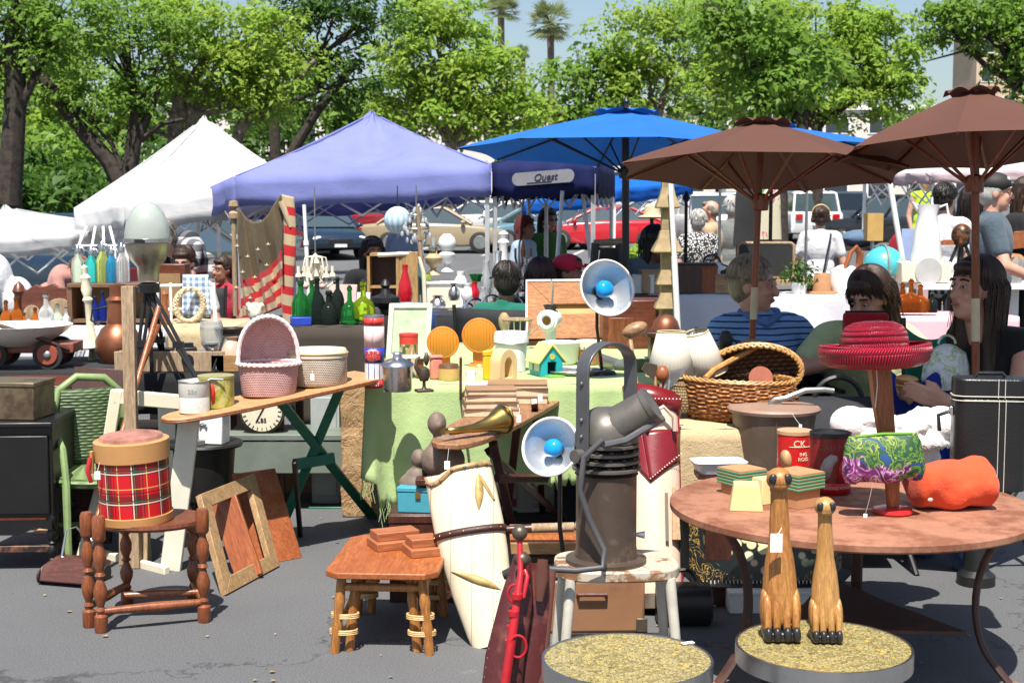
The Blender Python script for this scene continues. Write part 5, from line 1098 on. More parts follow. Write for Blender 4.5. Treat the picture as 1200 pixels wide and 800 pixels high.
p=at(300,506,6.75);q=thing('dial_scale','round dial scale with a cream face under the long ironing board','scale',(p.x,6.92,z_b+.015));R=S(27,6.8);part(q,'rim',MB().tube([(0,0,R),(0,.1,R)],[R,R*.95],36),DARKBR);part(q,'dial',MB().tube([(0,-.006,R),(0,-.002,R)],R*.9,36),plain('dial_face',(.72,.66,.5),.5));tk=MB()
for i in range(24):
    a=2*PI*i/24;tk.box((math.sin(a)*R*.8,-.008,R+math.cos(a)*R*.8),(.003,.002,.016),(0,a,0))
tk.box((.0,-.009,R),(.006,.002,R*1.1),(0,.5,0));part(q,'tick_marks',tk,BLACKM);textmesh('LBS',.03,BLACKM,'lettering',q,(0,-.0085,R*.6))
SEWM=plain('black_sewing_case',(.014,.013,.012),.4);p=on(238,628);q=thing('sewing_table','round black side table carrying the little white cup dispenser','table',(at(240,560,6.3).x,6.3,0));zq=at(240,517,6.3).z;part(q,'top',MB().lathe([(0,zq-.02),(.17,zq-.02),(.175,zq-.01),(.17,zq),(0,zq)],32),SEWM);part(q,'drum',MB().lathe([(0,.2),(.12,.2),(.14,zq-.02),(0,zq-.02)],24),SEWM)
for k in range(3):part(q,'leg',MB().tube([(math.cos(k*2.1)*.08,math.sin(k*2.1)*.08,.22),(math.cos(k*2.1)*.15,math.sin(k*2.1)*.15,0)],.016,8),SEWM)
q=thing('paper_dispenser','white metal dispenser box with a chrome latch on the black side table','dispenser',(at(246,517,6.3).x+.03,6.25,zq),-.2);part(q,'case',MB().box((0,0,.075),(.115,.09,.15)),WHITE,bev=.006);part(q,'latch',MB().torus((-.03,-.05,.08),.014,.006,14,6,'xz',(0,PI)),CHROME);part(q,'cover',MB().box((0,0,.152),(.12,.095,.01)),DULLST)
one('flat_tin','flat silver tin case lying on the black side table','tin',MB().box((0,0,.012),(.1,.06,.024)),STEEL,(at(226,521,6.2).x,6.2,zq),.4,bev=.003)
q=thing('grey_suitcase','upright dark grey case beside the white dispenser','case',(at(214,500,6.55).x,6.62,0));part(q,'case',MB().box((0,0,.3),(.24,.12,.6)),plain('dark_grey_case',(.1,.11,.105),.5),bev=.01);part(q,'handle',MB().tube([(-.04,-.0,.6),(-.03,0,.62),(.03,0,.62),(.04,0,.6)],.006,6),BLACKM)
q=thing('grey_cabinet','narrow pale grey cabinet left of the paper wrapped crate','cabinet',(at(382,590,7.1).x,7.2,0));hq=at(382,455,7.1).z;part(q,'carcass',MB().box((0,0,hq/2),(S(34,7.1),.2,hq)),plain('pale_grey_paint',(.34,.37,.36),.5,var=.2,sc=4),bev=.005);part(q,'door',MB().box((0,-.104,hq/2),(S(27,7.1),.012,hq*.85)),plain('pale_grey_paint',(.34,.37,.36),.5,var=.2,sc=4),bev=.003);part(q,'knob',MB().ell((.04,-.118,hq*.55),(.01,.01,.01),8,6),BRASS)
KRAFT=NT('crumpled_kraft');nk=KRAFT.noise(6,6,.7,None,1.5);KRAFT.color(KRAFT.ramp(nk,[(.3,(.33,.19,.085)),(.7,(.5,.32,.16))]));KRAFT.bump(nk,1.0,.05);KRAFT=KRAFT.set(.75)
p=on(418,604);q=MB();hq=at(418,452,6.75).z;ww=S(60,6.8)
def kr(u,v):return V(((u-.5)*ww,0,v*hq))
q.loft([[V((x*(ww/2+random.uniform(-.006,.006)),y*.2+random.uniform(-.006,.006),v*hq/14))for x,y in((-1,-1),(-.5,-1.02),(0,-1),(.5,-1.02),(1,-1),(1.02,0),(1,1),(0,1),(-1,1),(-1.02,0))]for v in range(15)]);one('paper_wrapped_crate','tall crate wrapped in crumpled brown paper at the green cloth corner','crate',q,KRAFT,(at(428,600,6.8).x,6.98,0),.05,bev=.006,smooth=30)
cl=.68;YL=7.0
def xat(px,Y):return at(px,245,Y).x
r=thing('folding_table','long table under black cloth behind the green wicker chair','table',(xat(120,YL),YL,0));w=S(440,YL);part(r,'tabletop',MB().box((0,.35,cl-.02),(w,.75,.04)),DARKW,bev=.004)
for x in(-1,1):
    for y in(.02,.68):part(r,'leg',MB().box((x*w*.46,y,cl/2-.02),(.04,.04,cl-.04)),DARKW)
q=MB();q.grid(lambda u,v:V(((u-.5)*w*1.01,-.035+.015*math.sin(40*u)*v,cl+.004-.2*v)),60,4);q.grid(lambda u,v:V(((u-.5)*w*1.01,-.035+.8*v,cl+.005)),10,2);tag(one('black_cloth','black cloth over the long left table','cloth',q,cloth('black_table_cloth',(.02,.02,.022),.3,.9),(xat(120,YL),YL,0),solid=.004),'black cloth over the long left table','cloth')
for i,(px,pw,py,h,m,lb)in enumerate(((190,130,448,24,PALEW,'pale wooden drawer front stacked on the long left table'),(250,90,440,16,DARKW,'dark plank lying on the long left table'),(270,60,446,20,OAK,'short oak drawer on the long left table'))):
    q=thing('drawer',lb,'drawer',(xat(px,6.95),7.03+.2*(i==1),cl+.008));part(q,'front',MB().box((0,0,S(h,7)/2),(S(pw,7),.02,S(h,7))),m,bev=.003);part(q,'side',MB().box((-S(pw,7)/2+.01,.06,S(h,7)/2),(.012,.1,S(h,7)*.9)).box((S(pw,7)/2-.01,.06,S(h,7)/2),(.012,.1,S(h,7)*.9)),m)
zc=cl+.008
p=at(38,430,7.2);p.z=zc;r=thing('toy_wagon','old red brown wooden toy wagon with disc wheels on the left table','wagon',p,.05);REDB=wood('wagon_red_wood',(.2,.05,.03),(.33,.11,.07),'x',.5);part(r,'bed',MB().box((-.06,.05,.105),(S(130,7.2),.2,.05)),REDB,bev=.004)
for x,y in((.1,-.07),(.1,.16),(-.18,-.07),(-.18,.16)):
    wv=part(r,'wheel',MB().tube([(x,y-.012,.075),(x,y+.012,.075)],.075,24),RUBBER);ww_=part(wv,'disc',MB().tube([(x,y-.02,.075),(x,y-.01,.075)],[.05,.056],20),plain('wheel_red',(.28,.06,.035),.45));MBh=part(wv,'hubcap',MB().ell((x,y-.02,.075),(.022,.012,.022),12,8),DULLST)
part(r,'axle',MB().cyl((.1,-.07,.075),(.1,.16,.075),.01).cyl((-.18,-.07,.075),(-.18,.16,.075),.01),BLACKM);part(r,'handle',MB().tube([(.2,-.06,.1),(.05,-.1,.17),(-.13,-.12,.23)],.011,8),DARKW)
lat('white_bowl','large white enamel bowl with green flecks on the toy wagon','bowl',22,404,7.25,[(0,0),(30,0),(55,16),(62,24),(58,24),(50,14),(0,4)],plain('flecked_white',(.75,.76,.68),.35,var=.12,sc=30),32)
YM=8.3;zm=at(60,388,YM).z
r=thing('folding_table','white clothed table of bottles at the left edge','table',(xat(40,YM),YM,0));w=S(290,YM);part(r,'tabletop',MB().box((0,.35,zm-.02),(w,.7,.035)),DARKW)
for x in(-1,1):part(r,'leg',MB().box((x*w*.46,.3,zm/2-.02),(.05,.5,zm-.04)),BLACKM)
def drape(label,x,Y,z,w,d,drop,m,fold=.02,nf=30,name='tablecloth',side=True,hem=0.0):
    q=MB();q.grid(lambda u,v:V(((u-.5)*w,v*d,z+.003*math.sin(20*u+9*v))),24,4)
    q.grid(lambda u,v:V(((u-.5)*w,-.004-(fold*(.5+.5*math.sin(nf*u+2*math.sin(5*u))))*v,z-drop*v*(1+hem*math.sin(7*u)))),90,8)
    if side:
        for sx in(-.5,.5):q.grid(lambda u,v:V((sx*w+math.copysign(1,sx)*(.004+fold*(.5+.5*math.sin(14*u))*v),u*d,z-drop*v)),24,6)
    return one(name,label,'tablecloth',q,m,(x,Y,0),solid=.004,smooth=60)
WCL=cloth('white_table_cloth',(.58,.58,.61),.06,.9,2,200,.3)
d_=drape('white cloth with grey handwriting on the bottle table',xat(40,YM),YM-.01,zm+.01,w+.02,.75,.34,WCL)
tm=textmesh('Molil',.11,plain('grey_marker',(.3,.32,.32),.8,bump=0),'lettering',d_,(.16,-.03,zm-.12),(PI/2,0,0),shear=.3)
AMB=glass('amber_glass',(.5,.13,.02),.06,.8);CLEAR=glass('clear_glass',(.8,.84,.84),.05,.75);TEALG=glass('teal_siphon_glass',(.05,.55,.52),.08,.7);LIMEG=glass('lime_siphon_glass',(.55,.68,.2),.08,.7);BLUEG=glass('blue_siphon_glass',(.06,.42,.75),.08,.7);PGREEN=glass('pale_green_glass',(.6,.7,.55),.08,.75);COBALT=glass('cobalt_glass',(.02,.04,.3),.06,.6);GRNG=glass('green_bottle_glass',(.03,.26,.06),.06,.75);LIMB=glass('lime_bottle_glass',(.36,.58,.03),.06,.8);BLKG=glass('dark_bottle_glass',(.02,.03,.025),.06,.5)
BOT=[(0,0),(.5,0),(.55,.05),(.55,.5),(.4,.64),(.18,.74),(.15,.93),(.2,.94),(.2,1),(0,1)]
def bottle(label,px,py,Y,hpx,wpx,m,group='bottles',prof=BOT,name='glass_bottle',cap=None):
    k=Y/FPX;r=thing(name,label,'bottle',at(px,py,Y),0,group);part(r,'glass',MB().lathe([(a*wpx*k,b*hpx*k)for a,b in prof],18),m);part(r,'stopper',MB().lathe([(0,hpx*k*.95),(wpx*k*.16,hpx*k*.95),(wpx*k*.17,hpx*k*1.04),(0,hpx*k*1.05)],10),cap or DARKBR);return r
for px,h,w_,m,lb in((8,38,13,AMB,'tall amber bottle at the left end of the bottle table'),(20,42,14,AMB,'amber bottle with the longest neck on the bottle table'),(29,24,10,AMB,'short amber bottle beside the two tall ones'),(42,30,12,AMB,'amber bottle standing before the carved headboard'),(55,46,17,CLEAR,'clear round shouldered bottle on the bottle table'),(68,34,13,PGREEN,'pale green squat bottle right of the clear one'),(78,30,11,CLEAR,'small clear bottle beside the shelf end')):
    bottle(lb,px,391,8.55,h,w_,m,'bottles on the white left table')
CARV=wood('carved_mahogany',(.1,.025,.012),(.2,.06,.03),'x',.3,6);r=thing('carved_headboard','carved mahogany headboard with arched panels behind the bottles','headboard',(xat(52,9.2),9.2,0));z0,z1=at(50,385,9.2).z,at(50,338,9.2).z
q=MB();W=S(62,9.2)*.5*1.1;pts=[(-W,0),(W,0),(W,z1-.05)]+[(W*math.cos(PI*i/16),z1-.06+.08*math.sin(PI*i/16)+.012*math.sin(i*2))for i in range(1,16)]+[(-W,z1-.05)];q.prism(pts,0,.04);part(r,'board',q,CARV,bev=.004)
for x,w_ in((-.1,.055),(.08,.1)):
    q=MB();q.prism([(x-w_,z0-.05),(x+w_,z0-.05),(x+w_,z0+.1)]+[(x+w_*math.cos(PI*i/10),z0+.1+w_*math.sin(PI*i/10))for i in range(1,10)]+[(x-w_,z0+.1)],-.012,.0);part(r,'arch_panel',q,PALEW,bev=.003)
for x in(-W,W):part(r,'post',MB().lathe([(.03,0),(.03,z1-.04),(.045,z1-.02),(.03,z1+.02),(0,z1+.05)],12,(x,.02,0)),CARV)
lp=at(110,424,7.6);lp.z=zc;r=thing('column_candlestick','tall cream column stand with a round tray base','stand',lp,(0,-.075,0));H=S(424-312,7.6);part(r,'base',MB().lathe([(0,.06),(.13,.065),(.19,.075),(.19,.082),(.1,.088),(0,.09)],32),CREAM);part(r,'shaft',MB().lathe([(0,0),(.03,0),(.02,.05),(.03,.1),(.022,.15),(.018,H*.6),(.028,H*.63),(.02,H*.66),(.03,H*.74),(.022,H*.82),(.03,H*.86),(.012,H*.9),(.02,H*.97),(0,H)],18),CREAM)
Ys=8.6;zs=at(130,332,Ys).z;r=thing('display_shelf','brown open shelf holding the siphons and cobalt bottles','shelf',(xat(126,Ys),Ys,0));w=S(98,Ys);BRSH=plain('brown_shelf_board',(.16,.08,.04),.5,var=.25)
part(r,'top',MB().box((0,.1,zs-.012),(w,.24,.024)),BRSH,bev=.003);part(r,'shelf_board',MB().box((0,.1,at(130,376,Ys).z),(w*.96,.22,.02)),BRSH)
for x in(-1,1):part(r,'side_panel',MB().box((x*w*.48,.1,zs/2-.012),(.03,.22,zs-.024)),BRSH)
part(r,'back',MB().box((0,.215,zs*.7),(w*.94,.012,zs*.55)),plain('tan_back',(.3,.18,.08),.6))
SI_=[(0,0),(.5,0),(.52,.05),(.5,.5),(.4,.6),(.24,.68),(.2,.78),(0,.78)]
for px,m,h,lb in((86,PGREEN,46,'pale green siphon bottle at the left of the row'),(102,TEALG,44,'teal siphon bottle second in the row'),(115,LIMEG,50,'lime green siphon bottle in the middle of the row'),(126,BLUEG,44,'bright blue siphon bottle fourth in the row'),(138,CLEAR,48,'clear siphon bottle at the right end of the row')):
    k=Ys/FPX;r=thing('soda_siphon',lb,'siphon',(xat(px,Ys),Ys+.06,zs),0,'soda siphons in a row');part(r,'bottle',MB().lathe([(a*15*k,b*h*k)for a,b in SI_],20),m);hd=MB().lathe([(0,.76*h*k),(.24*15*k,.76*h*k),(.26*15*k,.84*h*k),(.12*15*k,.96*h*k),(0,h*k)],12);hd.tube([(0,0,.9*h*k),(.03,0,.9*h*k),(.042,0,.8*h*k)],.006,6);hd.tube([(-.005,0,.96*h*k),(-.03,0,.86*h*k)],.005,6);part(r,'spout_head',hd,STEEL)
for px,h,lb in((105,22,'small cobalt bottle at the left on the shelf'),(112,28,'middle cobalt bottle on the shelf'),(121,34,'tallest cobalt bottle on the shelf')):bottle(lb,px,376,Ys+.0,h,9,COBALT,'cobalt bottles on the shelf')
k=Ys/FPX;r=thing('wire_rack','white metal rack standing behind the siphon bottles','rack',(xat(112,8.85),8.85,0));zr=at(112,288,8.85).z;q=MB()
for x in(-.12,-.03,.05,.12):q.tube([(x,0,0),(x*.95,0,zr),(x*.6,.05,zr+.12)],.009,6)
part(r,'upright',q,WHITE);part(r,'crossbar',MB().tube([(-.13,0,zr),(.13,0,zr)],.009,6).tube([(-.13,0,zr*.5),(.13,0,zr*.5)],.009,6),WHITE)
COPP=worn('copper_patina',(.3,.11,.055),(.16,.055,.03),.5,.65,6,.4,.7)
p=at(140,432,7.45);p.z=zc;r=thing('copper_kettle','round bellied copper boiler with a tall neck on the left table','kettle',p);k=7.45/FPX;part(r,'body',MB().lathe([(0,0),(20*k,0),(27*k,14*k),(27*k,26*k),(20*k,40*k),(13*k,46*k),(0,46*k)],28),COPP);part(r,'neck',MB().lathe([(13*k,45*k),(12*k,72*k),(14*k,74*k),(9*k,78*k),(9*k,92*k),(0,94*k)],20),COPP);part(r,'handle',MB().tube([(-12*k,0,66*k),(-30*k,0,62*k),(-32*k,0,50*k),(-22*k,0,44*k)],.006,6),BLACKM)
LG=plain('frosted_lamp_glass',(.52,.58,.53),.18,var=.12,sc=5,bump=.3,bsc=14,Transmission_Weight=.35);lt=at(174,325,6.9);r=thing('street_lamp_head','old street lamp head, green glass globe up, set on a black tripod','lamp',lt);k=6.9/FPX
part(r,'housing',MB().lathe([(0,-4*k),(12*k,-4*k),(13*k,12*k),(20*k,20*k),(25.5*k,34*k),(26.5*k,43*k),(0,43*k)],36),plain('brushed_lamp_metal',(.42,.38,.31),.35,.9,var=.2,sc=14));part(r,'collar',MB().lathe([(26*k,40*k),(27.5*k,41*k),(27.5*k,45*k),(26*k,46*k)],36),STEEL)
part(r,'globe',MB().lathe([(26.5*k,44*k),(26.3*k,52*k),(24*k,64*k),(19*k,76*k),(12*k,84*k),(5*k,88*k),(0,88.5*k)],36),LG);part(r,'latch',MB().box((-2*k,-27*k,43*k),(12*k,4*k,4*k)),BLACKM)
r=thing('tripod','black surveyor tripod under the street lamp globe','tripod',(lt.x,lt.y,zc-.004));hz2=lt.z-zc-.02
part(r,'head',MB().lathe([(0,hz2-.05),(.05,hz2-.05),(.055,hz2-.01),(.03,hz2),(0,hz2)],16),BLACKM)
for ex,ey,bot_ in((155,-.05,440),(226,-.12,440),(190,.3,430)):
    e=V((xat(ex,6.9+ey)-lt.x,ey,0));t_=V((0,0,hz2-.04));q=MB();sd=(e-t_).cross(V((0,1,0))).normalized()*.016
    q.tube([t_+sd,t_.lerp(e,.62)+sd*.7,e],.0095,8);q.tube([t_-sd,t_.lerp(e,.62)-sd*.7,e],.0095,8);q.box(t_.lerp(e,.62),(.05,.03,.03));part(r,'leg',q,BLACKM)
part(r,'center_brace',MB().cyl((0,0,hz2-.05),(.0,.02,.0),.01),BLACKM)
one('leaning_stick','brown stick leaning beside the tripod legs','stick',MB().tube([(0,0,0),(S(25,6.85),.02,S(60,6.85))],.012,8),REDW,V((xat(157,6.85),6.85,zc)))
p=V((xat(213,7.05),7.08,zc));q=thing('black_camera','boxy black camera on the table right of the tripod','camera',p,.3);part(q,'body',MB().box((0,0,.06),(.1,.09,.12)),BLACKM,bev=.006);part(q,'lens',MB().tube([(0,-.04,.06),(0,-.08,.06)],.03,14),BLACKM);part(q,'viewfinder',MB().box((.01,0,.13),(.05,.05,.02)),BLACKM)
p=V((xat(245,7.3),7.3,zc));k=7.3/FPX;q=thing('glass_goblet','ribbed clear glass hurricane vase behind the small photo frame','vase',p);part(q,'cup',MB().lathe([(0,18*k),(7*k,18*k),(13*k,26*k),(14*k,46*k),(12.5*k,52*k),(11.5*k,50*k),(12*k,28*k),(0,22*k)],12),CLEAR,smooth=0);part(q,'foot',MB().lathe([(0,0),(10*k,0),(9*k,3*k),(5*k,8*k),(7*k,19*k),(0,19*k)],16),plain('tan_wood_foot',(.45,.3,.15),.5))
b0=V((xat(244,7.0),7.0,zc));b1=V((xat(261,7.0),7.06,zc));up_v=V((.05,.06,.18));q=pframe('small black framed photo leaning near the glass vase',(b0,b1,b1+up_v,b0+up_v),.01,BLACKM,.012);X=b1-b0;part(q,'photo',MB().add([X*.1+up_v*.08,X*.9+up_v*.08,X*.9+up_v*.94,X*.1+up_v*.94],[(0,1,2,3)]),plain('old_photo',(.42,.46,.4),.4,var=.4,sc=22))
BURL=cloth('burlap',(.5,.38,.22),.12,.95,3,120,.5);Yb=8.4;zb2=at(230,384,Yb).z
r=thing('folding_table','burlap covered table behind the tripod','table',(xat(225,Yb),Yb,0));part(r,'tabletop',MB().box((0,.3,zb2-.02),(S(95,Yb),.6,.03)),DARKW)
for x in(-1,1):part(r,'leg',MB().box((x*S(42,Yb),.3,zb2/2-.02),(.04,.5,zb2-.04)),DARKW)
drape('burlap cloth on the table behind the tripod',xat(225,Yb),Yb-.01,zb2+.008,S(100,Yb),.62,.5,BURL,.012)
r=thing('white_crib','white painted crib rails standing on the burlap table','crib',(xat(222,8.7),8.7,zb2+.012));k=8.7/FPX
part(r,'rail',MB().tube([(-40*k,0,42*k),(28*k,0,44*k)],.01,8),WHITE);part(r,'rail',MB().tube([(-40*k,0,14*k),(30*k,0,16*k)],.01,8),WHITE)
for x in(-40,-24,-8,10,28):part(r,'spindle',MB().tube([(x*k,0,0),(x*k-(2*k if x>20 else 0),0,46*k)],.009 if x not in(-40,28)else.013,8),WHITE)
q=MB()
for ph in(0,2.1,4.2):q.tube([(math.cos(a)*.1*.82+.012*math.cos(12*a+ph),.012*math.sin(12*a+ph),math.sin(a)*.1)for a in[2*PI*i/60 for i in range(60)]],.011,6,loop=True)
one('wicker_ring','pale wicker wreath ring hung on the white crib','wreath',q,plain('pale_wicker',(.58,.48,.3),.7,var=.3,sc=30),at(222,357,8.62),(0,.25,.3))
def gingham():
    t=NT('blue_gingham');x,y,z=t.xyz();a=t.math('LESS_THAN',t.math('FRACT',t.math('MULTIPLY',x,26)),.5);b=t.math('LESS_THAN',t.math('FRACT',t.math('MULTIPLY',z,26)),.5)
    t.color(t.ramp(t.math('MULTIPLY',t.math('ADD',a,b),.5),[(0,(.75,.78,.8)),(.5,(.4,.5,.62)),(1,(.16,.25,.4))]));return t.set(.85)
q=MB();q.grid(lambda u,v:V(((u-.5)*S(34,8.75)*(1-.15*v),.015*math.sin(9*u),S(50,8.75)*v)),16,8);one('gingham_cloth','blue and white gingham cloth held up behind the white crib','cloth',q,gingham(),at(230,372,8.68),0,solid=.006)
q=lat('bowling_pin_lamp','small red brown turned pin on the burlap table','ornament',194,384,8.5,[(0,0),(6,0),(7,6),(4,14),(3,30),(4,40),(0,44)],REDW,14)
r=thing('wall_case','brown framed display case behind the crib','case',(xat(196,9.4),9.4,0));zz_=at(196,310,9.4).z;part(r,'carcass',MB().box((0,.1,zz_/2),(S(36,9.4),.16,zz_)),CARV,bev=.004);part(r,'panel',MB().box((0,.015,zz_-.2),(S(26,9.4),.012,.28)),plain('tan_back',(.3,.18,.08),.6))
for px,Y,w_,h,lb,m,d_ in((178,7.25,40,22,'small dark wooden box left of the tripod foot',DARKW,.1),(300,7.35,34,18,'low oak box behind the pink hooded basket',OAK,.12),(330,7.3,26,30,'dark upright book box behind the pink hooded basket',DARKW,.08),(225,7.55,30,12,'flat grey tin box at the back of the long left table',DULLST,.1),(285,7.15,20,12,'small worn white box near the framed photo',TINW,.08)):
    q=thing('small_box',lb,'box',V((xat(px,Y),Y,cl+.008)),random.uniform(-.3,.3));part(q,'case',MB().box((0,0,S(h,Y)*.42),(S(w_,Y),d_,S(h,Y)*.84)),m,bev=.003);part(q,'lid',MB().box((0,0,S(h,Y)*.92),(S(w_,Y)*1.03,d_*1.03,S(h,Y)*.15)),m,bev=.002)
for px,Y,w_,h,lb,m in((30,6.75,110,60,'dark steamer trunk on the ground under the long left table',DARKW),(330,7.35,100,50,'brown carton on the ground behind the grey green bench',plain('cardboard',(.42,.28,.15),.85)),(212,7.4,70,64,'black metal trunk under the long left table',BLACKM),(150,7.6,60,70,'pale crate in the shade under the long left table',PALEW)):
    q=thing('storage_trunk',lb,'trunk',V((xat(px,Y),Y+.15,0)));part(q,'case',MB().box((0,0,S(h,Y)*.4),(S(w_,Y),.3,S(h,Y)*.8)),m,bev=.005);part(q,'lid',MB().box((0,0,S(h,Y)*.89),(S(w_,Y)*1.02,.31,S(h,Y)*.17)),m,bev=.005);part(q,'latch',MB().box((0,-.158,S(h,Y)*.8),(.04,.012,.05)),BRASS)
for p_,c_,lb in(((452,452),(452,448),'white sticker tag on the aluminium pot'),((366,438),(366,434),'white tag tied to the beige hat box')):
    Y={452:6.2,366:5.85,283:5.42}[p_[0]];pricetag(lb,at(*p_,Y),.016,.026,at(*c_,Y+.02))
gt=.70;GF=on(430,452,gt);GYf=GF.y+.03;gx0,gx1=GF.x,xat(808,GYf);gd=on(600,402,gt).y-GYf
r=thing('folding_table','long table under the pale green cloth','table',((gx0+gx1)/2,GYf,0));w=gx1-gx0;part(r,'tabletop',MB().box((0,gd/2,gt-.02),(w-.03,gd-.02,.035)),DARKW)
for x in(-1,1):
    for y in(.08,gd-.08):part(r,'leg',MB().box((x*w*.46,y,gt/2-.02),(.04,.04,gt-.04)),BLACKM)
GCL=cloth('pale_green_cloth',(.38,.5,.22),.16,.9,2.2,160,.35)
q=MB();rs=random.Random(5);edge=[rs.uniform(-.03,.03)for _ in range(100)]
q.grid(lambda u,v:V(((u-.5)*(w+.02),v*gd,gt+.004+.002*math.sin(31*u+17*v))),30,10)
def gfr(u,v):
    dr=.50+.05*math.sin(6*u+1)+edge[int(u*99)]*.8-(.12 if u<.04 else 0)
    return V(((u-.5)*(w+.02)-.02*v*(1 if u<.02 else 0),-.004-(.012+.075*(.5+.5*math.sin(30*u+3.5*math.sin(9*u)))**1.6)*v**1.2,gt+.004-dr*v))
q.grid(gfr,110,12)
q.grid(lambda u,v:V((-.5*(w+.02)-(.004+.03*(.5+.5*math.sin(16*u)))*v,u*gd,gt+.004-(.42+.05*math.sin(9*u))*v)),40,8);q.grid(lambda u,v:V((.5*(w+.02)+(.004+.03*(.5+.5*math.sin(16*u)))*v,u*gd,gt+.004-(.42+.05*math.sin(9*u))*v)),40,8)
gc=one('tablecloth','pale green cloth with a ragged fringe over the middle table','tablecloth',q,GCL,((gx0+gx1)/2,GYf,0),solid=.004,smooth=70)
fq=MB()
for i in range(100):
    u=rs.random()*.3;b=gfr(u,1);fq.tube([b,b+V((rs.uniform(-.01,.01),0,-.03)),b+V((rs.uniform(-.015,.015),0,-rs.uniform(.04,.1)))],.0015,4)
part(gc,'fringe',fq,GCL)
def og(px,py):p=on(px,py,gt);p.z=gt+.008;return p
def gs(px,py):return on(px,py,gt).y/FPX
p=og(439,456);k=p.y/FPX;R,H=11.5*k,84*k;r=thing('bubble_gum_tin','tall pink and red cardboard canister at the left end of the green cloth','canister',p,0)
PINKC=plain('pale_pink_print',(.72,.5,.5),.5,var=.12,sc=30);REDC=plain('canister_red',(.6,.04,.04),.45);BLUEC=plain('canister_blue',(.02,.05,.4),.45);WHC=plain('canister_white',(.78,.74,.74),.5)
part(r,'tube',MB().lathe([(0,0),(R,0),(R,H),(0,H)],28),WHC)
def ringband(r,R,z0,z1,m,nm='colour_band',a0=0,a1=2*PI):part(r,nm,MB().loft([[V((math.sin(a0+(a1-a0)*i/32)*(R+.0012),-math.cos(a0+(a1-a0)*i/32)*(R+.0012),z))for i in range(33)]for z in(z0,z1)],cap=False,close=False),m,solid=.0012)
ringband(r,R,H*.88,H*.985,REDC);ringband(r,R,H*.57,H*.865,PINKC);ringband(r,R,H*.36,H*.57,BLUEC);ringband(r,R,H*.0,H*.11,REDC)
for a in(-.55,.05,.6):ringband(r,R,H*.13,H*.35,BLUEC,'stripe',a,a+.07)
wrapmark(r,R+.0028,[(-.1+.8*math.cos(b),H*.465+H*.088*math.sin(b))for b in[2*PI*i/28 for i in range(28)]],plain('pink_label',(.75,.36,.36),.5),'oval_label')
textmesh('DUBBLE\nBUBBLE',.022,REDC,'lettering',r,(0,0,H*.465),(0,0,-.1),R+.0045,bold=.001);textmesh('TWIST',.018,WHC,'lettering',r,(0,0,H*.055),(0,0,0),R+.0015)
part(r,'cap',MB().lathe([(R*.9,H),(R*1.02,H-.004),(R*1.02,H+.006),(R*.9,H+.008),(R*.88,H),(0,H)],28),DULLST)
ALP=plain('spun_aluminium',(.62,.62,.63),.28,1.0,var=.12,sc=12);p=og(466,460);k=p.y/FPX;r=thing('aluminium_pot','lidded aluminium pot in front of the pink canister','pot',p);part(r,'pan',MB().lathe([(0,0),(16*k,0),(17*k,3*k),(18*k,30*k),(0,30*k)],32),ALP);part(r,'lid',MB().lathe([(0,29.5*k),(20*k,30*k),(19.5*k,32*k),(14*k,36*k),(6*k,39*k),(5*k,43*k),(7*k,44*k),(5*k,46*k),(0,46*k)],32),ALP)
p=og(470,428);p.y+=.25;p.z=gt+.008;k=p.y/FPX
SAGEF=worn('sage_frame',(.45,.5,.4),(.6,.62,.55),.5,.6,12);b0=V((at(452,420,p.y).x,p.y,p.z));b1=V((at(503,420,p.y).x,p.y,p.z));up_v=V((.015,.08,S(64,p.y)));q=pframe('pale sage picture frame leaning behind the pink canister',(b0,b1,b1+up_v,b0+up_v),.028,SAGEF,.02);X=b1-b0;part(q,'picture',MB().add([X*.1+up_v*.1,X*.9+up_v*.1,X*.9+up_v*.9,X*.1+up_v*.9],[(0,1,2,3)]),plain('pale_green_picture',(.4,.48,.32),.4,var=.25,sc=12))
def confetti():
    t=NT('flowered_tin');x,y,z=t.xyz();v=t.voro(46,t.scale(t.tc(),(1.6,1.6,.7)),'F1','Color');s=t.n.new('ShaderNodeSeparateColor');t.put(s.inputs[0],v)
    c=t.ramp(s.outputs[0],[(0,(.62,.5,.42)),(.3,(.05,.12,.03)),(.45,(.6,.35,.3)),(.6,(.66,.6,.5)),(.8,(.4,.25,.1))],True);t.color(t.mix(t.math('GREATER_THAN',z,.15),c,(.6,.05,.03)));return t.set(.45)
p=V((at(484,430,7.0).x,6.72,gt+.008));k=6.72/FPX;r=thing('flower_canister','flowered canister with a red top before the sage frame','canister',p);part(r,'tube',MB().lathe([(0,0),(11*k,0),(11*k,47*k),(0,47*k)],24),confetti());part(r,'lid',MB().lathe([(0,47*k),(11.4*k,46*k),(11.2*k,49*k),(0,49*k)],24),REDC)
r=thing('wall_bracket_shelf','small brown shelf with a cream top behind the aluminium pot','shelf',V((at(486,432,6.58).x,6.6,gt+.008)));k=6.6/FPX;part(r,'top',MB().box((0,0,25*k),(26*k,.08,3*k)),CREAM,bev=.002);part(r,'bracket',MB().box((6*k,0,11.5*k),(8*k,.05,23*k)).box((-7*k,0,11.5*k),(4*k,.05,23*k)),MAHO)
r=thing('green_glass_dish','curved olive glass dish on the green cloth by the canisters','dish',og(458,436),.3);part(r,'bowl',MB().lathe([(0,0),(.03,0),(.06,.05),(.075,.055),(.055,.045),(.02,.008),(0,.008)],24),plain('olive_glass',(.25,.32,.1),.2));part(r,'foot',MB().lathe([(0,-.0),(.035,0),(.03,.006),(0,.006)],16),plain('olive_glass',(.25,.32,.1),.2))
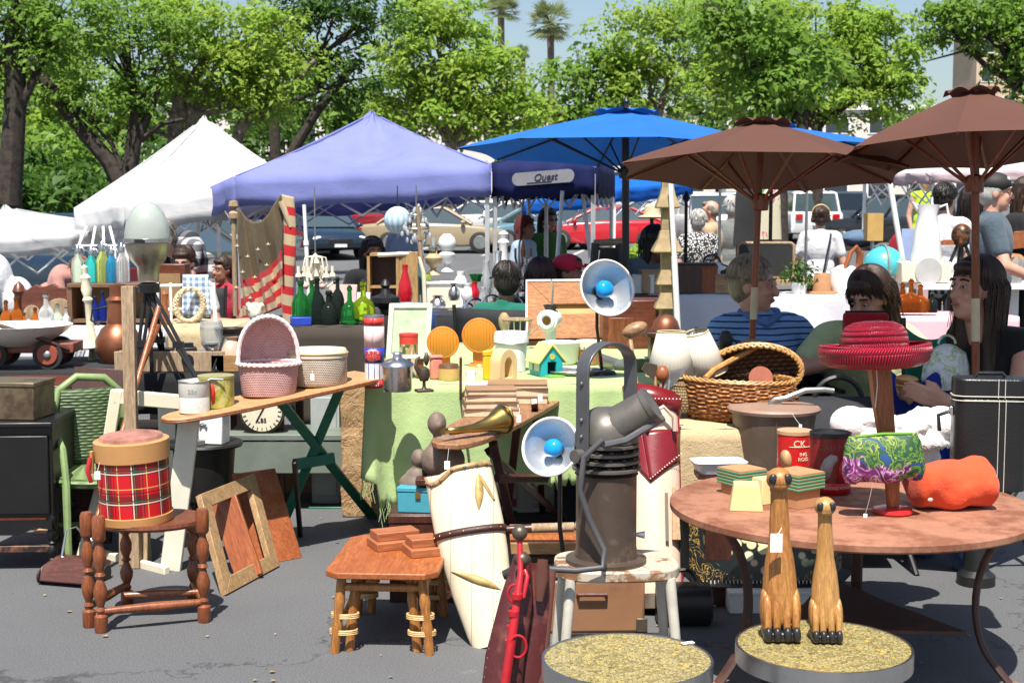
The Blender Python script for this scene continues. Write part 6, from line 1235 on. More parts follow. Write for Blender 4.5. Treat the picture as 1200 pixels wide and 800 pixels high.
BRZ=plain('old_bronze',(.13,.1,.07),.45,.7,var=.3);p=og(497,461);k=p.y/FPX;r=thing('bronze_lamp','small tarnished oil lamp on a square foot','oil lamp',p,.4);part(r,'foot',MB().box((0,0,.006),(20*k,14*k,.012)),BRZ,bev=.003);part(r,'stem',MB().lathe([(4*k,.01),(2*k,6*k),(2*k,14*k),(0,14*k)],12),BRZ);part(r,'bowl',MB().lathe([(0,12*k),(5*k,13*k),(7.5*k,20*k),(6*k,27*k),(2*k,30*k),(0,30*k)],18),BRZ);part(r,'spout',MB().tube([(-5*k,0,22*k),(-10*k,0,30*k),(-9*k,0,38*k),(-5*k,0,42*k)],[.012,.01,.008,.005],8),BRZ);part(r,'flame_vase',MB().lathe([(0,30*k),(2*k,32*k),(4*k,38*k),(1.5*k,46*k),(0,47*k)],12,(4*k,.01,0)),BRZ)
def ribdisc():
    t=NT('amber_ribbed_plastic');x,y,z=t.xyz();h=t.math('SINE',t.math('MULTIPLY',x,420));t.color(t.mix(t.noise(5),(.6,.2,.015),(.72,.3,.03)));t.bump(h,.6,.004);return t.set(.35,Transmission_Weight=.1)
ORD=ribdisc();ORR=plain('orange_rim',(.62,.2,.02),.35)
def disc(label,px,py,rpx,Y):
    k=Y/FPX;p=V((at(px,py,Y).x,Y,gt+.008));r=thing('amber_disc_lamp',label,'lamp',p,0,'amber ribbed disc lamps');zc_=at(px,py,Y).z-p.z;R=rpx*k;q=MB();q.tube([(0,.0,zc_),(0,-.012,zc_),(0,-.018,zc_)],[R*.93,R*.93,R*.8],40);part(r,'lens',q,ORD);part(r,'rim',MB().torus((0,-.006,zc_),R*.96,.008,40,8,'xz'),ORR);part(r,'stand',MB().box((0,.03,max(.02,(zc_-R*.3)/2)),(.07,.04,max(.04,zc_-R*.3))),ORR,bev=.004);part(r,'foot',MB().lathe([(0,0),(.06,0),(.05,.012),(0,.012)],20,(0,.03,0)),ORR)
disc('smaller ribbed amber disc lamp left of its twin',519,401,18,6.95);disc('larger ribbed amber disc lamp before the white pail',562,393,20,7.1)
YEL=plain('yellow_plastic',(.75,.45,.015),.4);p=og(573,446);k=p.y/FPX;r=thing('yellow_box','upright yellow plastic box left of the arched wooden block','box',p,.1);part(r,'case',MB().box((0,0,14*k),(14*k,12*k,28*k)),YEL,bev=.005);part(r,'lid',MB().prism([(-7.5*k,28*k),(7.5*k,28*k),(4*k,35*k),(-7.5*k,33*k)],-6.5*k,6.5*k),YEL,bev=.003)
p=og(526,447);k=p.y/FPX;r=thing('tan_jar','squat tan jar with a dark lid below the smaller amber disc','jar',p);part(r,'jar',MB().lathe([(0,0),(12*k,0),(13*k,4*k),(12*k,15*k),(0,15*k)],22),plain('tan_ceramic',(.55,.34,.12),.35));part(r,'lid',MB().lathe([(0,15*k),(12.5*k,15*k),(11*k,19*k),(0,20*k)],22),plain('brown_lid',(.12,.06,.03),.4))
r=thing('coral_block','coral pink plastic tub below the smaller amber disc','tub',og(511,446),.2);part(r,'tub',MB().box((0,0,.05),(.06,.06,.1),None,.9),plain('coral_plastic',(.7,.22,.16),.4),bev=.01);part(r,'lid',MB().box((0,0,.106),(.062,.062,.012)),plain('coral_plastic',(.7,.22,.16),.4),bev=.004)
r=thing('white_cup_stand','white paper fan and cup on the green cloth','paper',og(552,452),.2);part(r,'cup',MB().lathe([(0,0),(.02,0),(.026,.06),(0,.06)],16),WHITE);part(r,'sheet',MB().box((.02,-.02,.004),(.12,.09,.006),(0,.03,.3)),PAPER)
BEIGEW=plain('blond_wood',(.68,.48,.24),.5,var=.08);p=og(591,448);k=p.y/FPX;ap=[(-11*k,0),(-11*k,22*k)]+[(11*k*math.cos(PI-PI*i/14),22*k+16*k*math.sin(PI*i/14))for i in range(1,14)]+[(11*k,22*k),(11*k,0),(5*k,0),(5*k,18*k)]+[(5*k*math.cos(PI*i/8),18*k+9*k*math.sin(PI*i/8))for i in range(1,8)]+[(-5*k,18*k),(-5*k,0)]
q=MB();n=20;outer,inner=[],[]
for i in range(n+1):
    a=PI-PI*i/n;outer.append((14*k*math.cos(a),20*k+18*k*math.sin(a)));inner.append((6*k*math.cos(a),18*k+10*k*math.sin(a)))
outer=[(-14*k,0)]+outer+[(14*k,0)];inner=[(-6*k,4*k)]+inner+[(6*k,4*k)]
rings=[[V((a[0],y,a[1]))for a in(o_,i_)]for y in(0,)for o_,i_ in zip(outer,inner)]
q.loft([[V((o_[0],-.03,o_[1])),V((i_[0],-.03,i_[1])),V((i_[0],.04,i_[1])),V((o_[0],.04,o_[1]))]for o_,i_ in zip(outer,inner)],cap=False,loop=True);one('wooden_arch_block','blond wooden arch shaped block beside the birdhouse','block',q,BEIGEW,p,.75,bev=.002)
WPL=plain('white_plastic',(.8,.8,.8),.35,var=.03);p=og(599,436);k=p.y/FPX;r=thing('white_pail','white plastic pail with a snap lid behind the birdhouse','pail',p);part(r,'bucket',MB().lathe([(0,0),(17*k,0),(19*k,36*k),(0,36*k)],32),WPL);part(r,'lid',MB().lathe([(19*k,34*k),(20.5*k,34*k),(20.5*k,40*k),(19*k,46*k),(18*k,44*k),(17.5*k,41*k),(0,41*k)],32),WPL);part(r,'bail',MB().torus((0,0,33*k),20.6*k,.003,30,6,'xy',(PI,2*PI)),DULLST)
TEALP=plain('teal_paint',(.01,.36,.42),.45,var=.1);YROOF=plain('pale_yellow_roof',(.72,.6,.2),.55,var=.1,sc=20)
p=og(640,441);k=p.y/FPX;r=thing('birdhouse','teal toy birdhouse with a pale yellow roof on the green cloth','birdhouse',p,.45);w,h,d=14*k,20*k,15*k
q=MB();q.prism([(-w,0),(-w*.42,0),(-w*.42,h*.85),(w*.42,h*.85),(w*.42,0),(w,0),(w,h),(0,h+15*k),(-w,h)],-d,-d+.012);q.prism([(-w,0),(w,0),(w,h),(0,h+15*k),(-w,h)],d-.012,d);q.box((-w+.005,0,h/2),(.01,2*d-.024,h)).box((w-.005,0,h/2),(.01,2*d-.024,h)).box((0,0,.004),(2*w-.02,2*d-.024,.008));part(r,'wall',q,TEALP)
for s in(-1,1):
    q=MB();a_,b_=V((0,0,h+17.5*k)),V((s*w*1.35,0,h-4.5*k));n_=V((-(b_-a_).z,0,(b_-a_).x)).normalized()*.005;q.loft([[x+V((0,y,0))+n_*m_ for x,m_ in((a_,-1),(b_,-1),(b_,1),(a_,1))]for y in(-d*1.15,d*1.15)]);part(r,'roof',q,YROOF,bev=.0015)
part(r,'emblem',MB().tube([(0,-d-.004,h+3*k),(0,-d-.001,h+3*k)],3.6*k,18),plain('olive_disc',(.5,.46,.12),.5));part(r,'shutter',MB().box((-w-.003,-.02,h*.55),(.005,.05,h*.5)).box((-w-.003,.045,h*.55),(.005,.04,h*.5)),plain('pale_shutter',(.62,.66,.55),.6));part(r,'porch',MB().box((0,-d-.03,.003),(w*1.4,.06,.006)),plain('green_porch',(.2,.42,.06),.6))
p=og(658,428);k=p.y/FPX;r=lat('white_basin','white enamel basin behind the birdhouse','basin',658,427,p.y,[(0,0),(16,0),(20,6),(23,26),(24,27),(22,27),(18,8),(0,3)],WPL,32)
p=og(646,424);p.y+=.15;k=p.y/FPX;r=thing('meat_grinder','white enamel meat grinder standing behind the birdhouse','grinder',p,-.4);part(r,'barrel',MB().tube([(0,-12*k,44*k),(0,-11*k,44*k),(0,12*k,46*k)],[12*k,13*k,10*k],20),WPL);part(r,'mouth',MB().torus((0,-12.5*k,44*k),8*k,2.5*k,20,8,'xz'),WPL);part(r,'plate',MB().tube([(0,-12.6*k,44*k),(0,-12*k,44*k)],6*k,16),BRASS);part(r,'pedestal',MB().lathe([(0,0),(9*k,0),(8*k,4*k),(6*k,20*k),(7*k,36*k),(0,40*k)],18),WPL);part(r,'hopper',MB().lathe([(6*k,52*k),(6*k,56*k),(9*k,62*k),(8*k,62*k),(0,56*k)],16),BLACKM);part(r,'crank',MB().tube([(0,4*k,58*k),(2*k,3*k,82*k),(2*k,-3*k,92*k)],1.1*k,8),STEEL)
BONGO=wood('bongo_wood',(.4,.17,.06),(.52,.26,.1),'z',.35);p=og(690,428);k=p.y/FPX;r=thing('bongo_drum','small wooden bongo drum with a white skin head','drum',p);part(r,'shell',MB().lathe([(0,0),(12*k,0),(15*k,20*k),(0,20*k)],26),BONGO);part(r,'skin',MB().lathe([(15.4*k,18*k),(15.8*k,20*k),(15*k,28*k),(0,29*k)],26),plain('drum_skin',(.72,.62,.48),.6));tk=MB()
for i in range(16):a=2*PI*i/16;tk.ell((math.cos(a)*15.8*k,math.sin(a)*15.8*k,20*k),(.004,.004,.004),6,4)
part(r,'tack',tk,DARKBR)
p=og(672,440);k=p.y/FPX;r=thing('grey_tray','oval grey metal tray lying beside the birdhouse','tray',p);part(r,'tray',MB().lathe([(0,0),(32*k,0),(38*k,5*k),(36*k,5*k),(30*k,1.5*k),(0,1.2*k)],36,sy=.7),DULLST);part(r,'rim',MB().torus((0,0,5*k),37*k,.003,40,6,sy=.7),STEEL)
p=og(715,434);k=p.y/FPX;r=thing('grey_hood','grey metal tapered hood lying on the green cloth','hood',p,.3);part(r,'shell',MB().loft([[V((x,math.cos(2*PI*i/20)*rr_,rr_+math.sin(2*PI*i/20)*rr_*.9))for i in range(20)]for x,rr_ in((-12*k,10*k),(16*k,5*k))]),DULLST);part(r,'red_end',MB().tube([(-12.2*k,0,10*k),(-11*k,0,10*k)],8*k,18),plain('dark_red_cap',(.35,.02,.03),.35))
r=thing('cloth_pile','dull green cloth scraps piled on the green table','cloth',og(752,436));q=MB();q.ell((0,0,.02),(.09,.06,.04),16,8).ell((.05,.04,.02),(.06,.05,.03),12,8);part(r,'fold',q,cloth('olive_scrap',(.1,.13,.05),.4));part(r,'scrap',MB().ell((-.06,.06,.02),(.08,.05,.035),12,8),cloth('grey_scrap',(.12,.14,.12),.4))
Yf=8.2;b0=V((at(617,435,Yf).x,Yf,.0));b1=V((at(740,435,Yf).x,Yf+.1,0));zt0,zt1=at(617,330,Yf).z,at(740,322,Yf).z;zb_=.74
FRB=wood('frame_back_wood',(.42,.17,.07),(.52,.25,.11),'x',.6);up_v=V((0,.12,zt0-zb_));o_=V((0,0,zb_))
q=pframe('large wooden frame seen from the back behind the meat grinder',(b0+o_,b1+o_,b1+o_+up_v,b0+o_+up_v),.15,FRB,.03);X=b1-b0;part(q,'backing_board',MB().add([X*.12+up_v*.1+V((0,.012,0)),X*.88+up_v*.1+V((0,.012,0)),X*.88+up_v*.72+V((0,.012,0)),X*.12+up_v*.72+V((0,.012,0))],[(0,1,2,3)]),plain('tan_backing',(.52,.33,.14),.8,var=.08),solid=.004);part(q,'edge',MB().tube([V((0,-.016,0)),up_v+V((0,-.016,0)),X+up_v+V((0,-.016,0))],.008,6),WHITE)
q=thing('back_bench','dark bench carrying the large frame and folding goods','bench',((b0.x+b1.x)/2,Yf+.15,0));part(q,'seat',MB().box((0,0,zb_-.02),(X.length+.3,.34,.03)),DARKW)
for x in(-1,1):part(q,'leg',MB().box((x*(X.length/2+.1),0,zb_/2-.02),(.05,.3,zb_-.04)),DARKW)
q=thing('brown_cabinet','reddish brown cabinet behind the upper heat lamp','cabinet',(at(745,400,8.0).x,8.0,0));hq=at(745,352,8.0).z;part(q,'carcass',MB().box((0,.15,hq/2),(S(78,8),.3,hq)),CARV,bev=.005);part(q,'door',MB().box((-S(18,8),-.008,hq*.7),(S(30,8),.015,hq*.4)),MAHO,bev=.003)
for x in(S(34,8),):part(q,'corner_post',MB().box((x,-.01,hq*.55+.05),(.07,.03,hq*1.1)),wood('honey_wood',(.4,.24,.09),(.5,.32,.14),'z'),bev=.003)
LAMPIN=plain('brushed_reflector',(.72,.74,.76),.3,.75,var=.04,bump=0);BULB=plain('blue_bulb',(.01,.3,.75),.12,bump=0)
def reflector(label,px,py,rpx,Y,face,poleto,group='heat lamps with blue bulbs'):
    c=at(px,py,Y);k=Y/FPX;R=rpx*k;r=thing('heat_lamp',label,'lamp',V((poleto[0],poleto[1],poleto[2])),0,group);f=V(face).normalized();M=bmat((0,0,0),f);M.translation=c-V(poleto);q=MB();q.T=M
    pr=[(R*1.0,.0),(R*.97,-.012),(R*.85,-R*.3),(R*.6,-R*.58),(R*.32,-R*.75),(R*.2,-R*.8)];q.loft([[V((math.cos(2*PI*i/40)*a,math.sin(2*PI*i/40)*a,z))for i in range(40)]for a,z in pr],cap=False);part(r,'reflector',q,LAMPIN,solid=.003)
    q=MB();q.T=M;q.torus((0,0,0),R*1.01,.005,44,8);part(r,'rim',q,WHITE)
    q=MB();q.T=M;q.lathe([(0,-R*.8),(R*.22,-R*.78),(R*.24,-R*1.2),(R*.1,-R*1.3),(0,-R*1.3)],18);part(r,'socket',q,BLACKM)
    q=MB();q.T=M;q.lathe([(R*.12,-R*.78),(R*.16,-R*.6),(R*.3,-R*.42),(R*.34,-R*.25),(R*.28,-R*.1),(R*.14,-R*.02),(0,0)],24);part(r,'bulb',q,BULB)
    e=M@V((0,0,-R*1.0));q=MB();q.tube([(0,0,0),(e.x,e.y,e.z*.6),e],.008,8);part(r,'stand_rod',q,BLACKM);part(r,'base',MB().lathe([(0,0),(.07,0),(.06,.015),(.015,.02),(0,.02)],20),BLACKM)
reflector('upper round heat lamp facing us above the green cloth',712,337,33,6.5,(.35,-1,.32),(at(706,430,6.75).x,6.75,gt+.008));reflector('lower round heat lamp beside the spotlight projector',645,523,34.5,4.75,(-.42,-1,.42),(at(672,600,4.95).x,4.98,0))
zi=.63;B0,B1=on(524,520,zi),on(636,459,zi);r=thing('ironing_board','narrow brown ironing board on dark crossed legs with books','ironing board',(B0.x,B0.y,0));o=V((B0.x,B0.y,0));a,b=B0-o,B1-o;d=(b-a).normalized();L=(b-a).length;s=V((-d.y,d.x,0)).normalized();n_=V((0,0,1))
outline=((0,.04),(.03,.075),(.1,.105),(.25,.13),(.6,.145),(.97,.145),(1,.13));up_=[a+d*(f*L)+s*hw for f,hw in outline];dn=[a+d*(f*L)-s*hw for f,hw in outline];ring=up_+dn[::-1];part(r,'board',MB().loft([[p-n_*.022 for p in ring],ring]),wood('worn_brown_board',(.28,.13,.06),(.4,.21,.1),'y',.5),bev=.004)
def l2(p0,p1,w,m,nm='leg',th=.03):
    p0,p1=V(p0)-o,V(p1)-o;q=MB();q.T=bmat(p0,p1,(0,-1,0));q.box((0,0,(p1-p0).length/2),(w,th,(p1-p0).length));return part(r,nm,q,m,bev=.003)
DKR=wood('dark_red_leg',(.06,.015,.01),(.12,.03,.02),'z',.35);l2(on(603,626),at(578,520,5.45),.036,DKR);l2(on(592,618),at(606,498,5.8),.036,DKR);l2(on(660,608),at(572,528,5.5),.026,DKR);l2(on(636,600),at(626,470,6.0),.03,DKR);l2(at(582,560,5.5),at(640,560,5.9),.03,DKR,'brace')
def oi(f,side=0.0):return B0+(B1-B0)*f+s*side+V((0,0,.001))
PAGES=plain('book_pages',(.6,.5,.34),.8,var=.15,sc=30)
def book(label,p,w,d_,h,rot,m):
    r=thing('old_book',label,'book',p,rot,'old books on the small ironing board');part(r,'cover',MB().box((0,0,.0015),(w,d_,.003)).box((0,0,h-.0015),(w,d_,.003)).box((-w/2+.0015,0,h/2),(.003,d_,h-.006)),m);part(r,'pages',MB().box((.002,0,h/2),(w-.008,d_-.008,h-.0062)),PAGES);return p+V((0,0,h+.0005))
BKM=[plain('book_brown',(.3,.17,.09),.7),plain('book_tan',(.42,.27,.16),.7),plain('book_dark',(.08,.05,.04),.6),plain('book_grey',(.25,.24,.22),.7)]
p=oi(.5,.045)
for i,(h,m,lb,rt_)in enumerate(((.032,BKM[1],'bottom brown book of the stack beside the brass horn',.05),(.03,BKM[0],'second book of the stack beside the brass horn',.1),(.028,BKM[1],'third book of the stack beside the brass horn',.02),(.022,BKM[0],'top book of the stack beside the brass horn',.08))):p=book(lb,p,.24-.01*i,.16,h,rt_,m)
p=oi(.76,.03)
for i,(h,m,lb,rt_)in enumerate(((.035,BKM[0],'bottom book of the rear stack on the small ironing board',.0),(.035,BKM[1],'tan book in the middle of the rear stack',.06),(.02,BKM[0],'wide brown book on top of the rear stack',.0))):p=book(lb,p,.27,.18,h,rt_,m)
p=oi(.9,-.07)
for i,(h,m,lb)in enumerate(((.022,BKM[2],'dark magazine at the bottom of the slanted pile by the board end'),(.02,BKM[3],'grey magazine in the slanted pile by the board end'),(.018,BKM[2],'dark magazine on top of the slanted pile by the board end'))):p=book(lb,p,.12,.17,h,-.35+.08*i,m)
k=5.4/FPX;hA,hB=at(524,500,5.25),at(590,482,5.45);hA.z=zi+.04;hB.z=zi+.055;r=thing('brass_horn','old brass hunting horn lying on the small ironing board','horn',hA);D=hB-hA;q=MB();rings=[];prof=[(0,.008),(.2,.011),(.45,.016),(.65,.024),(.8,.034),(.92,.05),(1,.056)]
q.tube([D*f+V((0,0,-.012*math.sin(PI*f)))for f,_ in prof],[a for _,a in prof],24,cap=False);part(r,'bell',q,BRASS,solid=.002);part(r,'mouthpiece',MB().tube([V((0,0,0)),-D*.06,-D*.08],[.01,.013,.013],12),BRASS);part(r,'pipe',MB().tube([D*.05+V((0,.02,-.015)),D*.3+V((0,.03,-.02)),D*.5+V((0,.02,-.01))],.009,10),BRASS);q=MB();q.tube([D*.995,D*1.01],[.0585,.0585],24,cap=False);part(r,'bell_rim',q,BRASS,solid=.003)
pricetag('white tag tied to the brass horn at the board tip',at(524,540,5.0),.02,.03,at(526,525,5.0));pricetag('white tag hanging off the rear book stack',at(608,486,5.65),.018,.03,at(609,478,5.7));pricetag('white tag curled on the magazine pile',at(633,462,6.05),.02,.03)
p=og(540,500);beam('striped_rod','thin red and white measuring rod standing before the green cloth','rod',on(539,585),at(540,418,6.1),.012,.012,plain('red_white_rod',(.42,.12,.12),.5,var=.5,sc=60))
q=thing('white_carton','white printed carton on the ground under the small ironing board','carton',on(628,600),.12);k=on(628,600).y/FPX;part(q,'box',MB().box((0,.12,23*k),(44*k,.24,46*k)),plain('carton_white',(.75,.74,.74),.6),bev=.003);textmesh('CDS',.03,plain('grey_print2',(.3,.3,.3),.6,bump=0),'lettering',q,(.01,-.0012,8*k));part(q,'flap',MB().box((0,.12,46.5*k),(44*k,.238,.004)),plain('carton_white',(.75,.74,.74),.6))
q=thing('white_carton','white carton with a pink stripe behind the crossed legs','carton',on(596,604)+V((0,.1,0)),.05);part(q,'box',MB().box((0,.12,23*k),(30*k,.22,46*k)),plain('carton_white',(.75,.74,.74),.6),bev=.003);part(q,'pink_stripe',MB().box((0,.008,10*k),(30.3*k,.004,10*k)),plain('pink_stripe',(.6,.1,.25),.6))
BAGC=plain('cream_leatherette',(.62,.47,.36),.4,var=.1,sc=4);BAGR=plain('oxblood_vinyl',(.17,.01,.014),.28,var=.2,sc=6);gb=on(768,716);gt_=at(764,466,5.55);r=thing('golf_bag','cream and oxblood leather golf bag with old clubs leaning upright','golf bag',gb);ax=(gt_-gb);L=ax.length;M=bmat((0,0,0),ax,(0,-1,0));k=5.4/FPX
xx=V((1,0,0));zz=ax.normalized();xx=(xx-zz*xx.dot(zz)).normalized();yy=zz.cross(xx);M=Matrix((xx,yy,zz)).transposed().to_4x4()
def bagring(f,w,d_,dz=0):return[V((math.cos(2*PI*i/32)*w,math.sin(2*PI*i/32)*d_,f*L+dz*math.cos(2*PI*i/32)))for i in range(32)]
q=MB();q.T=M;q.loft([bagring(0,.098,.075),bagring(.04,.102,.08),bagring(.5,.108,.085),bagring(.93,.104,.085,-.02)]);part(r,'bag',q,BAGC)
q=MB();q.T=M;q.loft([bagring(.93,.108,.088,-.02),bagring(1.02,.116,.094,-.025)],cap=False);part(r,'collar',q,BAGR,solid=.006)
q=MB();q.T=M;q.loft([bagring(-.005,.104,.082),bagring(.06,.106,.084)]);part(r,'bottom_cap',q,DARKBR)
def patch(pts,m,nm,off=.004):
    q=MB();q.T=M;vs=[]
    n=10
    for j in range(n+1):
        row=[]
        for i in range(n+1):
            u,v=i/n,j/n;x=(pts[0][0]*(1-u)+pts[1][0]*u)*(1-v)+(pts[3][0]*(1-u)+pts[2][0]*u)*v;z=(pts[0][1]*(1-u)+pts[1][1]*u)*(1-v)+(pts[3][1]*(1-u)+pts[2][1]*u)*v;c=min(.98,abs(x)/.106);row.append(V((x,-math.sqrt(1-c*c)*.086-off,z*L)))
        vs.append(row)
    q.loft(vs,cap=False,close=False);return part(r,nm,q,m,solid=.005)
pk=patch([(-.02,.56),(.1,.68),(.102,.82),(-.05,.8)],BAGR,'pocket',.006);patch([(-.06,.62),(-.02,.56),(-.05,.8),(-.075,.8)],BAGR,'pocket',.006)
q=MB();q.T=M;st_=MB();st_.T=M
for i in range(14):st_.ell((-.02+.12*i/13,-.096,L*(.575+.12*i/13)),(.003,.002,.003),6,4);st_.ell((-.08+.18*i/13,-.1,L*(.955)),(.003,.002,.003),6,4)
part(pk,'stitching',st_,plain('cream_thread',(.7,.6,.5),.7))
q=MB();q.T=M;q.tube([(-.03,-.1,L*.8),(-.03,-.13,L*.86),(.03,-.14,L*.9),(.07,-.12,L*.86),(.075,-.1,L*.8)],.008,8,sq=1.5);part(r,'handle',q,BAGC);q=MB();q.T=M;q.box((.04,-.093,L*.4),(.012,.008,L*.22));part(r,'zip_strap',q,plain('dark_strap',(.1,.07,.05),.5));q=MB();q.T=M;q.box((.075,-.08,L*.42),(.03,.02,L*.24),None,.7);part(r,'wood_stay',q,OAKZ)
q=MB();q.T=M;q.tube([(-.105,-.02,L*.93),(-.105,-.02,.1)],.004,6).tube([(.1,-.03,L*.93),(.1,-.03,.1)],.004,6);part(r,'piping',q,BAGR)
def _head(e,kind):
    q=MB();q.T=Matrix.Translation(e);q.prism([(-.01,-.04),(.01,-.04),(.055,.018),(.05,.032),(.0,.022)]if kind=='iron' else[(-.055,.012),(-.005,-.035),(.012,-.02),(.006,.03),(-.04,.04)],-.009,.009);return q
def club(label,px,py,hx,hy,m,head,Y=5.55,rad=.006):
    b_=M@V(((px-765)*k*.8,0,L*.9))+gb;t_=at(hx,hy,Y);r=thing('golf_club',label,'golf club',b_,0,'old clubs in the golf bag');e=t_-b_;part(r,'shaft',MB().tube([-(e.normalized())*.3,e],rad,8),m)
    if head=='wood':part(r,'head',MB().ell(e+V((.02,0,.02)),(.055,.035,.03),16,10,(0,-.4,0)),wood('club_head_wood',(.3,.17,.08),(.42,.26,.14),'x',.35))
    elif head=='sock':part(r,'head',MB().ell(e+V((.0,0,.0)),(.028,.03,.035),14,8),REDW)
    else:part(r,'head',_head(e,head),DULLST if head=='iron' else DARKBR)
club('wooden headed club standing tallest in the golf bag',748,466,738,392,OAKZ,'wood',5.7,.009);club('iron headed club left of the middle in the golf bag',770,466,768,436,OAKZ,'blade');club('round wooden headed club in the middle of the golf bag',772,466,776,438,OAKZ,'sock');club('steel shafted iron at the right of the golf bag',782,466,786,440,DULLST,'iron');club('second iron beside the steel shafted one in the bag',776,466,781,444,DULLST,'iron')
SHADE=tentcloth('cream_lampshade',(.8,.76,.66),.3,.01);PIPE=plain('tan_piping',(.5,.4,.22),.7)
def shade(label,px,py,Y,rb,rt_,h,rot):
    k=Y/FPX;p=at(px,py,Y);r=thing('lampshade',label,'lampshade',p,rot,'white lampshades beside the wicker hamper');q=MB();n=72;q.loft([[V((math.cos(2*PI*i/n)*(a+.0012*(i%2)),math.sin(2*PI*i/n)*(a+.0012*(i%2)),z))for i in range(n)]for a,z in((rb*k,0),(rt_*k,h*k))],cap=False);part(r,'shade',q,SHADE,solid=.002);part(r,'piping',MB().torus((0,0,h*k),rt_*k,.004,40,6).torus((0,0,0),rb*k,.004,40,6),PIPE);part(r,'spider',MB().tube([(-rt_*k,0,h*k-.01),(rt_*k,0,h*k-.01)],.003,5).tube([(0,-rt_*k,h*k-.01),(0,rt_*k,h*k-.01)],.003,5),STEEL)
z_s=gt+.01;p=on(788,442,z_s);shade('white lampshade standing level beside the golf bag clubs',786,440,5.93,29,16,52,0);shade('white lampshade tilted toward us showing its top ring',826,436,5.98,27,14,50,(.16,-.24,0))
SIDEB=thing('side_stand','small dark stand holding the two white lampshades','stand',(at(806,445,5.97).x,5.97,0));part(SIDEB,'top',MB().box((0,0,at(806,442,5.97).z-.012),(.26,.18,.02)),DARKW)
for x in(-1,1):
    for y in(-1,1):part(SIDEB,'leg',MB().cyl((x*.11,y*.07,0),(x*.11,y*.07,at(806,442,5.97).z-.02),.012),DARKW)
lat('wicker_jar','small lidded wicker jar beneath the white lampshades','jar',800,482,5.85,[(0,0),(12,0),(17,10),(16,22),(11,30),(12,32),(8,36),(0,37)],wicker('brown_wicker_small',(.2,.13,.06),(.36,.25,.12),20,260),24)
zb=.62;Ybt=on(820,493,zb).y-.25;r=thing('folding_table','burlap covered table beneath the open wicker hamper','table',(at(870,500,Ybt).x,Ybt,0));w=S(165,Ybt);part(r,'tabletop',MB().box((0,.32,zb-.02),(w,.62,.035)),DARKW)
for x in(-1,1):part(r,'leg',MB().box((x*w*.44,.3,zb/2-.02),(.05,.5,zb-.04)),BLACKM)
drape('burlap cloth beneath the open wicker hamper',at(870,500,Ybt).x,Ybt-.01,zb+.006,w+.03,.64,.4,BURL,.015,18)
WICK=wicker('brown_wicker',(.26,.09,.025),(.52,.26,.08),36,150,1.0);RIMW=plain('willow_rim',(.48,.25,.08),.45,var=.35,sc=40)
hb=V((at(866,500,Ybt+.3).x,Ybt+.27,zb+.012));k=hb.y/FPX;r=thing('wicker_hamper','round brown wicker hamper with its lid propped open','hamper',hb,(0,-.1,-.25));R=68*k
q=MB();pr=[(.62,0),(.82,.04),(.97,.3),(1.0,.6),(.95,1.0)];Hh=46*k
n=84
rings=[]
for j in range(23):
    f=j/22;rr_=np.interp(f,[p[1]for p in pr],[p[0]for p in pr]);rings.append([V((math.cos(2*PI*i/n)*R*rr_*(1+.025*(1 if(i//3+j)%2 else-1)),math.sin(2*PI*i/n)*R*.72*rr_*(1+.025*(1 if(i//3+j)%2 else-1)),f*Hh*(1+.18*math.cos(2*PI*i/n+PI))))for i in range(n)])
q.loft(rings,cap=False);q.f.append(tuple(range(n-1,-1,-1)));q.m.append(0);part(r,'body',q,WICK,solid=.006)
def braid(path,rad,n_=6):
    q=MB()
    for ph in(0,2.1,4.2):
        pts=[]
        for i,p in enumerate(path):pts.append(V(p)+V((math.cos(i*1.1+ph),math.sin(i*1.1+ph)*.5,math.sin(i*1.1+ph)))*rad)
        q.tube(pts,rad*.9,6)
    return q
part(r,'rim',braid([(math.cos(2*PI*i/90)*R*.96,math.sin(2*PI*i/90)*R*.7,Hh*(1+.18*math.cos(2*PI*i/90+PI))+.004)for i in range(91)],.006),RIMW)
lid=MB();LR=R*.9
lid.loft([[V((.25*R+math.cos(2*PI*i/60)*LR*a*.92,R*.5+dy,Hh*.9+9*k+math.sin(2*PI*i/60)*LR*a*.5))for i in range(60)]for a,dy in((1.0,-.04),(1.0,.0),(.8,.03),(.4,.045),(.02,.05))],cap=False);part(r,'lid',lid,wicker('dark_wicker_lid',(.06,.025,.01),(.2,.09,.03),200,170,1.0,rnd=False),solid=.008)
part(r,'lid_rim',braid([(.25*R+math.cos(2*PI*i/90)*LR*.93,R*.5-.045,Hh*.9+9*k+math.sin(2*PI*i/90)*LR*.52)for i in range(91)],.008),RIMW)
part(r,'handle',MB().tube([(-.5*R,-.1,Hh*1.12),(-.4*R,.02,Hh*1.25),(0,.1,Hh*1.5),(.35*R,.14,Hh*1.72)],.013,8),RIMW);part(r,'clasp_disc',MB().tube([(.42*R,-R*.2,Hh*1.0),(.43*R,-R*.24,Hh*1.02)],14*k,22),plain('red_brown_leather',(.3,.08,.04),.4))
FLAG=NT('faded_flag');
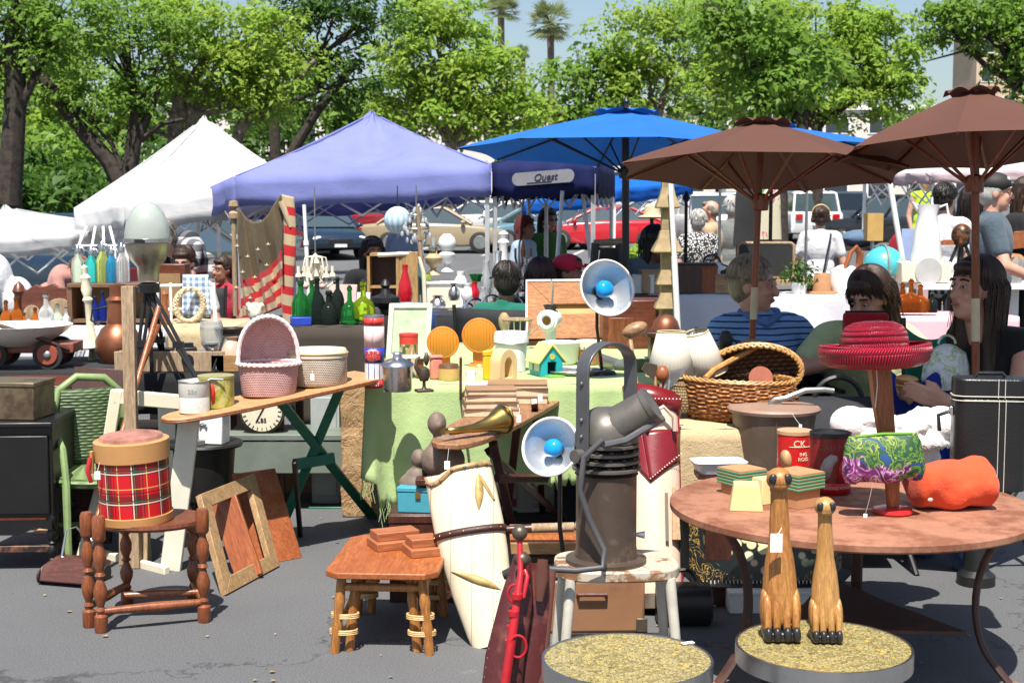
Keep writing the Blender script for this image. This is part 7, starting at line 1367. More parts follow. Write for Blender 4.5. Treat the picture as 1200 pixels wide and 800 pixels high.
def flag():
    tan,red,blu=cloth('flag_tan',(.46,.36,.22),.14,.85),cloth('flag_red',(.46,.02,.025),.14,.85),cloth('flag_olive_canton',(.11,.08,.042),.4,.85)
    Y=10.6;o=at(307,240,Y);r=thing('hanging_flag','faded striped flag bunched over the canopy edge','flag',o);k=Y/FPX;W,H=70*k,140*k;mats=[tan,red,blu]
    q=MB();nu,nv=34,44
    def fn(u,v):
        top=26*math.sin(PI*min(1,u*1.05))*(1-u*.55)-8*u+(20 if u<.02 else 12*(1-u)**2);
        sagt=30*(1-(2*abs(u-.42))**2)if u<.92 else 0
        y0=-12+(1-u)*8+max(0,sagt)*.9;x=-27+52*u;yb=140-22*u
        y=y0+(yb-y0)*v;return V((x*k,.075*math.sin(15*u-6*v)*(.35+.5*v)+.02*math.sin(29*u-9*v)-.03,-y*k))
    q.grid(fn,nu,nv)
    q.m=[]
    for j in range(nv):
        for i in range(nu):
            u,v=(i+.5)/nu,(j+.5)/nv;t=v*140+u*26*v+0
            q.m.append(2 if t<84 else(1 if int((t-84)/12)%2==0 else 0))
    part(r,'canton',q,mats if False else[tan,red,blu],solid=.004,smooth=70)
    q=MB();nu,nv=8,60;q.grid(lambda u,v:V(((24+14*u+2*math.sin(6*v))*k-.0,-.03-.02*math.sin(PI*u),(12-150*v)*k+(-.02*u))),nu,nv);q.m=[]
    for j in range(nv):
        for i in range(nu):q.m.append(1 if int((j+.5)/nv*13)%2 else 0)
    part(r,'stripes',q,mats,solid=.006,smooth=70)
    st=MB()
    for a,b in((-26,48),(-14,60),(-2,52),(-20,78),(-6,84),(8,70),(-28,96),(10,46),(-12,108)):
        c=V((a*k,-.13,-b*k));pts=[]
        for i in range(10):rr_=(3.2 if i%2==0 else 1.4)*k;pts.append(c+V((math.sin(PI*i/5)*rr_,0,math.cos(PI*i/5)*rr_)))
        st.add(pts,[tuple(range(10))])
    part(r,'star',st,tan,solid=.002)
    part(r,'knot',MB().tube([(24*k,-.04,4*k),(30*k,-.05,-14*k),(34*k,-.05,-26*k)],[.03,.02,.012],8),tan)
    q=lat('finial_pole','pale pole with wooden ball ends beside the flag','pole',276,370,10.7,[(0,0),(3,0),(3,112),(6,114),(6,120),(2,124),(6,128),(5,134),(0,135)],PALEW,12)
flag()
YB=8.6;zB=at(385,384,YB).z;r=thing('folding_table','table under dark brown cloth with green bottles','table',(xat(385,YB),YB,0));w=S(86,YB);part(r,'tabletop',MB().box((0,.3,zB-.02),(w,.6,.03)),DARKW)
for x in(-1,1):part(r,'leg',MB().box((x*w*.44,.3,zB/2-.02),(.04,.5,zB-.04)),BLACKM)
drape('dark brown cloth beneath the green bottles',xat(385,YB),YB-.01,zB+.006,w+.02,.62,.62,cloth('dark_brown_cloth',(.05,.04,.032),.2),.012,16)
r=thing('folding_table','black clothed table behind the pink canister','table',(xat(530,8.9),8.9,0));zN=at(520,372,8.9).z;w=S(210,8.9);part(r,'tabletop',MB().box((0,.4,zN-.02),(w,.8,.03)),DARKW)
for x in(-1,1):part(r,'leg',MB().box((x*w*.46,.4,zN/2-.02),(.04,.7,zN-.04)),BLACKM)
drape('black cloth falling behind the amber discs',xat(530,8.9),8.89,zN+.006,w+.02,.82,.7,cloth('black_table_cloth',(.02,.02,.022),.3,.9),.02,30)
drape('dark blue runner hanging over the black cloth',xat(492,8.85),8.84,zN+.012,S(34,8.85),.5,.5,cloth('navy_runner',(.01,.03,.1),.3),.006,8)
DEM=[(0,0),(.7,0),(1,.08),(1,.3),(.8,.48),(.25,.62),(.2,.9),(.28,.92),(.26,1),(0,1)]
for px,py,h,w_,m,lb,pr in((353,380,50,20,GRNG,'green flask bottle nearest the flag',BOT),(366,376,46,15,GRNG,'teal green bottle second from the flag',BOT),(372,384,58,18,BLKG,'tall black bottle beside the teal one',BOT),(386,386,44,22,BLKG,'dark square shouldered bottle at the front',BOT),(396,374,48,14,BLKG,'slender dark bottle at the back of the row',BOT),(410,380,44,12,GRNG,'round dark green bottle left of the lime one',DEM),(426,376,46,14,LIMB,'bright lime green bottle at the row end',DEM),(360,388,26,16,BLKG,'short black bottle at the front left',BOT)):
    bottle(lb,px,py,8.75,h,w_,m,'green and black bottles under the canopy',pr)
one('blue_box','flat blue box beside the green bottles','box',MB().box((0,0,.025),(S(24,8.65),.12,.05)),BLUEC,V((xat(350,8.68),8.7,zB+.01)),.2,bev=.004)
p=V((xat(452,8.95),8.98,zN+.015));r=lat('urn_finial','black turned urn finial on the black cloth','finial',452,376,9.0,[(0,0),(10,0),(6,8),(7,14),(17,22),(17,28),(6,32),(4,38),(6,42),(3,48),(0,50)],BLACKM,22)
p=V((xat(297,7.5),7.5,zc));r=thing('statuette','small cream statuette head rising behind the pink hooded basket','statuette',p,.3);k=7.5/FPX;STAT=plain('plaster_cream',(.68,.62,.5),.6,var=.15,sc=20);m=MB();m.lathe([(0,0),(14*k,0),(12*k,18*k),(5*k,34*k),(0,36*k)],18);m.ell((0,0,58*k),(8.5*k,9.5*k,12*k),16,12);m.tube([(0,0,30*k),(0,0,52*k)],5*k,12)
for i in range(16):a=2*PI*i/16;m.ell((math.cos(a)*9*k,math.sin(a)*8*k+2*k,64*k+3*k*math.sin(i*2.3)),(3*k,3*k,3.4*k),8,6)
m.ell((0,-9.5*k,56*k),(1.6*k,2.4*k,3*k),8,6);bk=baked('bust',m,STAT,.006,2,r)
lat('dark_bowl','dark leather bowl left of the cream statuette','bowl',270,404,7.4,[(0,0),(8,0),(16,10),(19,20),(17,20),(12,8),(0,4)],plain('dark_bowl_leather',(.03,.02,.015),.5),22)
lat('tan_vase','peach ceramic vase behind the small framed photo','vase',271,436,7.1,[(0,0),(14,0),(17,14),(14,30),(7,38),(9,42),(0,42)],plain('peach_ceramic',(.55,.36,.26),.4),22)
Yc_=9.4;o=at(370,338,Yc_);r=thing('chandelier','white painted chandelier with porcelain roses hanging from the canopy','chandelier',o);k=Yc_/FPX;part(r,'column',MB().lathe([(0,0),(5*k,2*k),(9*k,8*k),(4*k,14*k),(3*k,24*k),(6*k,30*k),(2*k,40*k),(0,42*k)],16),CREAM)
for i in range(6):
    a=2*PI*i/6+.3;c,s_=math.cos(a),math.sin(a);q=MB().tube([(c*3*k,s_*3*k,10*k),(c*11*k,s_*11*k,0),(c*20*k,s_*20*k,6*k),(c*20*k,s_*20*k,14*k)],1.3*k,7);q.tube([(c*3*k,s_*3*k,38*k),(c*12*k,s_*12*k,36*k),(c*15*k,s_*15*k,22*k),(c*8*k,s_*8*k,12*k)],1.0*k,6);am=part(r,'arm',q,CREAM);part(am,'candle_cup',MB().lathe([(0,14*k),(4*k,14*k),(3*k,18*k),(2*k,18*k),(2*k,26*k),(0,26*k)],10,(c*20*k,s_*20*k,0)),CREAM)
    if i%2:part(am,'rose',MB().ell((c*12*k,s_*12*k,3*k),(4*k,4*k,3.4*k),10,7),plain('porcelain_rose',(.62,.35,.35),.4,var=.3,sc=60))
part(r,'chain',MB().tube([(0,0,42*k),(0,0,118*k)],.005,6),DULLST)
YS=9.8;zS=.74;r=thing('folding_table','long stall table under the blue canopy with lamps and glassware','table',(xat(520,YS),YS,0));w=S(300,YS);part(r,'tabletop',MB().box((0,.4,zS-.02),(w,.85,.035)),PALEW)
for x in(-1,0,1):part(r,'leg',MB().box((x*w*.47,.4,zS/2-.02),(.04,.7,zS-.04)),BLACKM)
drape('pale grey cloth on the glassware table',xat(520,YS),YS-.01,zS+.006,w+.02,.86,.3,cloth('pale_grey_cloth',(.5,.5,.52),.1),.02,40)
def sx(px,Y=YS):return xat(px,Y)
p=V((sx(445),YS+.3,zS+.012));k=10.0/FPX;HW=wood('honey_wood',(.4,.24,.09),(.5,.32,.14),'z');r=thing('wooden_cupboard','open honey wood cupboard with its door ajar under the canopy','cupboard',p);hh_=72*k;w_=34*k
part(r,'side_panel',MB().box((-w_/2,0,hh_/2),(.02,.2,hh_)).box((w_/2,0,hh_/2),(.02,.2,hh_)),HW);part(r,'shelf_board',MB().box((0,0,hh_-.01),(w_+.02,.2,.02)).box((0,0,hh_*.45),(w_-.02,.2,.015)).box((0,0,.01),(w_-.02,.2,.02)),HW);part(r,'back',MB().box((0,.095,hh_/2),(w_,.01,hh_)),DARKW);part(r,'door',MB().box((w_/2+12*k,-.1,hh_/2),(26*k,.02,hh_*1.05),(0,0,-.3)),HW,bev=.003)
for px,py,w2,h2,lb,m in((402,372,34,40,'pale pink printed panel leaning on the stall table',plain('pale_pink_panel',(.55,.4,.36),.6,var=.2,sc=10)),(418,376,30,34,'white printed board in front of the pale pink panel',PAPER),(398,366,60,14,'flat cream board beneath the printed panels',plain('cream_board',(.55,.48,.38),.7))):
    q=thing('display_board',lb,'board',V((sx(px,9.6),9.5+.08*(px>410),at(px,py,9.6).z)),-.25);part(q,'panel',MB().box((0,0,S(h2,9.6)/2),(S(w2,9.6),.02,S(h2,9.6)),(-.25,0,0)),m,bev=.002);part(q,'prop',MB().box((0,.06,.05),(.02,.1,.1)),DARKW)
q=thing('folding_table','small low table under the printed display boards','table',(sx(405,9.5),9.55,0));zq=at(400,376,9.6).z;part(q,'tabletop',MB().box((0,0,zq-.012),(S(90,9.5),.45,.024)),DARKW)
for x in(-1,1):part(q,'leg',MB().box((x*S(40,9.5),0,zq/2-.012),(.04,.35,zq-.024)),BLACKM)
r=thing('metal_arch','cream bent metal arch frame behind the red vase','frame',V((sx(470),YS+.2,zS+.01)));part(r,'tube',MB().tube([(-S(30,10),0,S(70,10)),(S(8,10),0,S(72,10)),(S(18,10),0,S(66,10)),(S(23,10),0,S(50,10)),(S(25,10),0,0)],.015,8),CREAM);part(r,'foot',MB().box((S(25,10),0,.008),(.08,.05,.016)),CREAM)
lat('red_vase','slender red glass vase on a dark bowl','vase',475,354,YS+.02,[(0,0),(7,0),(9,8),(7,22),(3,36),(3.5,44),(0,44)],plain('red_glass',(.45,.01,.02),.1),18)
lat('grey_bowl','blue grey pottery bowl below the red vase','bowl',477,375,8.95,[(0,0),(9,0),(18,10),(20,20),(18,20),(10,4),(0,3)],plain('blue_grey_ceramic',(.16,.22,.26),.35),24)
def oil_lamp(label,px,py,h,Y,m,g=CLEAR):
    k=Y/FPX;r=thing('oil_lamp',label,'oil lamp',at(px,py,Y),0,'glass oil lamps on the stall table');part(r,'font',MB().lathe([(0,0),(8*k,0),(5*k,3*k),(3*k,8*k),(9*k,14*k),(10*k,20*k),(5*k,25*k),(0,25*k)],18),m);part(r,'burner',MB().lathe([(0,24*k),(4*k,24*k),(5*k,28*k),(0,28*k)],12),BRASS);part(r,'chimney',MB().lathe([(4*k,27*k),(6*k,33*k),(3*k,h*.75*k),(3*k,h*k),(2.6*k,h*k),(2.6*k,h*.75*k),(0,28*k)],14),g)
oil_lamp('oil lamp with a straight chimney left of the ball shaded one',508,322,44,YS+.35,plain('tan_font',(.45,.34,.2),.3));oil_lamp('oil lamp with a frosted round shade on the white cabinet',524,318,42,YS+.38,plain('frost_white',(.72,.75,.74),.35));lat('glass_ball_shade','frosted ball shade on the second oil lamp','lamp shade',524,296,YS+.38,[(4,0),(9,5),(11,11),(9,17),(4,22),(0,22)],plain('frost_white',(.72,.75,.74),.35),18)
q=thing('white_cabinet','small white beadboard cabinet carrying the oil lamps','cabinet',V((sx(518),YS+.36,zS+.01)));k=10.1/FPX;part(q,'carcass',MB().box((0,0,18*k),(44*k,.22,36*k)),WHITE,bev=.004);part(q,'door',MB().box((0,-.115,17*k),(36*k,.012,28*k)),CREAM,bev=.003);part(q,'top',MB().box((0,0,37*k),(48*k,.25,2.4*k)),WHITE)
gl=[(500,332,'pale green tumbler on the stall table',LIMEG,7,14),(540,340,'white ceramic bird by the canopy pole',WHITE,8,22),(556,352,'red glass tumbler on the stall table',plain('red_glass',(.45,.01,.02),.1),6,22),(548,352,'white milk glass jug left of the red tumbler',WHITE,8,20),(570,345,'clear vase right of the red tumbler',CLEAR,7,40),(584,338,'tall clear cylinder vase on the stall table',CLEAR,7,44),(600,345,'short clear jar on the stall table',CLEAR,8,26),(490,345,'teal and yellow painted vase left of the white cabinet',plain('teal_glaze',(.02,.25,.3),.3),5,34),(483,344,'yellow candle box left of the teal vase',YEL,5,44),(532,352,'small steel jug before the white cabinet',STEEL,7,20),(558,330,'green ceramic bowl above the red tumbler',GRNG,9,9),(513,362,'silver teapot at the front of the stall table',STEEL,10,16),(566,360,'clear stemmed glass at the stall table front',CLEAR,6,24),(500,365,'purple glass dish at the stall table front',plain('violet_glass',(.2,.14,.35),.2),8,8),(465,366,'violet glass goblet by the grey bowl',plain('violet_glass',(.2,.14,.35),.2),5,14),(618,335,'clear decanter behind the seated dark heads',CLEAR,8,34)]
for px,py,lb,m,r_,h in gl:
    pr=[(0,0),(r_*.7,0),(r_,h*.25),(r_*.9,h*.55),(r_*.5,h*.78),(r_*.62,h),(r_*.5,h),(0,h*.9)]if h>12 else[(0,0),(r_*.5,0),(r_,h),(r_*.9,h),(0,h*.3)]
    lat('glass_vase' if m is CLEAR else 'ceramic_vase',lb,'vase',px,py,YS+(.05 if py>348 else.3),pr,m,16)
lat('turned_post','white turned newel post behind the canopy pole','post',590,330,10.6,[(0,0),(7,0),(6,6),(5,40),(7,46),(4,50),(6,56),(0,60)],WHITE,14)
q=thing('candelabra','copper branched candelabra between the seated heads and the stall','candelabra',at(613,335,10.2));k=10.2/FPX;part(q,'stem',MB().lathe([(0,0),(8*k,0),(3*k,4*k),(2*k,30*k),(3*k,40*k),(0,60*k)],12),COPP)
for s in(-1,1):part(q,'branch',MB().tube([(0,0,24*k),(s*7*k,0,22*k),(s*9*k,0,34*k),(s*9*k,0,44*k)],1.4*k,8),COPP)
q=thing('wooden_tray','long orange wooden crate behind the wheel hoops','crate',V((xat(600,9.5),9.5,0)));zq=at(560,362,9.5).z;part(q,'front',MB().box((0,0,zq-.1),(S(140,9.5),.03,.2)),BONGO,bev=.003);part(q,'yellow_panel',MB().box((-S(64,9.5),-.04,zq-.16),(S(22,9.5),.03,.32)),plain('mustard_panel',(.5,.36,.1),.6,var=.3,sc=12));part(q,'leg',MB().box((-S(60,9.5),.1,zq/2-.1),(.05,.05,zq-.2)).box((S(60,9.5),.1,zq/2-.1),(.05,.05,zq-.2)),DARKW)
for i,(px,py,rr_)in enumerate(((548,388,9),(556,378,14),(576,372,17),(600,376,16))):
    Y=8.75;k=Y/FPX;q=thing('wheel_hoop',('smallest','second','tallest','rightmost')[i]+' of the black wire hoops behind the amber discs','hoop',V((xat(px,Y),Y,zN+.012)),.5,'black wire hoops on the black cloth');zz_=max(.05,at(px,py,Y).z-zN-.01);part(q,'hoop',MB().torus((0,0,zz_*.55),rr_*k,.007,30,6,'xz',(0,PI),sy=1.25).tube([(-rr_*k,0,0),(-rr_*k,0,zz_*.55)],.007,6).tube([(rr_*k,0,0),(rr_*k,0,zz_*.55)],.007,6),CHROME);part(q,'base',MB().box((0,0,.008),(rr_*2.2*k,.1,.016)),BLACKM)
lat('tan_knob_lamp','tan turned knob in front of the wire hoops','ornament',592,396,8.4,[(0,0),(6,0),(5,8),(8,16),(8,24),(5,30),(0,32)],plain('tan_turned',(.4,.28,.14),.5),16)
q=thing('wire_basket','black wire basket with a tan rim behind the white pail','basket',at(606,402,8.0));k=8.0/FPX;part(q,'rim',MB().torus((0,0,28*k),17*k,.008,26,6,sy=.8),PALEW);wq=MB()
for i in range(14):a=2*PI*i/14;wq.tube([(math.cos(a)*17*k,math.sin(a)*14*k,28*k),(math.cos(a)*15*k,math.sin(a)*12*k,10*k),(math.cos(a)*6*k,math.sin(a)*5*k,0)],.003,5)
part(q,'wire',wq,STEEL)
q=thing('trestle','black folding trestle with a pale rolled top behind the upper lamp','trestle',V((xat(718,9.6),9.6,0)));k=9.6/FPX;zt_=at(715,285,9.6).z;part(q,'rolled_top',MB().tube([(-22*k,0,zt_),(14*k,0,zt_+2*k)],.025,10),PALEW)
for a,b in((-20,-44),(8,30)):
    part(q,'leg',MB().tube([(a*k,-.1,zt_),(b*k*.9,-.2,0)],.022,8),BLACKM);part(q,'leg',MB().tube([(a*k,.1,zt_),(b*k*.7,.25,0)],.022,8),BLACKM)
part(q,'panel',MB().prism([(-14*k,zt_-.03),(8*k,zt_-.03),(20*k,zt_*.55),(-26*k,zt_*.55)],-.02,.02),BLACKM)
TOT=plain('carved_pale_wood',(.34,.25,.13),.75,var=.35,sc=20);Yt=7.7;o=V((xat(782,Yt),Yt,0));q=thing('carved_totem','tall carved pale wooden pagoda post with flared tiers','carved post',o);k=Yt/FPX;zt_=at(782,196,Yt).z;prof=[]
part(q,'post',MB().prism([(x*7*k,y*7*k)for x,y in((-1,-1),(1,-1),(1,1),(-1,1))],0,zt_,'xy'),TOT,bev=.006)
for py,w_ in((240,20),(292,25),(330,18),(358,20),(388,22)):
    z=at(782,py,Yt).z;part(q,'flared_tier',MB().loft([[V((x*a*k,y*a*k,z+dz*k))for x,y in((-1,-1),(0,-1.0),(1,-1),(1,0),(1,1),(0,1),(-1,1),(-1,0))]for a,dz in((w_*.62,-4),(w_*.7,-3),(w_*.66,0),(w_*.42,12),(w_*.33,22))]),TOT,bev=.003)
lat('pole','leaning white canopy pole right of the carved totem','pole',795,400,7.6,[(0,0),(3.6,0),(3.6,100),(3,100),(3,195),(0,195)],WLEG,12,rot=(0,-.06,0));
for px,pb,Y,h,lb,m,tl in((652,320,10,96,'white pole with a clamp left of the red cap',WLEG,.07),(692,300,11,80,'slanted white pole before the red coupe',WLEG,-.13),(640,300,12,60,'thin grey pole between the stall and the blue tarp',ALU,0.0),(362,345,9.9,105,'white pole left of the wooden cupboard',WLEG,-.04),(495,330,10.2,88,'pale thin pole beside the paper lantern woman',PALEW,-.06)):
    lat('pole',lb,'pole',px,pb,Y,[(0,-40),(2.6,-40),(2.6,h*.55),(3.4,h*.55),(3.4,h*.6),(2.2,h*.6),(2.2,h),(0,h)],m,10,rot=(0,tl,0))
YQ=9.4;zQ=at(840,347,YQ).z
r=thing('folding_table','white clothed table behind the man in the striped polo','table',(xat(880,YQ),YQ,0));w=S(230,YQ);part(r,'tabletop',MB().box((0,.35,zQ-.02),(w,.7,.03)),PALEW)
for x in(-1,1):part(r,'leg',MB().tube([(x*w*.4,.05,zQ-.03),(x*w*.46,.05,.02)],.012,8).tube([(x*w*.4,.6,zQ-.03),(x*w*.46,.6,.02)],.012,8),BLACKM)
part(r,'brace',MB().tube([(.1,.05,zQ-.04),(.25,.05,zQ*.5),(.32,.05,.05)],.012,8),BLACKM)
drape('white cloth on the table behind the striped polo',xat(880,YQ),YQ-.01,zQ+.006,w+.03,.72,.32,WCL,.05,20,hem=.1)
for px,py,w_,h,lb,m in((818,345,46,34,'dark wooden box stack behind the carved totem',DARKW),(836,345,20,30,'red brown box beside the dark box stack',LRED),(852,346,26,20,'small brown box with a gilt front',OAK),(800,345,22,30,'mustard cloth lump beside the totem',plain('mustard_cloth',(.3,.18,.03),.8)),(770,345,34,26,'tan cardboard box left of the totem',plain('cardboard',(.42,.28,.15),.85)),(757,352,26,20,'white lettered mug box left of the totem',PAPER),(880,345,30,12,'white paper pile on the white cloth',PAPER)):
    q=thing('small_box',lb,'box',V((xat(px,YQ),YQ+.16,zQ+.012)),random.uniform(-.2,.2));part(q,'case',MB().box((0,0,S(h,YQ)/2),(S(w_,YQ),.14,S(h,YQ))),m,bev=.004);part(q,'lid',MB().box((0,0,S(h,YQ)+.006),(S(w_,YQ)*1.03,.145,.012)),m,bev=.003)
q=thing('stall_cabinet','low dark cabinet under the boxes left of the white cloth','cabinet',(xat(760,9.3),9.3,0));zz_=zQ+.008;part(q,'carcass',MB().box((0,.3,zz_/2),(S(60,9.3),.5,zz_)),DARKW,bev=.005);part(q,'door',MB().box((0,.042,zz_/2),(S(50,9.3),.015,zz_*.8)),CARV)
q=thing('zebra_bag','black and white striped bag on the white cloth','bag',V((xat(845,YQ),YQ+.4,zQ+.012)));
ZEB=NT('zebra_print');zx=ZEB.math('SINE',ZEB.math('MULTIPLY_ADD',ZEB.noise(4,2),30.0,0));ZEB.color(ZEB.ramp(zx,[(.45,(.02,.02,.02)),(.55,(.75,.74,.7))]));ZEB=ZEB.set(.7);part(q,'bag',MB().loft([[V((math.cos(2*PI*i/20)*a,math.sin(2*PI*i/20)*a*.5,z))for i in range(20)]for a,z in((.13,0),(.16,.08),(.13,.17),(.05,.2))]),ZEB);part(q,'handle',MB().torus((0,0,.19),.06,.008,16,6,'xz',(0,PI)),BLACKM)
q=lat('copper_mould','copper jelly mould at the foot of the totem','mould',780,388,7.4,[(0,0),(17,0),(17,3),(14,12),(9,18),(0,20)],COPP,14)
STD=thing('plinth','plain dark plinth carrying the copper mould','plinth',V((xat(780,7.4),7.4,0)));zz_=at(780,388,7.4).z;part(STD,'post',MB().box((0,0,zz_/2-.012),(.16,.16,zz_-.024)),DARKW,bev=.004);part(STD,'top',MB().box((0,0,zz_-.012),(.2,.2,.024)),DARKW,bev=.003)
def goblet(px,Y,z):
    k=Y/FPX;r=thing('glass_goblet','small clear stemmed goblet among the rows on the glassware table','goblet',V((xat(px,Y),Y,z)),0,'clear goblets in rows on the glassware table');part(r,'bowl',MB().lathe([(0,9*k),(3*k,10*k),(4.4*k,15*k),(3.8*k,21*k),(3.4*k,21*k),(3.6*k,15*k),(0,11*k)],14),CLEAR);part(r,'stem',MB().lathe([(0,0),(3.6*k,0),(1*k,1.4*k),(.8*k,9*k),(0,9.4*k)],12),CLEAR);return r
g0=goblet(536,YS+.5,zS+.012)
for px,dy in((548,.5),(560,.52),(574,.5),(588,.5),(602,.52),(616,.5),(630,.5),(543,.68),(556,.7),(570,.68),(584,.7),(598,.68),(612,.7),(626,.68)):dup(g0,V((xat(px,YS+dy),YS+dy,zS+.012)))
for i,(px,Y,h,r_,m,lb)in enumerate(((446,10.5,20,8,BRASS,'brass pot on the glassware table behind the cupboard'),(460,10.4,26,6,plain('cobalt_glaze',(.02,.05,.25),.2),'cobalt vase between the cupboard and the teal vase'),(538,10.45,30,7,plain('white_milk_glass',(.7,.7,.7),.2),'tall milk glass vase left of the canopy pole'),(580,10.55,18,8,plain('amber_glaze',(.4,.18,.03),.2),'amber pot behind the clear cylinder vase'),(605,10.4,16,8,plain('pink_glaze',(.6,.3,.32),.25),'pink ceramic pot among the clear goblets'),(628,10.45,28,6,plain('green_glaze',(.05,.25,.12),.2),'green glazed vase at the right of the goblets'))):
    lat('ceramic_vase',lb,'vase',px,300,Y,[(0,0),(r_*.7,0),(r_,h*.3),(r_*.8,h*.6),(r_*.45,h*.8),(r_*.6,h),(r_*.5,h),(0,h*.9)],m,16).location.z=zS+.012
SKIN=NT('skin');n0=SKIN.noise(9,4);SKIN.color(SKIN.ramp(n0,[(.3,(.5,.25,.17)),(.7,(.6,.33,.24))]));SKIN.bump(SKIN.noise(160,2),.08,.002);SKIN=SKIN.set(.45,0,.4,Subsurface_Weight=.08)
SKIND=plain('tanned_skin',(.3,.14,.085),.45,var=.1);LIPM=plain('lips',(.42,.13,.11),.4,bump=0);EYEW=plain('eye_white',(.38,.35,.33),.2,bump=0);EYED=plain('eye_dark',(.02,.012,.01),.1,bump=0)
def hairmat(name,c,c2):
    t=NT(name);v=t.scale(t.tc(),(1,1,.15));f=t.noise(70,4,.7,v);t.color(t.ramp(f,[(.3,c),(.7,c2)]));t.bump(f,.8,.006);return t.set(.45,0,.4)
H_BR=hairmat('brown_hair',(.022,.012,.008),(.06,.03,.018));H_DK=hairmat('dark_hair',(.008,.006,.005),(.02,.014,.01));H_GR=hairmat('grey_hair',(.3,.29,.27),(.5,.49,.46));H_SB=hairmat('sandy_grey_hair',(.14,.1,.06),(.34,.27,.19));H_GB=hairmat('grizzled_hair',(.1,.08,.06),(.25,.22,.18))
def polom():
    t=NT('striped_polo');x,y,z=t.xyz();f=t.math('SINE',t.math('MULTIPLY_ADD',z,230,t.math('MULTIPLY',t.noise(5),5)));t.color(t.ramp(t.math('MULTIPLY_ADD',f,.5,.5),[(.3,(.15,.3,.58)),(.5,(.32,.5,.75)),(.62,(.15,.3,.58)),(.8,(.03,.06,.15))]));t.bump(t.noise(9,3),.3,.03);return t.set(.85)
def dotsm():
    t=NT('black_white_print');v=t.voro(48);t.color(t.ramp(v,[(.38,(.75,.74,.72)),(.46,(.02,.02,.02))]));t.bump(t.noise(6,3),.3,.03);return t.set(.85)
def plaidm():
    t=NT('black_plaid_shirt');x,y,z=t.xyz();a=t.math('LESS_THAN',t.math('FRACT',t.math('MULTIPLY',x,9)),.5);b=t.math('LESS_THAN',t.math('FRACT',t.math('MULTIPLY',z,9)),.5);t.color(t.ramp(t.math('MULTIPLY',t.math('ADD',a,b),.5),[(0,(.015,.015,.018)),(.5,(.1,.1,.11)),(1,(.45,.45,.45))]));return t.set(.85)
def shirt(n,c):return cloth('shirt_'+n,c,.12,.85,7,300,.5)
STAND=dict(pel=(0,0,.93),waist=(0,.0,1.06),chest=(0,.0,1.28),neck=(0,.015,1.45),head=(0,-.02,1.6),shL=(-.168,.01,1.4),elL=(-.23,.03,1.12),wrL=(-.23,-.06,.9),shR=(.168,.01,1.4),elR=(.23,.03,1.12),wrR=(.23,-.06,.9),hipL=(-.09,0,.9),knL=(-.1,-.02,.5),anL=(-.1,.02,.09),hipR=(.09,0,.9),knR=(.1,-.02,.5),anR=(.1,.02,.09))
SIT=dict(STAND,pel=(0,0,.5),waist=(0,.0,.63),chest=(0,.01,.86),neck=(0,.01,1.05),head=(0,-.02,1.19),shL=(-.175,.01,.99),elL=(-.26,-.0,.72),wrL=(-.2,-.22,.66),shR=(.175,.01,.99),elR=(.26,0,.72),wrR=(.2,-.22,.66),hipL=(-.1,-.02,.49),knL=(-.13,-.43,.5),anL=(-.13,-.2,.1),hipR=(.1,-.02,.49),knR=(.13,-.43,.5),anR=(.13,-.2,.1))
def cap(m,a,b,ra,rb):
    a,b=V(a),V(b);d=b-a;L=d.length;n=6;pts,rr_=[],[]
    t=d/max(L,1e-6)
    for i in range(4):f=math.cos(PI/2*i/4);pts.append(a-t*ra*f);rr_.append(max(ra*math.sin(PI/2*i/4),ra*.08))
    pts+=[a,a.lerp(b,.5),b];rr_+=[ra,(ra+rb)/2,rb]
    for i in range(1,5):f=math.sin(PI/2*i/4);pts.append(b+t*rb*f);rr_.append(max(rb*math.cos(PI/2*i/4),rb*.08))
    m.tube(pts,rr_,14)
def strands(b,H,m,n=240,long=.0,r0=.0022,fringe=True):
    q=MB()
    for i in range(n):
        a=random.uniform(0,2*PI);e=random.uniform(.15,1.45);x,y,z=math.cos(a)*math.cos(e),math.sin(a)*math.cos(e),math.sin(e)
        if y<(-.3 if long else-.55)and e<(1.2 if long else.9):continue
        pts=[];ln=(.05+random.random()*.05)if not long else long*random.uniform(.6,1.05)
        for k in range(7):
            f=k/6;el=e-f*(1.5 if long else.55);w=.006*math.sin(3*f+i)
            if el>-.15:p=V((math.cos(a+w)*math.cos(el)*.094,.026+math.sin(a+w)*math.cos(el)*.104,.05+math.sin(el)*.098))
            else:p=V((math.cos(a)*(.097+.012*f),.03+math.sin(a)*(.1+.012*f),.035+(el+.15)/1.35*ln))+V((w,w,0))
            pts.append(H(p.x,p.y,p.z))
        q.tube(pts,[r0,r0,r0,r0,r0*.9,r0*.7,r0*.3],5)
    part(b,'hair',q,m)
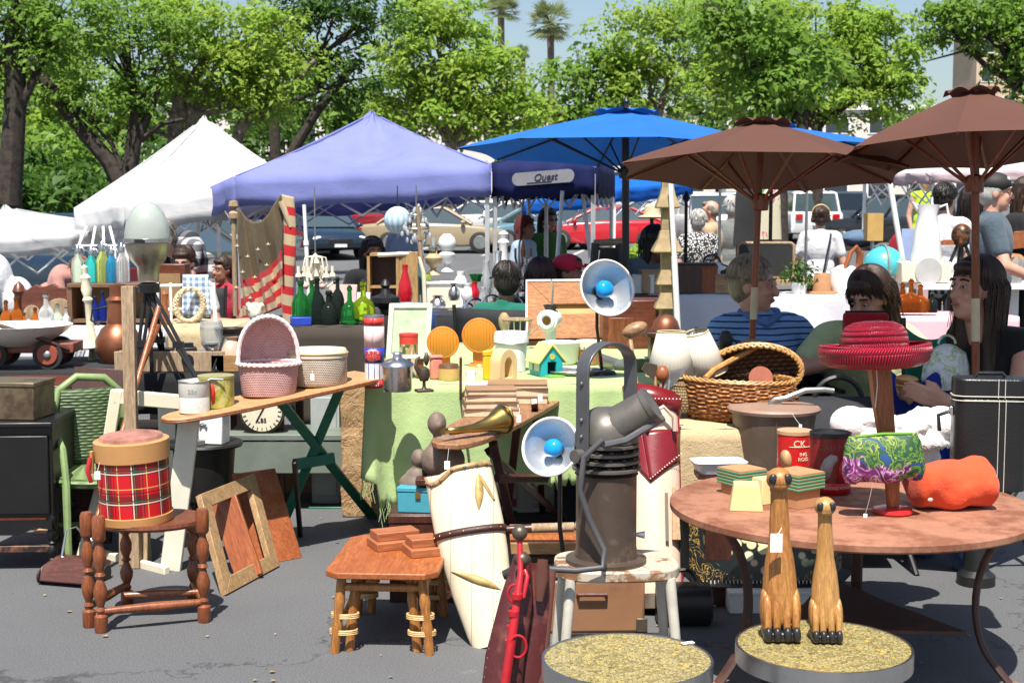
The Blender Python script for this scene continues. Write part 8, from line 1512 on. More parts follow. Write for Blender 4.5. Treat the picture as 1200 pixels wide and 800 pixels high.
def person(label,px,Y,rotz,pose=None,sh=None,tr=None,shoe=None,hair=None,hs='short',base=STAND,scale=1.0,sleeve='short',skin=None,wide=1.0,vox=.011,look=0.0,nod=0.0,legs=True,z=0.0,skirt=False,curl=.5,ns=240,bald=False,group=None,elfix=None):
    J={k:V(v)for k,v in dict(base,**(pose or{})).items()};sk=skin or SKIN
    loc=(at(px,245,Y).x,Y,gz(Y)+z);w=wide;m=MB()
    def torso(m,e=0.0):
        cap(m,J['hipL'],J['hipR'],.085*w+e,.085*w+e);m.ell(J['pel']+V((0,.01,.02)),(.165*w+e,.12*w+e,.12+e),18,12)
        m.ell(J['waist'],(.15*w+e,.11*w+e,.17+e),18,12);m.ell(J['chest'],(.165*w+e,.115*w+e,.2+e),18,12);cap(m,J['shL'].lerp(J['shR'],.12),J['shR'].lerp(J['shL'],.12),.062*w+e,.062*w+e);cap(m,J['chest']+V((0,.01,.08)),J['neck'].lerp(J['chest'],.25),.09*w+e,.05+e)
        cap(m,J['shL'].lerp(J['neck'],.1),J['neck'].lerp(J['chest'],.22),.055+e,.045+e);cap(m,J['shR'].lerp(J['neck'],.1),J['neck'].lerp(J['chest'],.22),.055+e,.045+e)
    torso(m);hd=J['head'];Rh=Matrix.Rotation(look,3,'Z')@Matrix.Rotation(nod,3,'X')
    cap(m,J['neck']-V((0,0,.06)),hd+Rh@V((0,.02,-.06)),.055,.052)
    def H(x,y,z):return hd+Rh@V((x,y,z))
    m.ell(H(0,.015,.03),(.074,.092,.092),18,14,(nod,0,look));m.ell(H(0,-.022,-.05),(.056,.062,.07),16,12,(nod,0,look));m.ell(H(0,-.055,-.093),(.028,.026,.022),10,8);m.ell(H(0,-.06,.035),(.055,.028,.022),12,8,(nod,0,look))
    cap(m,H(0,-.082,.018),H(0,-.104,-.026),.011,.0155);m.ell(H(.03,-.062,-.025),(.022,.022,.022),10,8);m.ell(H(-.03,-.062,-.025),(.022,.022,.022),10,8);m.ell(H(0,-.08,-.058),(.024,.012,.012),10,6)
    for s in(-1,1):m.ell(H(s*.076,.012,-.005),(.011,.022,.033),10,8,(nod,0,look))
    for S_ in 'LR':
        sd=-1 if S_=='L' else 1;a,b,c=J['sh'+S_],J['el'+S_],J['wr'+S_];cap(m,a,b,.05*w**.5,.04);cap(m,b,c,.041,.027)
        d=(c-b).normalized();fw=J.get('fd'+S_);d=V(fw).normalized()if fw else d;up_=V((0,0,1));s=d.cross(up_);s=s.normalized()if s.length>.1 else V((1,0,0));pn=J.get('pn'+S_);nn=V(pn).normalized()if pn else s.cross(d).normalized()*-1
        s=d.cross(nn).normalized();pc=c+d*.05;m.ell(pc,(.001,.001,.001),4,3);cap(m,c+s*.018,c+d*.085+s*.026,.017,.0155);cap(m,c-s*.018,c+d*.085-s*.026,.017,.0155);cap(m,c,c+d*.088,.019,.016)
        cu=curl
        for i,(o_,L)in enumerate(((-.03,.066),(-.01,.076),(.01,.072),(.03,.056))):
            k0=c+d*.09+s*o_;d1=(d+nn*cu*.7).normalized();d2=(d+nn*cu*1.9).normalized();k1=k0+d1*L*.52;k2=k1+d2*L*.55;cap(m,k0,k1,.0092,.0086);cap(m,k1,k2,.0086,.0072)
        th0=c+d*.025-s*sd*-.024*(1 if S_=='L' else 1);ts=s*(-.03);th0=c+d*.02+ts*.7;t1=th0+d*.032+ts*.9+nn*.012;t2=t1+d*.028+nn*.016;cap(m,th0,t1,.013,.0105);cap(m,t1,t2,.0105,.0085)
    if legs:
        for S_ in 'LR':
            cap(m,J['hip'+S_],J['kn'+S_],.08*w,.055);cap(m,J['kn'+S_],J['an'+S_],.054,.036)
            f=J['an'+S_];fd=V((0,-1,0))if abs((J['kn'+S_]-f).y)<.3 else V((0,-1,0));cap(m,f+V((0,.03,-.045)),f+V((0,-.12,-.058)),.036,.03)
    b=baked('person',m,sk,vox,3);b.location=loc;b.rotation_euler=(0,0,rotz);b.scale=(scale,)*3;tag(b,label,'person',group)
    if sh is not None:
        m=MB();torso(m,.014);f={'short':.62,'none':.0,'long':1}[sleeve]
        for S_ in 'LR':
            a,e_,c=J['sh'+S_],J['el'+S_],J['wr'+S_]
            if sleeve=='long':cap(m,a,e_,.064*w**.5,.052);cap(m,e_,c.lerp(e_,.06),.052,.038)
            elif f:cap(m,a,a.lerp(e_,f),.066*w**.5,.06)
        cap(m,J['neck']-V((0,0,.035)),J['neck']+V((0,0,.0)),.06,.062)
        baked('shirt',m,sh,vox,4,b)
    if tr is not None and legs:
        m=MB();cap(m,J['hipL'],J['hipR'],.1*w,.1*w);m.ell(J['pel']+V((0,.01,.0)),(.175*w,.13*w,.11),16,10)
        for S_ in 'LR':cap(m,J['hip'+S_],J['kn'+S_],.092*w,.068);cap(m,J['kn'+S_],J['an'+S_]+V((0,0,.03)),.068,.056)
        baked('trousers',m,tr,vox*1.1,3,b)
    if shoe is not None and legs:
        for S_ in 'LR':
            m=MB();f=J['an'+S_];cap(m,f+V((0,.03,-.045)),f+V((0,-.14,-.055)),.045,.038);baked('shoe',m,shoe,.012,2,b)
    if hair is not None:
        m=MB()
        if not bald:m.ell(H(0,.026,.046),(.084,.092,.09),18,14,(nod,0,look));m.ell(H(0,.05,.0),(.08,.07,.085),16,12,(nod,0,look))
        else:m.ell(H(0,.05,.0),(.082,.066,.06),16,12,(nod,0,look))
        for s in(-1,1):m.ell(H(s*.066,.02,.03),(.018,.045,.05),10,8,(nod,0,look))
        if hs=='short':m.ell(H(0,-.05,.088),(.06,.04,.028),14,8,(nod,0,look))
        if hs=='fluffy':
            for i in range(26):a=random.uniform(0,2*PI);e_=random.uniform(-.3,1.3);m.ell(H(math.cos(a)*.078*math.cos(e_),.025+math.sin(a)*.085*math.cos(e_),.05+math.sin(e_)*.075),(.024,.024,.022),8,6)
        if hs in('long','bob','bun'):
            m.ell(H(0,.03,.055),(.09,.1,.092),18,14,(nod,0,look));m.ell(H(0,-.05,.085),(.062,.04,.03),14,8,(nod,0,look))
            ln={'long':.42,'bob':.16,'bun':.02}[hs]
            for s in(-1,-.5,0,.5,1):cap(m,H(s*.07,.03+.04*(1-abs(s)),.02),H(s*.085,.05+.05*(1-abs(s)),-ln),.032,.026)
            if hs=='bun':m.ell(H(0,.1,.07),(.045,.045,.045),12,8)
        baked('hair',m,hair,max(.008,vox*.8),2,b)
        if ns and not bald:strands(b,H,hair,ns,{'long':.42,'bob':.2}.get(hs,0),.0022+max(0,vox-.008)*.35)
    for s in(-1,1):
        e=link('eye',MB().ell(H(s*.029,-.078,.01),(.0115,.008,.0058),12,8).mesh('eye',EYEW),b);q=link('iris',MB().ell(H(s*.029,-.085,.01),(.0058,.003,.0055),10,6).mesh('iris',EYED),e)
        link('eyebrow',MB().tube([H(s*.014,-.09,.036),H(s*.032,-.09,.04),H(s*.05,-.078,.034)],.0045,6).mesh('eyebrow',hair or H_BR),b)
    link('lips',MB().ell(H(0,-.089,-.058),(.022,.008,.008),12,6,(nod,0,look)).mesh('lips',LIPM),b)
    return b,J,H
JEAN=cloth('denim',(.03,.06,.13),.25,.9,6,300,.4);BLKT=cloth('black_trousers',(.012,.012,.014),.2);KHAK=cloth('khaki_trousers',(.3,.24,.16),.15);SHOE=plain('dark_shoe',(.03,.025,.02),.5);GREYT=cloth('charcoal_trousers',(.06,.06,.065),.2)
DARKCH=plain('dark_chair_fabric',(.015,.016,.02),.8)
def folding_chair(label,px,Y,rotz,m=DARKCH,z=.46):
    r=thing('folding_chair',label,'chair',(xat(px,Y),Y,gz(Y)),rotz);part(r,'seat',MB().box((0,-.2,z-.06),(.48,.46,.025)),m,bev=.006);part(r,'backrest',MB().grid(lambda u,v:V(((u-.5)*.5,.12+.05*v+.03*math.cos(PI*(u-.5)),z+.02+.42*v)),8,6),m,solid=.015)
    for s in(-1,1):
        part(r,'leg',MB().tube([(s*.25,-.4,0),(s*.25,.1,z+.1)],.012,8),BLACKM);part(r,'leg',MB().tube([(s*.26,.16,0),(s*.26,-.38,z-.02)],.012,8),BLACKM);part(r,'post',MB().tube([(s*.26,.1,z-.05),(s*.26,.18,z+.46)],.012,8),BLACKM)
        part(r,'armrest',MB().tube([(s*.28,.13,z+.2),(s*.28,-.36,z+.2)],.016,8,sq=.7),BLACKM)
    return r
BEND=dict(STAND,pel=(0,.12,.86),waist=(0,.06,.97),chest=(0,-.1,1.12),neck=(0,-.24,1.22),head=(0,-.33,1.27),shL=(-.18,-.16,1.2),shR=(.18,-.16,1.2),elL=(-.24,-.25,.95),elR=(.24,-.25,.95),wrL=(-.2,-.42,.85),wrR=(.2,-.42,.85),hipL=(-.09,.12,.84),hipR=(.09,.12,.84))
Ym=6.75
b,J,H=person('man in a blue striped polo seated under the brown umbrella, face turned right',893,Ym,.15,dict(wrR=(.5,-.28,.78),elR=(.38,-.05,.74),fdR=(.6,-.5,.3),pnR=(0,0,1),wrL=(-.2,-.3,.6),head=(-.03,-.0,1.19)),polom(),BLKT,SHOE,H_SB,'fluffy',SIT,1.06,wide=1.14,vox=.0075,look=1.0,nod=.05,z=-.13,curl=.15,ns=800)
m=MB();cap(m,V((-.075,-.03,1.06)),V((0,-.1,1.03)),.02,.018);cap(m,V((.075,-.03,1.06)),V((0,-.1,1.03)),.02,.018);cap(m,V((-.08,.02,1.07)),V((.08,.02,1.07)),.024,.024);baked('collar',m,plain('polo_blue',(.08,.17,.38),.8),.007,2,b)
folding_chair('black folding chair under the man in the striped polo',893,Ym+.02,.15)
Yw2=6.7
b,J,H=person('woman in pale green shirt holding up a red bag, dark hair over her face',1018,Yw2,-.05,dict(elL=(-.33,-.14,.86),wrL=(-.14,-.3,.92),elR=(.33,-.14,.84),wrR=(.13,-.32,.9),head=(0,-.05,1.17)),cloth('pale_lime_shirt',(.5,.6,.32),.12,.85,8,300,.5),BLKT,SHOE,H_BR,'bob',SIT,1.06,wide=1.05,vox=.009,look=-.75,nod=.42,z=-.16,ns=800)
folding_chair('black folding chair under the woman with the red bag',1018,Yw2+.02,-.05)
RBAG=cloth('red_nylon',(.34,.008,.014),.2,.6,6,300,.3);p=at(1014,392,Yw2-.42);r=thing('red_bag','flat red padded bag with a small black badge held upright','bag',p,0);k=(Yw2-.38)/FPX
part(r,'pouch',MB().loft([[V((x*26*k*s,-y,z*k))for x,y in((-1,-.025),(-1,.025),(1,.025),(1,-.025))]for z,s in((-40,.92),(-34,1),(20,1),(26,.98))]),RBAG,bev=.012);part(r,'badge',MB().box((0,-.029,10*k),(11*k,.006,5*k)),BLACKM,bev=.002);part(r,'zip',MB().tube([(-24*k,0,27*k),(24*k,0,27*k)],.005,6),BLACKM)
Yg=6.0
b,J,H=person('long haired woman in a black top eating a sandwich at the right',1166,Yg,-1.1,dict(elL=(-.23,-.08,.74),wrL=(-.1,-.3,.79),elR=(.23,-.1,.74),wrR=(.08,-.32,.79),fdL=(.2,-1,.3),fdR=(-.2,-1,.3),pnL=(1,-.2,.5),pnR=(-1,-.2,.5),head=(0,-.1,1.2),neck=(0,-.04,1.05)),cloth('black_tank_top',(.012,.012,.013),.2),JEAN,SHOE,H_BR,'long',SIT,1.08,sleeve='none',wide=1.0,vox=.0075,look=0,nod=-.1,curl=.6,z=-.14,ns=900)
folding_chair('dark folding chair under the long haired woman',1168,Yg+.02,-1.1)
hp_=b.matrix_basis@V((0,-.43,.86));r=thing('sandwich','half eaten sandwich held in both hands at the right','sandwich',hp_,-1.1);part(r,'bread',MB().ell((0,0,.012),(.055,.04,.016),14,8),plain('toasted_bread',(.5,.28,.1),.7,var=.3,sc=30));part(r,'filling',MB().ell((0,0,-.002),(.058,.043,.008),14,6),plain('filling',(.35,.1,.04),.5,var=.4,sc=60));part(r,'bread',MB().ell((0,0,-.016),(.055,.04,.014),14,8),plain('toasted_bread',(.5,.28,.1),.7,var=.3,sc=30))
GFAB=cloth('emerald_canvas',(.012,.2,.12),.2,.85,4);r=thing('canvas_chair','emerald green canvas camp chair beside the sandwich woman','chair',(xat(1112,6.1),6.1,0),.1);part(r,'sling',MB().grid(lambda u,v:V(((u-.5)*S(74,6.1),.02+.1*v+.04*math.sin(PI*u),.36+.62*v-.12*max(0,v-.5)*math.sin(PI*u))),14,12),GFAB,solid=.01);part(r,'seat',MB().grid(lambda u,v:V(((u-.5)*S(74,6.1),.02-.42*v,.36+.03*v-.04*math.sin(PI*u))),10,6),GFAB,solid=.01)
for s in(-1,1):part(r,'post',MB().tube([(s*S(37,6.1),.02,.05),(s*S(37,6.1),.14,1.02)],.013,8),BLACKM);part(r,'leg',MB().tube([(s*.26,-.4,0),(s*.26,.05,.38)],.012,8),BLACKM)
r=thing('shopping_bag','white plastic shopping bag with green print beside the green chair','bag',at(1108,456,5.95),0,None,.72);PB=NT('printed_plastic');pv=PB.noise(10,3,.6,None,1.2);PB.color(PB.ramp(pv,[(.5,(.7,.72,.7)),(.56,(.3,.45,.12)),(.6,(.7,.72,.7)),(.66,(.6,.55,.2)),(.7,(.66,.68,.66))]));PB.bump(PB.noise(14,4),.8,.03);PB=PB.set(.3)
part(r,'bag',MB().loft([[V((math.cos(2*PI*i/24)*a*(1+.08*math.sin(i*2.3)),math.sin(2*PI*i/24)*a*.6,z))for i in range(24)]for a,z in((.1,0),(.14,.06),(.13,.14),(.11,.22),(.05,.26),(.02,.27))]),PB);part(r,'handle',MB().torus((0,0,.27),.05,.008,14,6,'xz',(0,PI)),PB)
BLUC=cloth('royal_blue_cloth',(.008,.03,.24),.3,.8,5,200,.4);q=MB();q.grid(lambda u,v:V(((u-.5)*.32+.02*math.sin(9*v),.05*math.sin(7*u+3*v)-.1*v,.34-.5*v**1.5+.04*math.sin(11*u))),24,14);one('blue_cloth','royal blue cloth slung behind the red straw hat','cloth',q,BLUC,at(1072,484,5.95)-V((0,0,.2)),0,solid=.01)
q=thing('black_duffel','black duffel bag in the shade behind the lidded pail','bag',(at(985,480,5.8).x,5.85,0));part(q,'body',MB().loft([[V((x,math.cos(2*PI*i/20)*.17,.38+math.sin(2*PI*i/20)*.34))for i in range(20)]for x in(-.22,-.2,0,.2,.22)]),DARKCH);part(q,'handle',MB().torus((0,0,.7),.1,.012,16,6,'xz',(0,PI)),BLACKM)
q=thing('fishing_reel','black cast iron figure behind the tilted lampshade','ornament',at(850,430,6.5));k=6.5/FPX;part(q,'body',MB().lathe([(0,0),(9*k,0),(6*k,10*k),(8*k,26*k),(9*k,34*k),(5*k,42*k),(0,44*k)],14),BLACKM);part(q,'arm',MB().torus((8*k,0,26*k),6*k,.006,14,6,'xz'),BLACKM)
q=thing('plinth','thin dark plinth under the cast iron figure','plinth',(at(850,430,6.5).x,6.5,0));part(q,'post',MB().box((0,0,at(850,430,6.5).z/2-.01),(.09,.09,at(850,430,6.5).z-.02)),DARKW);part(q,'foot',MB().box((0,0,.01),(.16,.16,.02)),DARKW)
person('seated person in a green top seen from behind, dark cropped hair',592,8.6,2.7,dict(head=(0,-.02,1.19)),shirt('deep_green',(.01,.13,.09)),JEAN,SHOE,H_DK,'fluffy',SIT,.95,z=-.08,vox=.012,look=.5,skin=SKIND)
folding_chair('dark chair under the person in the green top',592,8.6,2.7)
person('person with dark auburn hair whose head rises above the large frame',634,9.2,2.9,None,BLKT,BLKT,SHOE,hairmat('auburn_hair',(.02,.008,.006),(.05,.018,.012)),'bob',SIT,.96,z=-.09,vox=.012,skin=SKIND)
folding_chair('dark chair under the auburn haired person',634,9.2,.3)
b,J,H=person('person in a red cap looking right beside the white pole',664,9.3,1.2,None,shirt('grey_mauve',(.4,.34,.36)),JEAN,SHOE,H_BR,'short',SIT,.97,z=-.08,vox=.012,skin=SKIND,ns=0)
def capmesh(b,H,m,nm='cap',nod=0,look=0):
    q=MB();q.ell(H(0,.015,.065),(.092,.108,.075),20,12,(0,0,look));ox=H(0,-.1,.06);d=H(0,-.2,.05)-ox;sd=H(.08,0,0)-H(0,0,0);q.loft([[ox+sd*x+d*y+V((0,0,-.012*x*x+z))for x,y,z in((-1,-.2,0),(-.85,.45,0),(0,.95,0),(.85,.45,0),(1,-.2,0),(1,-.2,.008),(.85,.45,.008),(0,.95,.008),(-.85,.45,.008),(-1,-.2,.008))[:10]],[ox+sd*x*.98+d*y*.98+V((0,0,.008))for x,y,z in((-1,-.2,0),(-.85,.45,0),(0,.95,0),(.85,.45,0),(1,-.2,0),(1,-.2,.008),(.85,.45,.008),(0,.95,.008),(-.85,.45,.008),(-1,-.2,.008))]]);return part(b,nm,q,m,smooth=60)
capmesh(b,H,cloth('red_cap',(.5,.02,.05),.15));folding_chair('dark chair under the person in the red cap',664,9.3,1.2)
b,J,H=person('woman in sunglasses and a green top behind the slanted white pole',642,13.2,.6,None,shirt('leaf_green',(.05,.14,.03)),JEAN,SHOE,H_DK,'long',STAND,.87,vox=.012,z=-.0)
part(b,'sunglasses',MB().ell(H(-.03,-.095,.012),(.022,.006,.016),12,8).ell(H(.03,-.095,.012),(.022,.006,.016),12,8).tube([H(-.01,-.1,.014),H(.01,-.1,.014)],.003,5),BLACKM)
person('person in a pale blue shirt with patterned headscarf by the copper candelabra',615,12.8,1.1,None,shirt('pale_blue',(.36,.48,.62)),JEAN,SHOE,cloth('dark_red_scarf',(.12,.025,.025),.5),'bob',STAND,.83,vox=.012,skin=SKIND)
b,J,H=person('woman in a pale blue top seen from behind by the paper lantern',474,13.6,2.6,None,shirt('dusty_blue',(.3,.4,.5)),KHAK,SHOE,H_BR,'bun',STAND,.86,vox=.012,skin=SKIND)
LANT=NT('paper_lantern');la,lz=LANT.angle();LANT.color(LANT.ramp(LANT.math('MULTIPLY_ADD',LANT.math('SINE',LANT.math('MULTIPLY',la,14)),.5,.5),[(.2,(.3,.45,.56)),(.8,(.5,.62,.7))]));LANT=LANT.set(.7)
lp_=at(466,258,10.5);r=thing('paper_lantern','pale blue pleated paper lantern hanging under the canopy','lantern',lp_);part(r,'shade',MB().ell((0,0,0),(S(16,10.5),S(16,10.5),S(16,10.5)),28,14),LANT);part(r,'cord',MB().cyl((0,0,S(16,10.5)),(0,0,S(40,10.5)),.004,n=6),BLACKM)
r=thing('crystal_chandelier','silver crystal chandelier hanging beside the paper lantern','chandelier',at(488,268,10.4));k=10.4/FPX;q=MB()
for i in range(36):a=random.uniform(0,2*PI);z_=random.uniform(-18,26);rr_=(18-abs(z_+4)*.5)*k;q.ell((math.cos(a)*rr_,math.sin(a)*rr_,z_*k),(.014,.014,.022),6,4)
part(r,'crystal',q,glass('crystal',(.75,.8,.82),.05,.5),kind='stuff');part(r,'frame',MB().torus((0,0,0),14*k,.008,20,6).torus((0,0,16*k),9*k,.007,20,6).tube([(0,0,-10*k),(0,0,50*k)],.006,6),DULLST)
person('small seated person in dark clothes by the wooden cupboard',436,11.2,.4,None,BLKT,BLKT,SHOE,H_DK,'bob',SIT,.95,vox=.012,z=.02,skin=SKIND);folding_chair('dark chair near the wooden cupboard',436,11.2,.4)
b,J,H=person('grey haired man in a black plaid shirt bending over the stall',232,11.4,-.75,None,plaidm(),JEAN,SHOE,H_GB,'short',BEND,1.0,vox=.01,nod=.35,skin=plain('ruddy_skin',(.5,.25,.18),.45,var=.1))
b,J,H=person('young woman in glasses and a white tee with dark overalls straps',215,10.6,-.1,None,shirt('white',(.66,.66,.68)),JEAN,SHOE,H_BR,'bun',SIT,.92,vox=.009,nod=.2,z=.0)
part(b,'glasses',MB().torus(H(-.03,-.1,.012),.021,.004,14,5,'xz').torus(H(.03,-.1,.012),.021,.004,14,5,'xz').tube([H(-.01,-.1,.014),H(.01,-.1,.014)],.004,5),BLACKM)
for s in(-1,1):part(b,'strap',MB().tube([(s*.1,-.0,1.05),(s*.1,-.11,.97),(s*.11,-.14,.8),(s*.1,-.14,.65)],.014,6,sq=.4),JEAN)
folding_chair('dark chair under the young woman in glasses',215,10.6,-.1)
person('person in a white shirt stooping at the bottle table, far left',8,9.7,-1.45,None,shirt('white',(.66,.66,.68)),JEAN,SHOE,H_BR,'short',BEND,.9,sleeve='short',vox=.012)
person('brown haired person bending under the low white canopy',60,11.2,1.3,None,cloth('dusty_pink_top',(.4,.2,.17),.2),JEAN,SHOE,hairmat('chestnut_hair',(.08,.035,.015),(.2,.1,.05)),'bun',BEND,.8,vox=.012)
person('person in a red top half hidden by the flag',262,11.2,-.8,None,shirt('cherry_red',(.42,.02,.05)),KHAK,SHOE,H_BR,'short',SIT,.85,vox=.012,skin=SKIND);folding_chair('dark chair under the person in the red top',262,11.2,-.8,z=.4)
person('grey haired woman in a black and white print blouse, back to us',818,13.6,3.3,None,dotsm(),BLKT,SHOE,H_GR,'fluffy',STAND,.86,vox=.013,wide=1.1)
person('balding man in a tan shirt beside the print blouse',834,14.2,-1.9,None,shirt('tan',(.46,.33,.2)),KHAK,SHOE,H_GB,'short',STAND,.92,vox=.013,wide=1.05,bald=True)
person('white haired man in a grey tee and jeans, back to us',858,14.6,2.9,None,shirt('mid_grey',(.17,.18,.17)),JEAN,SHOE,H_GR,'short',STAND,.94,vox=.013)
b,J,H=person('woman in a white short sleeved blouse with a shoulder bag, back to us',962,13.6,3.0,dict(elL=(-.25,.02,1.12),elR=(.25,.02,1.12)),shirt('white',(.68,.68,.7)),GREYT,SHOE,H_BR,'bun',STAND,.88,vox=.011,wide=1.0)
part(b,'hair_band',MB().torus(H(0,.03,.06),.092,.008,24,6,'xz',(0,PI)),plain('tan_band',(.6,.4,.15),.5))
r=thing('shoulder_bag','small black shoulder bag on the white bloused woman','bag',(xat(974,13.4),13.44,.72));part(r,'pouch',MB().box((0,0,.08),(.2,.07,.15)),BLACKM,bev=.015);part(r,'strap',MB().tube([(-.06,0,.14),(-.02,-.0,.36),(.02,.03,.54),(.04,.2,.56)],.009,6),BLACKM)
person('man in a grey tee whose bent arm rests on a table, black cap',1163,9.2,1.35,dict(elL=(-.26,-.06,1.14),wrL=(-.2,-.28,1.05),elR=(.26,-.06,1.14),wrR=(.2,-.28,1.05)),shirt('slate',(.07,.1,.125)),JEAN,SHOE,H_GR,'short',STAND,1.0,vox=.01,wide=1.08,ns=0)[0]
_b=bpy.data.objects['person' if False else[o.name for o in COL.objects if o.get('label','').startswith('man in a grey tee whose')][0]]
capmesh(_b,lambda x,y,z:V(STAND['head'])+V((x,y,z)),plain('black_cap',(.02,.018,.018),.7));_b['label']='man in a slate tee and black cap leaning on the far stall'
person('dark haired man in a white tee and dark shorts, back turned',1107,11,2.4,None,shirt('white',(.66,.66,.68)),GREYT,SHOE,H_DK,'fluffy',STAND,.98,vox=.011,wide=.95)
person('person in a lime safety vest far behind the white jug',1083,21,.3,dict(elR=(.26,-.1,1.2),wrR=(.1,-.25,1.3)),cloth('lime_vest',(.42,.65,.03),.1),JEAN,SHOE,H_BR,'short',STAND,1.05,sleeve='none',vox=.018,z=.22)
b,J,H=person('dark haired woman in a pale pink top with a red bag, back turned',1138,11.4,2.7,None,shirt('pale_pink',(.62,.48,.52)),BLKT,SHOE,H_DK,'long',STAND,.97,vox=.012)
r=thing('red_handbag','bright red handbag beside the pale pink top','bag',(xat(1124,11.1),11.1,1.02));part(r,'pouch',MB().ell((0,0,.1),(.12,.06,.12),14,8),plain('red_leather',(.5,.01,.03),.35));part(r,'handle',MB().torus((0,0,.2),.09,.01,16,6,'xz',(0,PI)),plain('red_leather',(.5,.01,.03),.35))
person('person in a dark top cut off by the right photo edge, behind the capped man',1203,10.6,.6,None,BLKT,BLKT,SHOE,H_BR,'long',STAND,1.0,vox=.012,skin=SKIND)
person('bending dark haired person in a grey top behind the carved totem',760,9.9,.9,dict(head=(0,-.08,1.15)),shirt('grey_blue',(.14,.15,.18)),JEAN,SHOE,H_DK,'bob',SIT,1.0,z=.1,vox=.012,skin=SKIND);folding_chair('dark chair behind the carved totem',760,9.9,.9)
lat('straw_hat','pale straw hat resting behind the carved totem','hat',764,256,10.6,[(16,0),(17,2),(10,4),(9,14),(5,17),(0,17)],plain('pale_straw',(.62,.52,.34),.8),20)
hst=thing('hat_rack','dark rack carrying the pale straw hat','rack',(xat(764,10.62),10.62,0));part(hst,'pole',MB().cyl((0,0,0),(0,0,at(764,254,10.6).z),.015),BLACKM);part(hst,'foot',MB().lathe([(0,0),(.15,0),(.14,.03),(0,.03)],16),BLACKM)
Yk=9.9;r=thing('chalkboard','small blank chalkboard with rounded wooden frame on the white cloth','chalkboard',V((xat(898,Yk),Yk,at(898,327,Yk).z)));w,h=S(33,Yk),S(42,Yk);rp=roundrect(w,h/2,.03);part(r,'slate',MB().prism([(x,y+h/2)for x,y in rp],-.006,.006),plain('slate_board',(.015,.016,.016),.6,var=.3));q=MB();q.tube([(x,0,y+h/2)for x,y in rp],.012,8,loop=True);part(r,'frame',q,PALEW)
part(r,'easel_foot',MB().box((0,.06,.01),(.3,.16,.02)),OAK)
r=thing('folding_table','table carrying the chalkboard and plants','table',(xat(900,9.9),9.82,0));zq=at(898,327,Yk).z;part(r,'tabletop',MB().box((0,.2,zq-.02),(S(230,9.9),.5,.035)),PALEW)
for x in(-1,1):part(r,'leg',MB().box((x*S(100,9.9),.2,zq/2-.02),(.04,.4,zq-.04)),BLACKM)
r=thing('clothes_rack','metal rail with hanging clothes behind the left brown umbrella pole','rack',(xat(885,13.2),13.2,0));zr=at(885,205,13.2).z;part(r,'rail',MB().tube([(-.35,0,zr),(.5,0,zr)],.014,8),STEEL)
for x in(-.33,.48):part(r,'post',MB().cyl((x,0,0),(x,0,zr),.014),STEEL);part(r,'foot',MB().box((x,0,.01),(.06,.5,.02)),STEEL)
def garment(name,label,px,Y,wpx,hpx,pyt,m):
    p=at(px,pyt,Y);k=Y/FPX;q=MB();q.loft([[V((math.cos(2*PI*i/24)*a*k*(1+.06*math.sin(i*2.1)*(j>1)),math.sin(2*PI*i/24)*a*k*.35*(1+.2*math.sin(i*3.1)*(j>1)),-z*k))for i in range(24)]for j,(a,z)in enumerate(((wpx*.15,0),(wpx*.4,8),(wpx*.46,20),(wpx*.48,hpx*.6),(wpx*.54,hpx)))]);return one(name,label,'garment',q,m,p,.2,smooth=70)
garment('hanging_coat','charcoal coat hanging behind the left umbrella pole',876,13.1,32,78,210,cloth('charcoal_coat',(.03,.03,.032),.3));
EMB=NT('embroidered_cream');ev=EMB.noise(7,2,.5,None,1.5);ex,ey,ez=EMB.xyz();EMB.color(EMB.mix(EMB.ramp(ez,[(.0,(1,1,1)),(.02,(0,0,0))])if False else EMB.ramp(ev,[(.57,(0,0,0)),(.6,(1,1,1))]),(.55,.5,.36),EMB.ramp(EMB.noise(4),[(.45,(.03,.22,.08)),(.55,(.6,.08,.2))])));EMB=EMB.set(.85)
garment('hanging_robe','cream robe with pink and green embroidered flowers on the rail',904,13.0,26,62,218,EMB);garment('hanging_shirt','green and red shirt squeezed between the coat and the robe',893,13.25,16,56,216,cloth('green_red_shirt',(.05,.3,.08),.5))
lat('wooden_box_sign','upright yellowish wood box on a post behind the white bloused woman','box',1023,282,14,[(0,0),(13,0),(13,32),(0,32)],plain('yellow_wood_box',(.5,.32,.1),.6),4,rot=(0,0,.8))
hst=thing('metal_stand','thin grey stand under the yellowish wood box','stand',(xat(1023,14),14,0));part(hst,'post',MB().cyl((0,0,.02),(0,0,at(1023,282,14).z),.02),ALU);part(hst,'foot',MB().lathe([(0,0),(.16,0),(.15,.03),(0,.03)],14),ALU)
hst=thing('blue_tarp_bundle','crumpled blue tarp bundle beside the yellow wood box','tarp',(xat(1010,14.2),14.2,at(1010,284,14.2).z));part(hst,'fold',MB().ell((0,0,.04),(.22,.15,.09),12,8).ell((.1,.05,.08),(.12,.1,.07),10,6),cloth('blue_grey_tarp',(.1,.16,.25),.3));
hst=thing('folding_table','low dark table under the blue tarp bundle','table',(xat(1010,14.2),14.2,0));zq=at(1010,284,14.2).z-.05;part(hst,'tabletop',MB().box((0,0,zq-.015),(.6,.4,.03)),DARKW);part(hst,'leg',MB().box((-.26,0,zq/2-.015),(.03,.3,zq-.03)).box((.26,0,zq/2-.015),(.03,.3,zq-.03)),DARKW)
YR=9.5;zR=at(1000,348,YR).z
def onR(px,py=345):p=at(px,py,YR);return V((p.x,YR+.05,zR+.014))
r=thing('folding_table','white clothed table with globe and plant behind the red bag woman','table',(xat(990,YR),YR-.03,0));w=S(120,YR);part(r,'tabletop',MB().box((0,.3,zR-.02),(w,.6,.03)),PALEW)
for x in(-1,1):part(r,'leg',MB().box((x*w*.45,.3,zR/2-.02),(.035,.5,zR-.04)),BLACKM)
